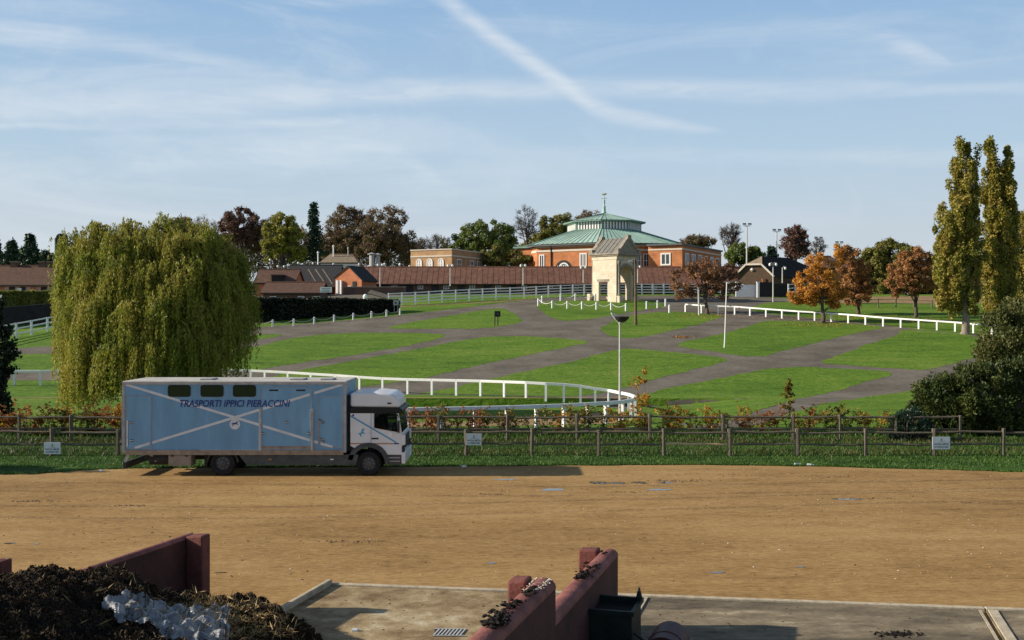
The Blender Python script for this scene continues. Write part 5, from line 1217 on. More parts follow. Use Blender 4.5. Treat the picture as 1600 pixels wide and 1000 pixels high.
rail_fence('rail_fence', 'weathered two-rail fence nearest the sand yard, carrying the white signs', [on(x, Yf) for x in fx], 1.02, (.90, .44), 51, special=(10, 1))
bx = [-50, 30, 111, 192, 273, 354, 435, 516, 597, 685, 793, 901, 1015, 1130, 1239, 1312, 1400, 1500]
rail_fence('rail_fence', 'weathered rail fence behind the first, in front of the autumn hedging', [on(x, 46.0) for x in bx], 1.08, (.97, .48), 52)
rail_fence('rail_fence', 'dark brown field fence under the trees at the right', [gp(x, y) for x, y in ((1345, 481), (1372, 480), (1400, 480), (1428, 481), (1456, 482), (1484, 484), (1512, 486))], 1.15, (1.0, .55), 53, wdt=.16)

def white_rail(name, label, pts, h=.95, post=.14, railw=.085, railh=.20, cat='running rail', skip=()):
    """rounded white running rail: a post and a length of rail at each base point"""
    t = thing(name, pts[0], label, cat)
    pm = mesh_of(MB().box(-post / 2, post / 2, -post / 2, post / 2, -.15, 1.0), 'post', M['white_paint'])
    for i, b in enumerate(pts):
        d = pts[min(i + 1, len(pts) - 1)] - pts[max(i - 1, 0)]
        inst('post', pm, t, b, math.atan2(d.y, d.x), (1, 1, h * .985))
    for i in range(len(pts) - 1):
        if i in skip: continue
        a, b = pts[i], pts[i + 1]
        mb = MB(); mb.beam((a.x, a.y, a.z + h + railh * .3), (b.x, b.y, b.z + h + railh * .3), railw * 1.6, railh * .9); mb.build('rail', M['white_paint'], t, bevel=.02)
    return t
U = [(-60, 603), (-20, 602.5), (22, 602), (63, 602), (104, 601.5), (146, 601), (188, 600.5), (230, 600), (272, 600), (314, 600), (356, 600.5), (392, 601), (414, 602), (450, 604), (486, 606.5), (524, 609), (562, 612), (598, 614.5), (637, 616), (675, 617), (713, 618), (751, 619), (788, 620.5), (822, 622), (853, 624), (881, 626), (907, 629), (930, 632), (951, 635), (969, 639), (983, 643), (992, 648)]
U2 = [(993, 652), (986, 656), (973, 659), (946, 662), (918, 664), (881, 667), (838, 669), (792, 671), (742, 672.5), (690, 674), (640, 675), (590, 676), (540, 677), (490, 678)]
uP = [gp(*p) for p in U]; uP2 = [gp(*p) for p in U2]
white_rail('running_rail', 'long white running rail that loops round by the dish lamp', uP + uP2)
V = [(1071, 487.5), (1096, 489.5), (1122, 490.5), (1148, 491.5), (1172, 493.5), (1197, 495.5), (1222, 497.5), (1248, 499.5), (1273, 501), (1299, 503), (1325.5, 505), (1352.5, 507.5), (1380, 510), (1407.5, 512), (1435.5, 514), (1464, 516), (1492.5, 518), (1521, 520.5), (1550, 523), (1580, 526), (1612, 529), (1645, 532)]
white_rail('running_rail', 'white running rail along the far edge of the right lawns', [gp(*p) for p in V], h=.90, post=.16, railw=.09, railh=.19)

def board_fence(label, pts, h, nr, group=None):
    t = thing('white_fence', pts[0], label, 'fence', group)
    pm = mesh_of(MB().box(-.10, .10, -.09, .09, -.2, 1.0), 'post', M['white_paint'])
    for b in pts: inst('post', pm, t, b, 0, (1, 1, h))
    for i in range(len(pts) - 1):
        a, b = pts[i], pts[i + 1]
        for j in range(nr):
            z = h * (.26 + .68 * j / (nr - 1))
            mb = MB(); mb.beam((a.x, a.y - .13, a.z + z), (b.x, b.y - .13, b.z + z), .05, .13); mb.build('rail', M['white_paint'], t)
    return t
B4 = [(607, 478), (628, 477), (649, 476), (670, 474.6), (691, 473), (712, 472), (733, 470.8), (754, 469.7), (775, 468.6), (797, 468), (819, 467), (838, 465.5), (857, 464.5), (876, 463.5), (895, 462.6), (913, 462), (932, 461.6), (950, 461.3), (968, 461.3), (986, 461.3), (1003, 461.3), (1020, 461.3), (1037, 461.3), (1055, 461.3), (1073, 461.3), (1091, 461.3), (1108, 461.3), (1126, 461.3), (1144, 461.3), (1161, 461.6)]
board_fence('long white four-rail paddock fence in front of the long range', [gp(*p) for p in B4], 1.72, 4)
board_fence('white three-rail fence at the far left', [gp(*p) for p in ((-30, 540), (-2, 534), (25, 528), (49, 523.5), (74, 518), (99, 513.5), (124, 509.5), (150, 506))], 1.5, 3)
board_fence('short white fence right of the dark boarded gate', [gp(*p) for p in ((1232, 461.5), (1242, 458), (1256, 456), (1270, 455.5))], 1.7, 3)

def chain_fence(label, pts, h, skip=()):
    t = thing('chain_posts', pts[0], label, 'chain fence')
    pm = mesh_of(MB().box(-.09, .09, -.09, .09, -.2, .96).add([(-.09, -.09, .962), (.09, -.09, .962), (.09, .09, .962), (-.09, .09, .962), (0, 0, 1.04)], [(0, 1, 4), (1, 2, 4), (2, 3, 4), (3, 0, 4), (3, 2, 1, 0)]), 'post', M['white_paint'])
    for b in pts: inst('post', pm, t, b, .3, (1, 1, h))
    for i in range(len(pts) - 1):
        if i in skip: continue
        a, b = pts[i] + Vector((0, 0, h * .88)), pts[i + 1] + Vector((0, 0, h * .88)); k = 10
        q = [a.lerp(b, j / k) - Vector((0, 0, h * .42 * 4 * (j / k) * (1 - j / k))) for j in range(k + 1)]
        MB().path(q, .03, 4).build('chain', M['white_paint'] if h > .85 else M['steel'], t)
    return t
chain_fence('low white chain posts along the black hedge', [gp(*p) for p in ((391, 511), (426, 511), (459, 509.5), (491, 506.5), (522, 503), (552, 500), (580.5, 497), (604, 494.5), (625, 492.5))], .8)
chain_fence('white chain posts ringing the gateway lawn', [gp(*p) for p in ((930, 470), (899, 470), (876, 470.3), (847, 473.5), (841, 478), (863, 481.7), (886.5, 482.3), (909.5, 483.3), (932, 484), (955, 484.7), (978, 486.3), (1010.5, 483), (1027.5, 481.5), (1040, 478.8), (1046, 489))], 1.0, skip=(10, 12, 13))

# ---------------------------------------------------------------- lamps and poles
M['pole'] = mat('pole', (.50, .49, .45), .5, .12, 5, spec=.4)
M['pole_wood'] = mat('pole_wood', (.15, .10, .065), .9, .3, 4, .4, 20)
M['lamp_glass'] = mat('lamp_glass', (.75, .75, .72), .3, .05, 5, spec=.6)
M['sandstone'] = M['dirt']
def dish_lamp():
    b = on(968.5, 57.0); t = thing('dish_lamp', b, 'tall slim lamp post with a black dish head and white arm', 'street lamp'); zt = at(968, 504, 57).z
    MB().path([(b.x, b.y, b.z - .2), (b.x, b.y, b.z + 1.6), (b.x, b.y, zt)], [.075, .06, .045], 10).build('pole', M['pole'], t, smooth=True)
    MB().lathe([(.07, -.12), (.22, -.06), (.36, .08), (.40, .18), (.34, .2), (.1, .1)], (b.x + .1, b.y, zt + .12), 18).build('dish', M['dark_plastic'], t, smooth=True)
    MB().path([(b.x - .02, b.y, zt - .02), (b.x - .25, b.y - .05, zt + .22), (b.x - .46, b.y - .1, zt + .50)], [.04, .05, .035], 8).build('arm', M['lamp_glass'], t)
    MB().beam((b.x - .45, b.y - .1, zt + .48), (b.x - .12, b.y - .05, zt + .36), .12, .05).build('reflector', M['lamp_glass'], t)
    MB().tube((b.x, b.y, zt - .1), (b.x + .02, b.y, zt + .08), .07, .1, 8).build('collar', M['steel'], t)
dish_lamp()
def leaning_pole():
    b = gp(1131.5, 543.5); tp = at(1135.5, 441, b.y); t = thing('leaning_pole', b, 'slightly leaning thin white pole with a short top arm on the lawn', 'pole')
    mid = at(1132.5, 530, b.y)
    MB().path([b - Vector((0, 0, .2)), mid, tp], [.065, .055, .045], 8).build('pole', M['white_paint'], t, smooth=True)
    e = at(1152, 440, b.y); MB().beam((tp.x - .1, tp.y, tp.z + .02), (e.x, e.y, e.z), .04, .05).build('arm', M['pole'], t)
    for q in (.15, .95): p = Vector(tp).lerp(e, q); MB().box(p.x - .12, p.x + .12, p.y - .1, p.y + .1, p.z - .12, p.z - .03).build('lamp_head', M['lamp_glass'], t)
leaning_pole()
def wood_pole():
    b = gp(993.5, 508.5); tp = at(992.5, 404, b.y); t = thing('wooden_pole', b, 'brown wooden pole with a small white floodlight in front of the gateway', 'pole')
    MB().path([b - Vector((0, 0, .2)), tp], [.17, .11], 9).build('pole', M['pole_wood'], t, smooth=True)
    p = at(985, 408, b.y); MB().beam((tp.x, tp.y - .1, p.z + .05), (p.x, p.y - .12, p.z), .05, .05).build('arm', M['pole_wood'], t)
    MB().beam((p.x - .2, p.y - .2, p.z), (p.x + .22, p.y - .2, p.z + .06), .22, .13).build('lamp_head', M['lamp_glass'], t)
wood_pole()
def grey_post():
    b = gp(1092.5, 492.3); tp = at(1091.5, 455, b.y); t = thing('grey_post', b, 'thick pale post left of the dark-trunked russet tree', 'post')
    MB().path([b - Vector((0, 0, .2)), b.lerp(tp, .12), tp], [.14, .12, .10], 9).build('pole', M['pole'], t, smooth=True)
    MB().lathe([(.12, 0), (.14, .08), (.02, .2)], tp, 9).build('cap', M['pole'], t)
grey_post()
def yard_lamp(pxb, top, bot, Y, label, heads=2, base=None, arm=.42, group='globe-headed lamps'):
    b = base or at(pxb, bot, Y); Y = b.y; tp = at(pxb, top, Y); t = thing('yard_lamp', b, label, 'street lamp', group)
    MB().path([b - Vector((0, 0, .1)), tp], [.10, .07], 8).build('pole', M['pole'], t, smooth=True)
    for s_ in ((-1, 1) if heads == 2 else (1,)):
        MB().path([tp + Vector((0, 0, -.15)), tp + Vector((s_ * arm * .5, 0, .18)), tp + Vector((s_ * arm, 0, 0))], .035, 6).build('arm', M['pole'], t)
        MB().lathe([(.04, .12), (.16, .02), (.2, -.14), (.14, -.3), (.02, -.34)], tp + Vector((s_ * arm, 0, 0)), 10).build('lamp_head', M['lamp_glass'], t, smooth=True)
yard_lamp(1208, 412, 472, 0, 'double-headed lamp standing in front of the black barn', base=gp(1208, 472))
yard_lamp(1222.5, 418, 441, 163, 'single-headed lamp behind the gate by the black barn', heads=1)
yard_lamp(594, 413, 447, 177.2, 'double-headed lamp on the range eave right of the brick gable', arm=.36)
yard_lamp(703.5, 414, 446, 177.2, 'double-headed lamp on the range eave below the window block', arm=.36)
yard_lamp(817.5, 414, 445, 177.2, 'double-headed lamp on the range eave left of the hall', arm=.36)
yard_lamp(911.5, 417, 441, 177.2, 'double-headed lamp on the range eave left of the gateway', arm=.36)
yard_lamp(996.5, 416, 441, 177.2, 'double-headed lamp on the range eave right of the gateway', arm=.36)
def floodlight(pxf, top, Y, label):
    b = on(pxf, Y); tp = at(pxf, top + 5, Y); t = thing('floodlight', b, label, 'floodlight', 'floodlight masts at the right')
    MB().path([b, tp], [.22, .12], 8).build('mast', M['pole'], t, smooth=True)
    MB().beam(tp + Vector((-.65, 0, 0)), tp + Vector((.65, 0, 0)), .1, .1).build('crossarm', M['steel'], t)
    for s_ in (-1, 1):
        c = tp + Vector((s_ * .5, -.12, .3)); MB().add([(c.x - .34, c.y - .2, c.z - .18), (c.x + .34, c.y - .2, c.z - .18), (c.x + .34, c.y - .05, c.z + .22), (c.x - .34, c.y - .05, c.z + .22), (c.x - .2, c.y + .3, c.z - .1), (c.x + .2, c.y + .3, c.z - .1), (c.x + .2, c.y + .3, c.z + .12), (c.x - .2, c.y + .3, c.z + .12)], [(0, 1, 2, 3), (4, 5, 6, 7), (0, 1, 5, 4), (1, 2, 6, 5), (2, 3, 7, 6), (3, 0, 4, 7)]).build('lamp_head', M['dark_plastic'], t)
        MB().box(c.x - .28, c.x + .28, c.y - .24, c.y - .205, c.z - .15, c.z + .05).build('lens', M['lamp_glass'], t)
floodlight(1167, 348, 208, 'tallest floodlight mast, right of the hall'); floodlight(1213.5, 357, 214, 'floodlight mast over the black barn')
floodlight(1278.5, 369, 224, 'floodlight mast beside the little bare tree'); floodlight(1311, 376, 230, 'lowest floodlight mast, above the orange tree')
def lawn_notice():
    b = gp(777, 509); Y = b.y; t = thing('lawn_notice', b, 'small black notice board on two legs on the lawn', 'sign'); k = Y / F
    x0, x1 = at(773.6, 0, Y).x, at(782, 0, Y).x; z1, z0 = at(0, 486, Y).z, at(0, 495, Y).z
    MB().box(x0, x1, Y - .05, Y, z0, z1).build('board', M['black'], t); MB().box(x0 + .2, x1 - .2, Y - .065, Y - .052, z0 + .25, z1 - .2).build('print', M['lead'], t)
    for x_ in (x0 - .02, x1 - .28): MB().box(x_ - .06, x_ + .06, Y + .002, Y + .1, b.z - .15, z1).build('leg', M['wood_grey'], t)
lawn_notice()

# ---------------------------------------------------------------- lettering
M['ink'] = mat('ink', (.03, .03, .035), .6, .1, 5)
M['ink_blue'] = mat('ink_blue', (.022, .05, .22), .5, .15, 5)
M['ink_grey'] = mat('ink_grey', (.38, .37, .35), .6, .1, 5)
def text(name, body, w, h, loc, m, parent, shear=0.0, bold=.0):
    c = bpy.data.curves.new(name, 'FONT'); c.body = body; c.size = 1; c.shear = shear; c.offset = bold; c.extrude = .001; c.align_x = 'LEFT'; c.resolution_u = 3; c.space_character = 1.02
    o = bpy.data.objects.new(name, c); col.objects.link(o); bpy.context.view_layer.update()
    me = bpy.data.meshes.new_from_object(o); bpy.data.objects.remove(o)
    v = np.array([x.co for x in me.vertices]); x0, x1, y0, y1 = v[:, 0].min(), v[:, 0].max(), v[:, 1].min(), v[:, 1].max()
    og = ORG[parent.name if parent.parent is None else parent.parent.name]
    for x in me.vertices:
        X_ = (x.co.x - x0) / (x1 - x0) * w + loc[0]; Z_ = (x.co.y - y0) / (y1 - y0) * h + loc[2]; x.co = (X_ - og[0], loc[1] - x.co.z - og[1], Z_ - og[2])
    me.materials.clear(); me.materials.append(m)
    o = bpy.data.objects.new(name, me); col.objects.link(o); o.parent = parent; return o
def fence_sign(x0, x1, y0, y1, label):
    Y = Yf - .12; a, b = at(x0, y1, Y), at(x1, y0, Y); w, h = b.x - a.x, b.z - a.z
    t = thing('notice_sign', (a.x, Y, gzf(a.x, Y)), label, 'sign', 'white notice signs on the front rail fence')
    bo = MB().box(a.x, b.x, Y, Y + .02, a.z, b.z).build('board', M['white_paint'], t)
    for p in ((a.x + .04, a.z + .05), (b.x - .04, a.z + .05), (a.x + .04, b.z - .05), (b.x - .04, b.z - .05)): MB().tube((p[0], Y - .006, p[1]), (p[0], Y + .001, p[1]), .012, .012, 6).build('screw', M['steel'], t)
    mx = (a.x + b.x) / 2
    MB().prism([(mx - .03, b.z - .17), (mx + .03, b.z - .17), (mx + .045, b.z - .1), (mx + .01, b.z - .05), (mx - .035, b.z - .07)], Y - .004, Y - .001).build('emblem', M['ink_grey'], t)
    MB().box(mx - w * .2, mx + w * .2, Y - .004, Y - .001, a.z + h * .565, a.z + h * .60).build('print', M['ink_grey'], t)
    text('lettering', 'WAITING LIMITED', w * .84, h * .14, (a.x + w * .08, Y - .002, a.z + h * .34), M['ink'], t, bold=.02)
    text('lettering', 'NO PARKING HERE', w * .78, h * .13, (a.x + w * .11, Y - .002, a.z + h * .12), M['ink'], t, bold=.02)
fence_sign(68.5, 94.5, 691, 709.5, 'white notice sign on the rail fence left of the lorry'); fence_sign(728, 752.5, 677.5, 695.5, 'white notice sign on the rail fence right of the lorry'); fence_sign(1457, 1484.5, 682.5, 702, 'brightest white notice sign on the rail fence below the evergreen')

# ---------------------------------------------------------------- the horse lorry
def lorry():
    YN = 37.2; k = YN / F; YB = YN + 2.45
    X = lambda p: (p - 800) * k
    Z = lambda p: CAM_H - (p - 500) * k
    t = thing('horse_lorry', (X(412), YN + 1.2, 0), 'pale blue horse lorry with crossed white stripes and a white cab', 'lorry')
    M['blue'] = mat('blue', (.16, .33, .50), .38, .13, 1.5, .05, 6, spec=.45, detail=8, stretch=(1.6, 1, .35)); M['blue2'] = mat('blue2', (.175, .35, .52), .38, .13, 1.8, .05, 6, spec=.45, detail=8, stretch=(1.6, 1, .35))
    M['cab_white'] = mat('cab_white', (.72, .73, .75), .35, .05, 1.5, spec=.5, coat=.2)
    M['stripe'] = mat('stripe', (.66, .67, .68), .55, .1, 3); M['sill'] = mat('sill', (.30, .23, .17), .75, .3, 4, .2, 20)
    M['trim'] = mat('trim', (.36, .34, .33), .5, .2, 5, spec=.5); M['glass_dark'] = glassmat('glass_dark', (.012, .013, .014), 0, .04)
    M['glass_cab'] = glassmat('glass_cab', (.02, .025, .025), .9, .03); M['stripe_blue'] = mat('stripe_blue', (.10, .33, .52), .5, .1, 3); M['orange_line'] = mat('orange_line', (.45, .20, .06), .5, .1, 3)
    M['chassis'] = mat('chassis', (.035, .035, .036), .7, .4, 4, .2, 20); M['beige'] = mat('beige', (.28, .23, .185), .7, .2, 4, .2, 20)
    M['skirt'] = mat('skirt', (.075, .08, .082), .6, .3, 3, .1, 10); M['roof_white'] = mat('roof_white', (.46, .44, .40), .7, .2, 1.5)
    bx0, bx1, zb, zt = X(192.5), X(541), Z(707), Z(598.5)
    MB().box(bx0, bx1, YN, YB, zb, zt).build('body', M['blue'], t, bevel=.02)
    MB().box(bx0 - .02, bx1 + .02, YN - .02, YB + .02, zt + .002, zt + .07).build('roof', M['roof_white'], t, bevel=.03)
    MB().box(bx0 - .03, bx1 + .03, YN - .028, YN - .002, zt - .05, zt + .03).build('roof_trim', M['trim'], t)
    for x0, x1 in ((305, 325), (447, 470), (496, 516)): MB().box(X(x0), X(x1), YN + .5, YN + 1.3, zt + .071, zt + .12).build('roof_vent', M['trim'], t, bevel=.02)
    for p0, p1 in ((191, 195.2), (536.8, 541)): MB().box(X(p0), X(p1), YN - .03, YN - .002, zb + .002, zt - .052).build('corner_post', M['trim'], t)
    MB().box(X(195.4), X(536.6), YN - .035, YN - .002, zb - .08, zb + .085).build('sill', M['sill'], t)
    def panel(name, x0, x1, y0, y1, m='blue2', out=.012, fr=True, frm='trim'):
        o = MB().box(X(x0), X(x1), YN - out, YN - .002, Z(y1), Z(y0)).build(name, M[m], t, bevel=.004)
        if fr:
            f = MB(); e = .018
            f.box(X(x0) - e, X(x1) + e, YN - out - .008, YN - .002, Z(y0), Z(y0) + e); f.box(X(x0) - e, X(x1) + e, YN - out - .008, YN - .002, Z(y1) - e, Z(y1))
            f.box(X(x0) - e, X(x0), YN - out - .008, YN - .002, Z(y1), Z(y0)); f.box(X(x1), X(x1) + e, YN - out - .008, YN - .002, Z(y1), Z(y0)); f.build('frame', M[frm], o)
        return o
    d1 = panel('rear_door', 198.5, 236, 619, 700.5); d2 = panel('ramp_door', 409, 486.5, 606, 701); d3 = panel('front_door', 499.5, 535.5, 620, 698.5)
    for x_ in (407.2, 488.3): MB().box(X(x_) - .04, X(x_) + .04, YN - .05, YN - .021, Z(704), Z(639)).build('ramp_post', M['trim'], t, bevel=.006)
    MB().box(X(485.3), X(487), YN - .06, YN - .022, Z(676), Z(640)).build('gas_strut', M['steel'], t)
    MB().box(X(409.5), X(486), YN - .02, YN - .0125, Z(701), Z(697)).build('kick_strip', M['sill'], d2)
    for x_ in (428, 470): MB().box(X(x_ - 7), X(x_ + 7), YN - .02, YN - .0125, Z(611), Z(608.6)).build('vent_slot', M['black'], d2)
    for x_, y_, pr in ((410, 677, d2), (484, 677, d2), (447.5, 659.5, d2), (500, 656, d3), (505, 660, d3), (502, 686, d3), (505.5, 690, d3), (204.5, 660.5, d1), (206.5, 688, d1)):
        MB().box(X(x_ - 2.4), X(x_ + 2.4), YN - .05, YN - .0205, Z(y_ + 1.4), Z(y_ - 1.4)).build('latch', M['chassis'], pr, bevel=.008)
        MB().tube((X(x_ - 3.4), YN - .045, Z(y_ + .4)), (X(x_ + 3.4), YN - .045, Z(y_)), .012, .012, 6).build('handle', M['trim'], pr)
    for x_, y0, y1 in ((199.7, 657, 698), (498, 655, 692)): MB().tube((X(x_), YN - .032, Z(y1)), (X(x_), YN - .032, Z(y0)), .016, .016, 6).build('lock_bar', M['trim'], t)
    for x0, x1 in ((262.5, 298), (313.5, 349.5), (364, 400)):
        def rr(x0, x1, y0, y1, rad):
            out = []
            for cx, cz, a0 in ((x1 - rad, y1 - rad, 0), (x0 + rad, y1 - rad, 90), (x0 + rad, y0 + rad, 180), (x1 - rad, y0 + rad, 270)):
                out += [(cx + rad * math.cos(R(a0 + q * 22.5)), cz + rad * math.sin(R(a0 + q * 22.5))) for q in range(5)]
            return out
        o_ = rr(X(x0), X(x1), Z(620), Z(601.5), .085); i_ = rr(X(x0) + .035, X(x1) - .035, Z(620) + .035, Z(601.5) - .035, .06)
        f = MB(); n = len(o_)
        f.add([(p[0], YN - .022, p[1]) for p in o_] + [(p[0], YN - .022, p[1]) for p in i_] + [(p[0], YN - .002, p[1]) for p in o_] + [(p[0], YN - .002, p[1]) for p in i_],
              [(i, (i + 1) % n, n + (i + 1) % n, n + i) for i in range(n)] + [(i, (i + 1) % n, 2 * n + (i + 1) % n, 2 * n + i) for i in range(n)] + [(n + i, n + (i + 1) % n, 3 * n + (i + 1) % n, 3 * n + i) for i in range(n)])
        w = f.build('window', M['black'], t); MB().prism(i_, YN - .012, YN - .003).build('pane', M['glass_dark'], w)
        xm = lerp(X(x0), X(x1), .62); MB().box(xm - .012, xm + .012, YN - .0165, YN - .0125, Z(620) + .036, Z(601.5) - .036).build('slider_bar', M['black'], w)
    # crossed stripes laid on the side in lengths, clear of doors and posts
    def stripe(name, pa, pb, w, spans, m='stripe', out=.0045):
        a, b = Vector((X(pa[0]), 0, Z(pa[1]))), Vector((X(pb[0]), 0, Z(pb[1])))
        for s0, s1, oo in spans:
            q0, q1 = a.lerp(b, s0), a.lerp(b, s1); h = w / 2 / abs((b - a).normalized().x)
            MB().prism([(q0.x, q0.z - h), (q1.x, q1.z - h), (q1.x, q1.z + h), (q0.x, q0.z + h)], YN - oo - out, YN - oo - .001).build(name, M[m], t)
    fr_ = lambda x_, pa, pb: (x_ - pa[0]) / (pb[0] - pa[0])
    pa, pb = (196, 600.5), (520, 698.5)
    stripe('stripe', pa, pb, .085, [(0, fr_(404.5, pa, pb), .002), (fr_(411, pa, pb), fr_(484.5, pa, pb), .012), (fr_(491, pa, pb), fr_(497, pa, pb), .002), (fr_(501, pa, pb), 1, .012)])
    pa, pb = (207, 701), (536, 600.5)
    stripe('stripe', pa, pb, .085, [(0.01, fr_(234, pa, pb), .012), (fr_(238, pa, pb), fr_(404.5, pa, pb), .006), (fr_(411, pa, pb), fr_(484.5, pa, pb), .012), (fr_(491, pa, pb), 1, .002)])
    text('lettering', 'TRASPORTI IPPICI PIERACCINI', X(453.5) - X(281), Z(624.8) - Z(635.8), (X(281), YN - .0195, Z(635.8)), M['ink_blue'], t, shear=.22, bold=.02)
    c = (X(367), Z(662.8)); MB().tube((c[0], YN - .007, c[1]), (c[0], YN - .002, c[1]), .18, .18, 24).build('badge', M['stripe'], t)
    def galloper(cx, cz, s, y, m, par):
        pts = [(-1, .1), (-.8, .35), (-.35, .28), (.1, .3), (.45, .55), (.62, .8), (.95, .6), (.9, .45), (.68, .45), (.55, .15), (.95, -.1), (1.0, -.3), (.55, -.12), (.35, -.1), (-.2, -.12), (-.6, -.5), (-.95, -.55), (-.7, -.3), (-.55, .0), (-.75, .15)]
        MB().prism([(cx + p[0] * s, cz + p[1] * s) for p in pts], y - .004, y).build('horse_emblem', M[m], par)
    galloper(c[0], c[1] + .01, .12, YN - .0085, 'ink_blue', t)
    # underside
    MB().box(X(215), X(590), YN + .75, YN + 1.05, Z(722), zb - .085).build('chassis_rail', M['chassis'], t); MB().box(X(215), X(590), YN + 1.5, YN + 1.8, Z(722), zb - .085).build('chassis_rail', M['chassis'], t)
    MB().box(X(262.5), X(298), YN + .03, YN + .6, Z(728), Z(708.5) - .06).build('tool_box', M['beige'], t, bevel=.015)
    for x_ in (269, 291): MB().box(X(x_ - 2.2), X(x_ + 2.2), YN + .015, YN + .029, Z(713.5), Z(709.5) - .05).build('catch', M['black'], t)
    MB().tube((X(228), YN + .5, Z(718)), (X(261), YN + .5, Z(718)), .24, .24, 16).build('tank', M['chassis'], t, smooth=True)
    MB().prism([(X(372), Z(710.5)), (X(560), Z(710.5)), (X(556), Z(727)), (X(385), Z(727))], YN + .04, YN + .10).build('side_skirt', M['skirt'], t, bevel=.01)
    MB().box(X(419), X(425), YN + .03, YN + .039, Z(719), Z(717)).build('side_marker', M['orange_line'], t); MB().box(X(516), X(521), YN + .03, YN + .039, Z(719), Z(717)).build('side_marker', M['stripe'], t)
    MB().beam((X(200), YN + .12, Z(709)), (X(193.5), YN + .12, Z(722)), .06, .10).build('bumper_bracket', M['steel'], t); MB().box(X(191), X(196), YN + .05, YB - .05, Z(733), Z(722.5)).build('rear_bumper', M['chassis'], t, bevel=.01)
    MB().beam((X(231), YN + .3, Z(712)), (X(240), YN + .3, Z(722)), .05, .08).build('bracket', M['steel'], t)
    def wheel(pxw, pyw, rad, yn, label=None):
        cx, cz = X(pxw), rad + .002
        w = bpy.data.objects.new('wheel', None); col.objects.link(w); w.parent = t
        o = MB(); rr_ = rad; o.lathe([(rr_ * .60, .0), (rr_ * .9, -.01), (rr_ * .975, .03), (rr_, .07), (rr_, .21), (rr_ * .97, .25), (rr_ * .9, .28), (rr_ * .6, .28)], (cx, yn, cz), 32, 'y', False).build('tyre', M['rubber'], w, smooth=True)
        MB().lathe([(rr_ * .61, .035), (rr_ * .56, .02), (rr_ * .5, .07), (rr_ * .3, .05), (rr_ * .27, .0), (rr_ * .18, -.02), (.01, -.02)], (cx, yn + .004, cz), 24, 'y', False).build('rim', M['skirt'], w, smooth=True)
        b = MB()
        for q in range(8): a = q * math.pi / 4; b.tube((cx + rr_ * .4 * math.cos(a), yn + .03, cz + rr_ * .4 * math.sin(a)), (cx + rr_ * .4 * math.cos(a), yn + .07, cz + rr_ * .4 * math.sin(a)), .016, .016, 6)
        b.build('wheel_nuts', M['trim'], w)
    for yn in (YN + .06, YB - .34): wheel(347, 726, .435, yn); wheel(575.5, 724.5, .42, yn)
    MB().tube((X(347), YN + .3, .43), (X(347), YB - .3, .43), .09, .09, 8).build('axle', M['chassis'], t); MB().tube((X(575.5), YN + .3, .42), (X(575.5), YB - .3, .42), .09, .09, 8).build('axle', M['chassis'], t)
    def arch(cx, cz, r0, r1, a0, a1, y0, y1, name, m):
        mb = MB(); n = 14; q = []
        for i in range(n + 1):
            a = R(a0 + (a1 - a0) * i / n); q += [(cx + r0 * math.cos(a), y0, cz + r0 * math.sin(a)), (cx + r1 * math.cos(a), y0, cz + r1 * math.sin(a)), (cx + r1 * math.cos(a), y1, cz + r1 * math.sin(a)), (cx + r0 * math.cos(a), y1, cz + r0 * math.sin(a))]
        fs = [(0, 1, 2, 3), (4 * n, 4 * n + 3, 4 * n + 2, 4 * n + 1)]
        for i in range(n):
            for j in range(4): fs.append((4 * i + j, 4 * i + (j + 1) % 4, 4 * i + 4 + (j + 1) % 4, 4 * i + 4 + j))
        mb.add(q, fs).build(name, M[m], t)
    arch(X(347), .40, .50, .56, 8, 172, YN + .04, YN + .5, 'mudguard', 'chassis'); arch(X(347), .40, .50, .56, 8, 172, YB - .5, YB - .04, 'mudguard', 'chassis')
    MB().box(X(319), X(323), YN + .05, YN + .45, Z(731), Z(712)).build('mud_flap', M['rubber'], t)
    # cab: solid lower body, open glazed band, roof deflector
    c0, c1 = YN + .06, YB - .06; zwl = Z(677)
    wheel_arc = [(X(575.5) + .60 * math.cos(R(a)), .42 + .60 * math.sin(R(a))) for a in range(160, -1, -16)]
    low = [(X(547), Z(700))] + [p for p in wheel_arc if p[1] > Z(707)] + [(X(604.5), Z(711)), (X(627.5), Z(711)), (X(629.5), Z(696)), (X(628.5), Z(678)), (X(627.5), zwl), (X(547), zwl)]
    low[0] = (X(547), max(low[1][1], Z(697)))
    cab = MB().prism(low, c0, c1).build('cab', M['cab_white'], t, bevel=.015)
    arch(X(575.5), .42, .56, .72, 4, 168, c0 - .02, c0 + .5, 'wheel_arch', 'skirt'); arch(X(575.5), .42, .56, .72, 4, 168, c1 - .5, c1 + .02, 'wheel_arch', 'skirt')
    MB().prism([(X(547), zwl + .001), (X(582.5), zwl + .001), (X(582.5), Z(646)), (X(547), Z(646))], c0, c1).build('cab_rear', M['cab_white'], t)
    MB().box(X(547.5), X(552), c0 + .05, c1 - .05, Z(722), low[0][1]).build('cab_underside', M['chassis'], t)
    for s_, y0 in ((0, c0), (1, c1 - .05)):
        y1 = y0 + .05
        MB().prism([(X(584.6), Z(668.5)), (X(582.55), zwl), (X(626.5), zwl), (X(621.5), Z(675.2))], y0, y1).build('door_sill', M['cab_white'], t)
        MB().prism([(X(582.55), zwl), (X(584.6), Z(668.5)), (X(584.6), Z(646.2)), (X(582.55), Z(646.2))], y0, y1).build('door_pillar', M['cab_white'], t)
        MB().prism([(X(621.5), Z(675.2)), (X(627.4), zwl), (X(622.6), Z(646.2)), (X(619.6), Z(646.2))], y0, y1).build('front_pillar', M['cab_white'], t)
        gl = MB().prism([(X(584.6), Z(668.5)), (X(621.5), Z(675.2)), (X(619.6), Z(646.2)), (X(584.6), Z(646.2))], y0 + .018, y0 + .026).build('side_window', M['glass_cab'], t)
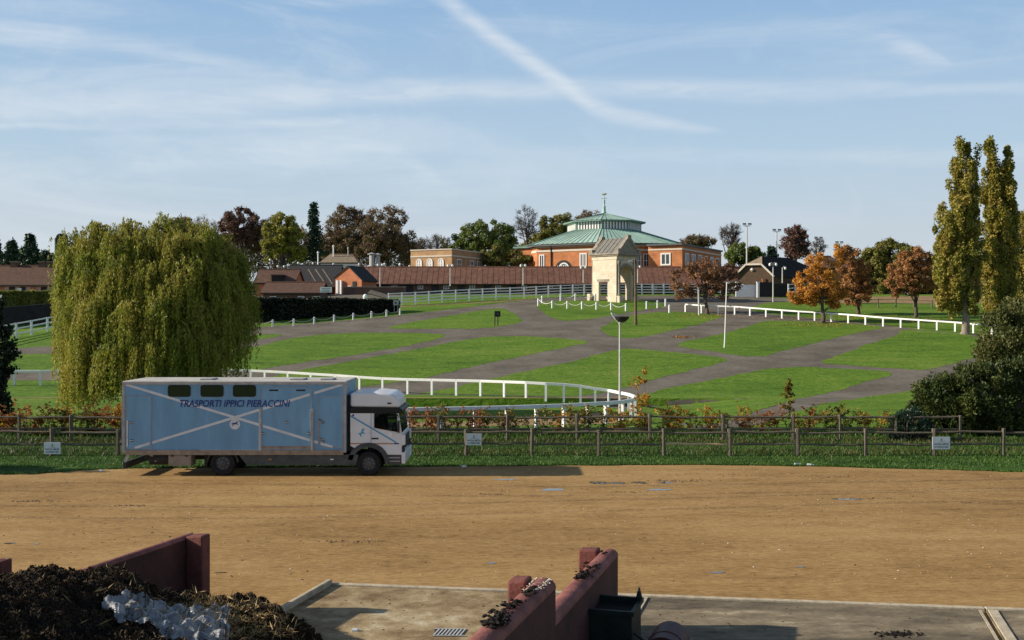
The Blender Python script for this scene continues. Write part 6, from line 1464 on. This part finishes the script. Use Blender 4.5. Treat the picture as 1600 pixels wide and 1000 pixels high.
        e = MB(); yy = y0 - .008 if s_ == 0 else y1 + .008
        q = [(584.6, 668.5), (621.5, 675.2), (619.6, 646.8), (584.6, 646.8)]
        for i in range(4): e.beam((X(q[i][0]), yy, Z(q[i][1])), (X(q[(i + 1) % 4][0]), yy, Z(q[(i + 1) % 4][1])), .012, .035, up=(0, 1, 0))
        e.build('window_seal', M['black'], t)
    MB().add([(X(627.3), c0 + .06, zwl), (X(627.3), c1 - .06, zwl), (X(622.3), c1 - .06, Z(646)), (X(622.3), c0 + .06, Z(646)), (X(627.3) - .02, c0 + .06, zwl), (X(627.3) - .02, c1 - .06, zwl), (X(622.3) - .02, c1 - .06, Z(646)), (X(622.3) - .02, c0 + .06, Z(646))],
             [(0, 1, 2, 3), (4, 5, 6, 7), (0, 1, 5, 4), (1, 2, 6, 5), (2, 3, 7, 6), (3, 0, 4, 7)]).build('windscreen', M['glass_cab'], t)
    MB().prism([(X(547), Z(645.9)), (X(623), Z(645.9)), (X(628.5), Z(644.2)), (X(629), Z(641)), (X(625), Z(637.5)), (X(547), Z(636.5))], c0 - .015, c1 + .015).build('visor_band', M['black'], t, bevel=.012)
    MB().prism([(X(547), Z(636.4)), (X(624.6), Z(637.4)), (X(623.8), Z(630)), (X(621), Z(623)), (X(616), Z(618)), (X(608), Z(615)), (X(585), Z(613.2)), (X(549), Z(613.6)), (X(547), Z(616))], c0 + .02, c1 - .02).build('roof_deflector', M['cab_white'], t, smooth=True, bevel=.09)
    MB().box(X(605), X(611), c0 - .0, c0 + .019, Z(631.6), Z(629.4)).build('marker_lamp', M['black'], t)
    MB().box(X(541.2), X(546.5), YN + .2, YB - .2, Z(706), Z(618)).build('cab_gap', M['black'], t)
    for yy in (c0 + .3, c1 - .8):
        MB().box(X(586), X(598), yy, yy + .5, Z(684), Z(671)).build('seat', M['dark_plastic'], t, bevel=.03); MB().beam((X(587.5), yy + .25, Z(674)), (X(584.5), yy + .25, Z(655)), .44, .14).build('seat_back', M['dark_plastic'], t)
    MB().prism([(X(612), zwl), (X(626), zwl), (X(625), Z(671)), (X(615), Z(670))], c0 + .07, c1 - .07).build('dashboard', M['dark_plastic'], t)
    st = MB(); cx_, cz_ = X(611.5), Z(670)
    st.path([(cx_ + .08 * math.sin(a), c0 + .55 + .22 * math.cos(a), cz_ + .2 * math.sin(a)) for a in [2 * math.pi * i / 14 for i in range(15)]], .018, 6).build('steering_wheel', M['black'], t)
    # trims on the near side of the cab
    yo = c0 - .004
    MB().box(X(579.2), X(579.7), yo - .003, yo, Z(697), Z(646)).build('door_seam', M['chassis'], t); MB().box(X(580.5), X(591), yo - .02, yo, Z(686.6), Z(684.4)).build('door_handle', M['black'], t)
    MB().prism([(X(547.3), Z(651.5)), (X(619), Z(693)), (X(619), Z(690.6)), (X(547.3), Z(648.6))][::-1], yo - .004, yo).build('side_stripe', M['stripe_blue'], t)
    MB().box(X(547.3), X(614), yo - .0065, yo - .0045, Z(694.3), Z(692.6)).build('pin_stripe', M['orange_line'], t); MB().box(X(615), X(623), yo - .004, yo, Z(694.4), Z(692.4)).build('badge', M['ink_blue'], t)
    MB().tube((X(551.5), yo - .004, Z(649.2)), (X(551.5), yo, Z(649.2)), .035, .035, 12).build('badge', M['ink_blue'], t)
    hp = [(-.3, -.9), (-.05, -.75), (-.15, -.35), (.15, -.15), (.75, -.3), (.8, -.05), (.4, .1), (.3, .35), (.6, .55), (.75, .8), (.4, .95), (.05, .85), (-.1, .4), (-.25, .05), (-.55, -.1), (-.95, -.05), (-.9, -.3), (-.6, -.35), (-.5, -.6)]
    MB().prism([(X(565) + p[0] * .13, Z(676.5) + p[1] * .15) for p in hp], yo - .004, yo).build('horse_emblem', M['stripe_blue'], t)
    MB().prism([(X(605.5), Z(675.8)), (X(612.5), Z(676)), (X(612.3), Z(681)), (X(609.5), Z(683.6)), (X(606.8), Z(680))], yo - .006, yo - .0045).build('sticker', M['white_paint'], t)
    MB().box(X(604), X(626.5), c0 + .02, c1 - .02, Z(727), Z(711) - .002).build('step_panel', M['skirt'], t, bevel=.02)
    for y_ in (715.5, 721): MB().box(X(605), X(625), c0 - .005, c0 + .019, Z(y_ + .8), Z(y_ - .8)).build('step', M['trim'], t)
    for yy in (c0 - .03, c1 - .25):
        MB().box(X(627), X(633), yy, yy + .28, Z(725), Z(707)).build('bumper_end', M['cab_white'], t, bevel=.03); MB().box(X(628), X(633), yy - .03, yy + .16, Z(695.5), Z(679.5)).build('corner_panel', M['cab_white'], t, bevel=.03)
        MB().box(X(627.6), X(632), yy, yy + .2, Z(706.4), Z(696.5)).build('headlight', M['chassis'], t, bevel=.02)
    MB().box(X(626.5), X(631.5), c0 + .27, c1 - .27, Z(726), Z(708)).build('front_bumper', M['cab_white'], t, bevel=.03); MB().box(X(629.6), X(630.6), c0 + .25, c1 - .25, Z(703), Z(683)).build('grille', M['black'], t)
    for yy, s_ in ((c0 - .16, -1), (c1 + .10, 1)):
        MB().box(X(622), X(624.6), yy, yy + .08, Z(676), Z(670.5) + .3).build('mirror', M['black'], t, bevel=.015); MB().tube((X(622.5), yy + .04, Z(652)), (X(621), (c0 if s_ < 0 else c1), Z(648)), .018, .018, 6).build('mirror_arm', M['black'], t)
    MB().tube((X(600), (c0 + c1) / 2, Z(650)), (X(600), (c0 + c1) / 2 + .3, Z(651)), .09, .09, 8).build('sun_visor', M['dark_plastic'], t)
lorry()

# ---------------------------------------------------------------- foreground bays, muck heap and yard things
M['red_wall_shaded'] = mat('red_wall_shaded', (.042, .019, .016), .8, .22, 1.6, .4, 25, col2=(.10, .035, .029), detail=8); M['nib'] = mat('nib', (.085, .030, .024), .8, .2, 2.5, .4, 25, col2=(.20, .065, .05), detail=8); M['coping'] = mat('coping', (.13, .045, .037), .75, .2, 3, .5, 25, col2=(.32, .115, .092), detail=8)  # one red paint: shade put into sides and nibs, light into the coping
M['muck'] = leafmat('muck', [(.011, .008, .005), (.026, .018, .010), (.062, .040, .020), (.015, .011, .007)], trans=.0, rough=.9, scale=2)
M['muck_base'] = mat('muck_base', (.012, .009, .007), .95, .4, 6, .6, 14)
M['straw'] = leafmat('straw', [(.22, .15, .06), (.40, .28, .12), (.14, .09, .04)], trans=.05, scale=3)
M['bin_green'] = mat('bin_green', (.006, .013, .011), .6, .4, 4, .3, 20)
M['drum'] = mat('drum', (.055, .016, .016), .55, .25, 5, .15, 20)
wd = Vector((.276, .961, 0)); wn_ = Vector((.961, -.276, 0))            # along the bay walls (away) and across them (right)
def bay_wall(end, length, zt, label, nib, thick=.30, taper=0.0, round_top=.10):
    e = Vector((end[0], end[1], 0)); t = thing('bay_wall', (e.x, e.y, 0), label, 'wall')
    def P(s, c, z): q = e - wd * s + wn_ * c; return (q.x, q.y, z)
    def run(mb, s0, s1, c0, c1, z0, zt0, zt1, rt):
        prof = lambda z: [(c0, z0), (c1, z0), (c1, z - rt)] + [(lerp(c1, c0, .5) + (c1 - c0) / 2 * math.cos(a), z - rt + rt * math.sin(a)) for a in [math.pi * k / 8 for k in range(1, 8)]] + [(c0, z - rt)]
        A, B = prof(zt0), prof(zt1); n = len(A)
        mb.add([P(s0, c, z) for c, z in A] + [P(s1, c, z) for c, z in B], [tuple(range(n)), tuple(range(n, 2 * n))[::-1]] + [(i, (i + 1) % n, n + (i + 1) % n, n + i) for i in range(n)])
    m = MB(); run(m, .0, length, -thick / 2, thick / 2, -.2, zt - round_top - .02, zt - round_top - .02 - taper, .005); m.build('wall', M['red_wall_shaded'], t)
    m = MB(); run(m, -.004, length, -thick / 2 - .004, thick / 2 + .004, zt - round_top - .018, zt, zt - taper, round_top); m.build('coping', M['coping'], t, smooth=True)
    m = MB(); a, b = ((-nib, -thick / 2 - .002) if nib > 0 else (thick / 2 + .002, -nib))
    m.add([P(s, c, z) for s, c, z in ((0, a, -.2), (.28, a, -.2), (.28, b, -.2), (0, b, -.2), (0, a, zt + .0), (.28, a, zt + .0), (.28, b, zt + .02), (0, b, zt + .02))], [(3, 2, 1, 0), (4, 5, 6, 7), (0, 1, 5, 4), (1, 2, 6, 5), (2, 3, 7, 6), (3, 0, 4, 7)])
    m.build('nib', M['nib'], t, bevel=.03); return t
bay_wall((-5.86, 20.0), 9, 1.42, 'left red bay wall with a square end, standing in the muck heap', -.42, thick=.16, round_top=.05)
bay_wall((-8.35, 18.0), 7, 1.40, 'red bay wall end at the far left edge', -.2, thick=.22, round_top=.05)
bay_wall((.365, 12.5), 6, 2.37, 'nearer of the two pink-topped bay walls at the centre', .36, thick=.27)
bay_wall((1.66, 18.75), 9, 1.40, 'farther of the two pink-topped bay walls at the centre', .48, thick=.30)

def heap_h(x, y):
    x = np.asarray(x, float); y = np.asarray(y, float)
    h = np.zeros_like(x)
    for cx, cy, rx, ry, hh in ((-7.6, 13.6, 2.8, 3.4, 1.98), (-6.5, 15.6, 1.9, 2.4, 1.62), (-8.6, 15.4, 2.0, 2.6, 1.62), (-5.1, 16.4, 1.8, 2.6, .90), (-4.75, 17.0, 1.35, 2.1, .68), (-5.6, 12.6, 2.3, 2.8, 1.45), (-5.4, 14.8, 1.9, 2.3, 1.2), (-6.0, 17.2, 1.1, 1.7, .85)):
        d = ((x - cx) / rx) ** 2 + ((y - cy) / ry) ** 2; h = np.maximum(h, hh * np.clip(1 - d * .62, 0, 1) ** .75)
    n = .06 * np.sin(x * 5.1 + y * 2.3) + .05 * np.sin(x * 9.7 - y * 7.9 + 1.3) + .035 * np.sin(x * 17 + y * 13)
    return np.maximum(h + n * (h > .1), 0)
def heap():
    t = thing('muck_heap', (-6.2, 14.5, 0), 'big dark heap of rotting muck in the red-walled bay', 'muck heap'); og = np.array(ORG[t.name])
    xs, ys = np.arange(-11, -1.8, .09), np.arange(9.5, 19.6, .11); Xg, Yg = np.meshgrid(xs, ys); Zg = heap_h(Xg, Yg) - .03; n, m = Xg.shape
    idx = np.arange(n * m).reshape(n, m); q = np.stack([idx[:-1, :-1], idx[:-1, 1:], idx[1:, 1:], idx[1:, :-1]], -1).reshape(-1, 4)
    me = bpy.data.meshes.new('heap_body'); me.from_pydata((np.stack([Xg, Yg, Zg], -1).reshape(-1, 3) - og).tolist(), [], q.tolist()); me.materials.append(M['muck_base']); link('heap_body', me, t)
    r = np.random.default_rng(3); N = 170000; X = r.uniform(-11, -2, N); Y = r.uniform(9.8, 19.2, N); h = heap_h(X, Y); k = h > .06; X, Y, h = X[k], Y[k], h[k]
    P = np.stack([X, Y, h + r.uniform(-.01, .045, len(X))], -1) - og
    link('chips', np_mesh('chips', leaf_quads(P, .030, .42, r), 4, M['muck']), t, 'stuff')
    N = 2600; X = np.concatenate([r.normal(-4.2, .5, N), r.uniform(-9, -3, 350)]); Y = np.concatenate([r.normal(16.3, .8, N), r.uniform(12, 17, 350)]); h = heap_h(X, Y); k = h > .05
    P = np.stack([X[k], Y[k], h[k] + r.uniform(0, .07, k.sum())], -1) - og
    link('straw', np_mesh('straw', leaf_quads(P, .10, .07, r, flat=1), 4, M['straw']), t, 'stuff')
heap()
def plastic_sheet():
    M['plastic'] = mat('plastic', (.11, .12, .127), .34, .15, 6, .6, 16, spec=.5, col2=(.32, .335, .35), bdist=.04)
    nt = M['plastic'].node_tree; tr = nt.nodes.new('ShaderNodeBsdfTransparent'); ms = nt.nodes.new('ShaderNodeMixShader'); ms.inputs[0].default_value = .10
    nt.links.new(nt.nodes['Principled BSDF'].outputs[0], ms.inputs[1]); nt.links.new(tr.outputs[0], ms.inputs[2]); nt.links.new(ms.outputs[0], nt.nodes['Material Output'].inputs['Surface'])
    def hp(px_, py_):                                   # where a picture ray meets the heap
        Y = np.arange(9, 21, .02); x = (px_ - 800) * Y / F; z = CAM_H - (py_ - 500) * Y / F; i = int(np.argmax(z <= heap_h(x, Y) + .01)); return x[i], Y[i]
    top = [(160, 944), (185, 934), (215, 932), (240, 944), (265, 951), (300, 951), (330, 950), (350, 950), (360, 958)]
    bot = [(161, 955), (178, 966), (200, 972), (230, 975), (248, 990), (265, 1004), (300, 1012), (335, 1012), (354, 1004)]
    T_, B_ = np.array([hp(*p) for p in top]), np.array([hp(*p) for p in bot]); ts = np.linspace(0, 1, len(top))
    mid = (T_[4] + B_[4]) / 2
    t = thing('plastic_sheet', (mid[0], mid[1], float(heap_h(*mid))), 'crumpled pale plastic sheet lying on the muck heap', 'plastic sheet'); og = ORG[t.name]
    r = np.random.default_rng(8); nu, nv = 90, 44; V = []; ph = r.uniform(0, 6, 6)
    for i in range(nu + 1):
        u = i / nu; p0 = np.array([np.interp(u, ts, T_[:, 0]), np.interp(u, ts, T_[:, 1])]); p1 = np.array([np.interp(u, ts, B_[:, 0]), np.interp(u, ts, B_[:, 1])]); ju = r.normal(0, .012)
        for j in range(nv + 1):
            v = j / nv; x, y = p0 + (p1 - p0) * v + r.normal(0, .001, 2) + ju * (1 if v > .5 else -1)
            w_ = v * 2 - 1; q = Vector((x * 3.2, y * 3.2, 0)); q2 = q + noise.noise_vector(q * .9) * .7
            fold = (1 - abs(math.sin(46 * u * (1.2 - .5 * u) + 3.5 * v * u + 2.2 * noise.noise(q * .5)))) ** 2 * (.05 if u > .6 else .028)
            z = float(heap_h(x, y)) + .062 + .022 * noise.noise(q2 * .8) + .012 * (1 - abs(noise.noise(q2 * 2.3)) * 2.2) + fold * .55 - .03 * w_ ** 6
            V.append((x - og[0], y - og[1], z - og[2]))
    q = [(i * (nv + 1) + j, i * (nv + 1) + j + 1, (i + 1) * (nv + 1) + j + 1, (i + 1) * (nv + 1) + j) for i in range(nu) for j in range(nv)]
    me = bpy.data.meshes.new('sheet'); me.from_pydata(V, [], q); me.polygons.foreach_set('use_smooth', [True] * len(me.polygons)); me.materials.append(M['plastic']); link('sheet', me, t)
plastic_sheet()
def end_block():
    a, b = gp(446, 958), gp(516, 917.5)
    t = thing('concrete_block', (a.x, a.y, 0), 'low concrete edging block between the sand and the pad', 'block')
    d = (b - a).normalized(); nn = Vector((d.y, -d.x, 0))
    MB().prism([tuple((a - d * 1.2 - nn * .05)[:2]), tuple((b - nn * .05)[:2]), tuple((b + nn * .05)[:2]), tuple((a - d * 1.2 + nn * .05)[:2])], -.1, .16, 'z').build('block', M['kerb'], t, bevel=.02)
end_block()
def skip_bin():
    a, b = at(926, 936, 17.3), at(1003, 944, 16.9); zt = at(1003, 945, 16.9).z
    t = thing('skip_bin', (a.x + .35, 17.0, 0), 'dark green open metal bin beside the bay wall', 'bin')
    c = Vector((1.54, 16.75, 0)); w, l = .36, .42
    def Q(s, c_, z): q = c + wn_ * c_ + wd * s; return (q.x, q.y, z)
    def pl(name, p, m='bin_green', th=None): n = len(p) // 2; MB().add(p, [(3, 2, 1, 0), (4, 5, 6, 7), (0, 1, 5, 4), (1, 2, 6, 5), (2, 3, 7, 6), (3, 0, 4, 7)]).build(name, M[m], t)
    def bx(name, s0, s1, c0, c1, z0, z1, m='bin_green', tp=0): pl(name, [Q(s0 + tp, c0 + tp, z0), Q(s1 - tp, c0 + tp, z0), Q(s1 - tp, c1 - tp, z0), Q(s0 + tp, c1 - tp, z0), Q(s0, c0, z1), Q(s1, c0, z1), Q(s1, c1, z1), Q(s0, c1, z1)], m)
    bx('side', -l, -l + .04, -w, w, .05, zt); bx('side', l - .04, l, -w, w, .05, zt); bx('side', -l + .041, l - .041, -w, -w + .04, .05, zt); bx('side', -l + .041, l - .041, w - .04, w, .05, zt); bx('floor', -l + .042, l - .042, -w + .042, w - .042, .06, .12)
    for s0, s1, c0, c1 in ((-l - .04, -l + .02, -w - .04, w + .04), (l - .02, l + .04, -w - .04, w + .04), (-l + .021, l - .021, -w - .04, -w + .02), (-l + .021, l - .021, w - .02, w + .04)): bx('rim', s0, s1, c0, c1, zt + .002, zt + .07)
    p = Q(.25, w, zt + .07); MB().lathe([(.045, 0), (.05, .05), (.012, .2)], p, 8).build('lug', M['bin_green'], t)
    bx('contents', -l + .045, l - .045, -w + .045, w - .045, .3, zt - .04, 'muck_base')
    q = Q(-.3, w + .02, zt - .28); MB().tube(q, (q[0] + .62, q[1] - .35, q[2] - .42), .022, .022, 6).build('bar', M['black'], t)
skip_bin()
def drum():
    c = at(1035, 1027, 15.6); t = thing('steel_drum', (c.x, c.y, c.z), 'dark maroon drum lying with its round end to the yard', 'drum'); rr_ = .285; d = -wd
    a = c - wd * .0; n = 28; ux, uz = wn_, Vector((0, 0, 1))
    def ring(s, rad): q = a + wd * s; return [tuple(q + ux * rad * math.cos(2 * math.pi * k / n) + uz * rad * math.sin(2 * math.pi * k / n)) for k in range(n)]
    m = MB(); prof = [(0.02, .001), (.02, rr_ - .03), (0, rr_ - .02), (0, rr_), (.03, rr_), (.3, rr_ - .004), (.31, rr_ + .008), (.34, rr_ + .008), (.35, rr_ - .004), (.85, rr_), (.88, rr_), (.88, .001)]
    v = []; [v.extend(ring(s, q)) for s, q in prof]; m.add(v, [(i * n + k, i * n + (k + 1) % n, (i + 1) * n + (k + 1) % n, (i + 1) * n + k) for i in range(len(prof) - 1) for k in range(n)]); m.build('shell', M['drum'], t, smooth=True)
    q = a + wd * .015 + ux * .14 + uz * .1; MB().tube(tuple(q), tuple(q - wd * .03), .035, .035, 10).build('bung', M['drum'], t)
    for s in (-1, 1):
        p = a + wd * .45 + ux * s * .22; MB().box(p.x - .12, p.x + .12, p.y - .3, p.y + .3, 0.05, c.z - rr_ + .09).build('chock', M['wood_brown'], t)
drum()
def drain():
    p = gp(701, 994); t = thing('drain_grate', (p.x, p.y, .05), 'small slotted drain grate in the concrete pad', 'grate')
    MB().box(p.x - .24, p.x + .24, p.y - .2, p.y + .2, .052, .058).build('pit', M['black'], t)
    for k in range(8): x_ = p.x - .22 + k * .063; MB().beam((x_ - .02, p.y - .18, .064), (x_ + .05, p.y + .18, .064), .028, .012).build('bar', M['steel'], t)
    for s in (-1, 1): MB().box(p.x - .26, p.x + .28, p.y + s * .2 - .015, p.y + s * .2 + .015, .058, .07).build('frame', M['steel'], t)
drain()

# dung lumps on the copings, clods, stones, litter
def clods(name, pts, size, m, seed, flat=.6):
    r = np.random.default_rng(seed); v, f = [], []
    base = np.array([(1, 0, 0), (-1, 0, 0), (0, 1, 0), (0, -1, 0), (0, 0, 1), (0, 0, -1)]); tri = [(0, 2, 4), (2, 1, 4), (1, 3, 4), (3, 0, 4), (2, 0, 5), (1, 2, 5), (3, 1, 5), (0, 3, 5)]
    for p in pts:
        s = size * r.uniform(.4, 1.5); o = len(v); q = base * (1 + r.normal(0, .25, (6, 1))) * s * np.array([r.uniform(.8, 1.5), r.uniform(.8, 1.5), flat]); a = r.uniform(0, 6.28); c, s_ = math.cos(a), math.sin(a)
        q = q @ np.array([[c, s_, 0], [-s_, c, 0], [0, 0, 1]]); v += [tuple(x) for x in q + np.array(p)]; f += [tuple(o + i for i in g) for g in tri]
    me = bpy.data.meshes.new(name); me.from_pydata(v, [], f); me.materials.append(M[m]); return link(name, me, kind='stuff')
r_ = np.random.default_rng(12)
def on_wall(end, s, c, z): q = Vector((end[0], end[1], 0)) - wd * s + wn_ * c; return (q.x, q.y, z)
for e, zt_, lst in (((.365, 12.5), 2.365, [(.7, 26), (1.25, 30), (1.75, 45), (1.95, 60)]), ((1.66, 18.75), 1.395, [(1.5, 26), (2.0, 50), (2.2, 30), (.5, 5)])):
    for s, n_ in lst: clods('muck_crumbs', [on_wall(e, s + r_.normal(0, .09), r_.normal(0, .06), zt_ + abs(r_.normal(0, .03))) for _ in range(n_)], .028, 'muck_base', int(s * 100))
M['crumb_pale'] = mat('crumb_pale', (.52, .46, .38), .9, .2, 5)
clods('lichen_specks', [on_wall((.365, 12.5), r_.uniform(.0, .6), r_.uniform(-.1, .12), 2.362) for _ in range(90)], .012, 'crumb_pale', 77)
n_ = 700; xs = r_.uniform(-16, 18, n_); ys = r_.uniform(22.2, 39, n_)
clods('stones', [(x, y, .015) for x, y in zip(xs, ys)], .016, 'crumb_pale', 78, .5)
M['clod'] = mat('clod', (.16, .10, .055), .95, .3, 8, .4, 30)
n_ = 520; xs = r_.uniform(-16, 18, n_); ys = r_.uniform(22, 39, n_); clods('clods', [(x, y, .016) for x, y in zip(xs, ys)], .022, 'clod', 79, .5)
for i, (px_, py_, n_, sx_, sy_) in enumerate(((1060, 752, 90, .5, .12), (985, 770, 26, .3, .1), (765, 773, 40, .28, .05), (205, 791, 40, .25, .05), (50, 784, 60, .6, .08), (1520, 786, 40, .35, .05), (1340, 780, 60, .6, .06), (550, 847, 40, .5, .08), (1150, 742, 60, 1.2, .2), (1310, 745, 30, .9, .2))):
    c = gp(px_, py_); clods('clods', [(c.x + r_.normal(0, sx_), c.y + r_.normal(0, sy_), .014) for _ in range(n_)], .03, 'clod', 200 + i, .5)
n_ = 260; clods('pad_crumbs', [(*kp(r_.uniform(.3, 20), r_.uniform(-5, -.4)), .055) for _ in range(n_)], .016, 'clod', 81, .6)
n_ = 120; c = gp(1400, 996); clods('pad_crumbs', [(c.x + r_.normal(0, .22), c.y + r_.normal(0, .08), .06) for _ in range(n_)], .02, 'muck_base', 82, .8)
scatter_leaves('fallen_leaves', (1080, 964), 14, .14, .12, .035, 60)
for i, n2 in enumerate((200,)):
    xs = r_.uniform(-15, 17, n2); ys = r_.uniform(22, 41, n2); P = np.stack([xs, ys, np.full(n2, .025)], -1); link('fallen_leaves', np_mesh('fallen_leaves', leaf_quads(P, .028, .6, r_, flat=3), 4, M['fallen']), kind='stuff')
# puddles: thin still water in the ruts
M['water'] = mat('water', (.10, .075, .045), .06, .1, 3, spec=.5)
def puddle(pxc, pyc, w, h, seed):
    r = random.Random(seed); c = gp(pxc, pyc); k = c.y / F; pts = []
    for i in range(22):
        a = 2 * math.pi * i / 22; q = r.uniform(.55, 1.1); pts.append((c.x + math.cos(a) * w * k * q, c.y + math.sin(a) * h * c.y ** 2 / (F * CAM_H) * q))
    sheet('puddle', pts, .017, M['water'], amp=.02, step=.15, seed=seed)
for i, a in enumerate(((937, 755, 16, 2.4), (965, 755.5, 18, 2.0), (1000, 755, 14, 1.8), (1040, 755, 12, 1.6), (862, 766, 22, 2.2), (1030, 766, 22, 1.4), (1120, 896, 14, 1.4), (768, 881, 9, 1.4), (345, 896, 12, .9), (16, 850, 11, 1.4), (1325, 781, 24, 1.2), (790, 750, 22, 1.2), (1250, 887, 10, 1.1), (57, 851, 6, .8))): puddle(*a, 30 + i)
M['bottle'] = mat('bottle', (.70, .72, .74), .25, .1, 5, spec=.6)
def litter(pxl, pyl, label, L=.22, m='bottle', a=.2):
    p = gp(pxl, pyl); t = thing('bottle', (p.x, p.y, p.z), label, 'litter', 'litter on the verge'); d = Vector((math.cos(a), math.sin(a), 0))
    MB().path([p + d * s * L + Vector((0, 0, .05)) for s in (-.5, .2, .35, .5)], [.045, .045, .02, .018], 10).build('bottle_body', M[m], t, smooth=True)
    MB().path([p + d * L * .5 + Vector((0, 0, .05)), p + d * L * .58 + Vector((0, 0, .05))], .022, 8).build('bottle_cap', M['white_paint'], t)
litter(1246, 727.5, 'left of the two white bottles on the verge edge', a=.3); litter(1266, 728.5, 'right of the two white bottles on the verge edge', a=-.4); litter(725, 731, 'small white bottle lying on the verge edge right of the lorry', .16); litter(158, 738, 'tiny white bottle on the sand left of the lorry', .12); litter(556, 991, 'white bottle on the near concrete pad', .12, a=.1)


# tyre tracks worn across the sand
M['sand_worn'] = groundmat('sand_worn', [(.38, (.12, .066, .027)), (.45, (.22, .13, .052)), (.53, (.31, .193, .082)), (.66, (.43, .29, .14))], .16, 1.1, 7, stretch=(.55, 1.3, 1), bump=.9, bdist=.05, bs=12, mixw=(.36, .26, .38))
def tyre_track(pts, w, seed):
    pts = [Vector((x, y, 0)) for x, y in pts]; P = []
    for i in range(len(pts) - 1):
        p0, p1, p2, p3 = pts[max(i - 1, 0)], pts[i], pts[i + 1], pts[min(i + 2, len(pts) - 1)]
        for k in range(12):
            t = k / 12; P.append(.5 * ((2 * p1) + (p2 - p0) * t + (2 * p0 - 5 * p1 + 4 * p2 - p3) * t * t + (3 * p1 - p0 - 3 * p2 + p3) * t ** 3))
    r = random.Random(seed)
    for o in (-.9, .9):
        L, Rr = [], []
        for i in range(len(P) - 1):
            d = (P[i + 1] - P[i]).normalized(); n = Vector((-d.y, d.x, 0)); ww = w * r.uniform(.6, 1.2); L.append(P[i] + n * (o + ww / 2)); Rr.append(P[i] + n * (o - ww / 2))
        sheet('tyre_track', [(p.x, p.y) for p in L + Rr[::-1]], .0135 if o < 0 else .0145, M['sand_worn'], amp=.035, step=.25, seed=seed)
tyre_track([(-22, 35.2), (-10, 34.6), (0, 33.9), (10, 34.8), (24, 36.4)], .26, 1)
tyre_track([(-22, 31.0), (-8, 30.2), (4, 31.6), (14, 33.0), (26, 33.3)], .24, 2)
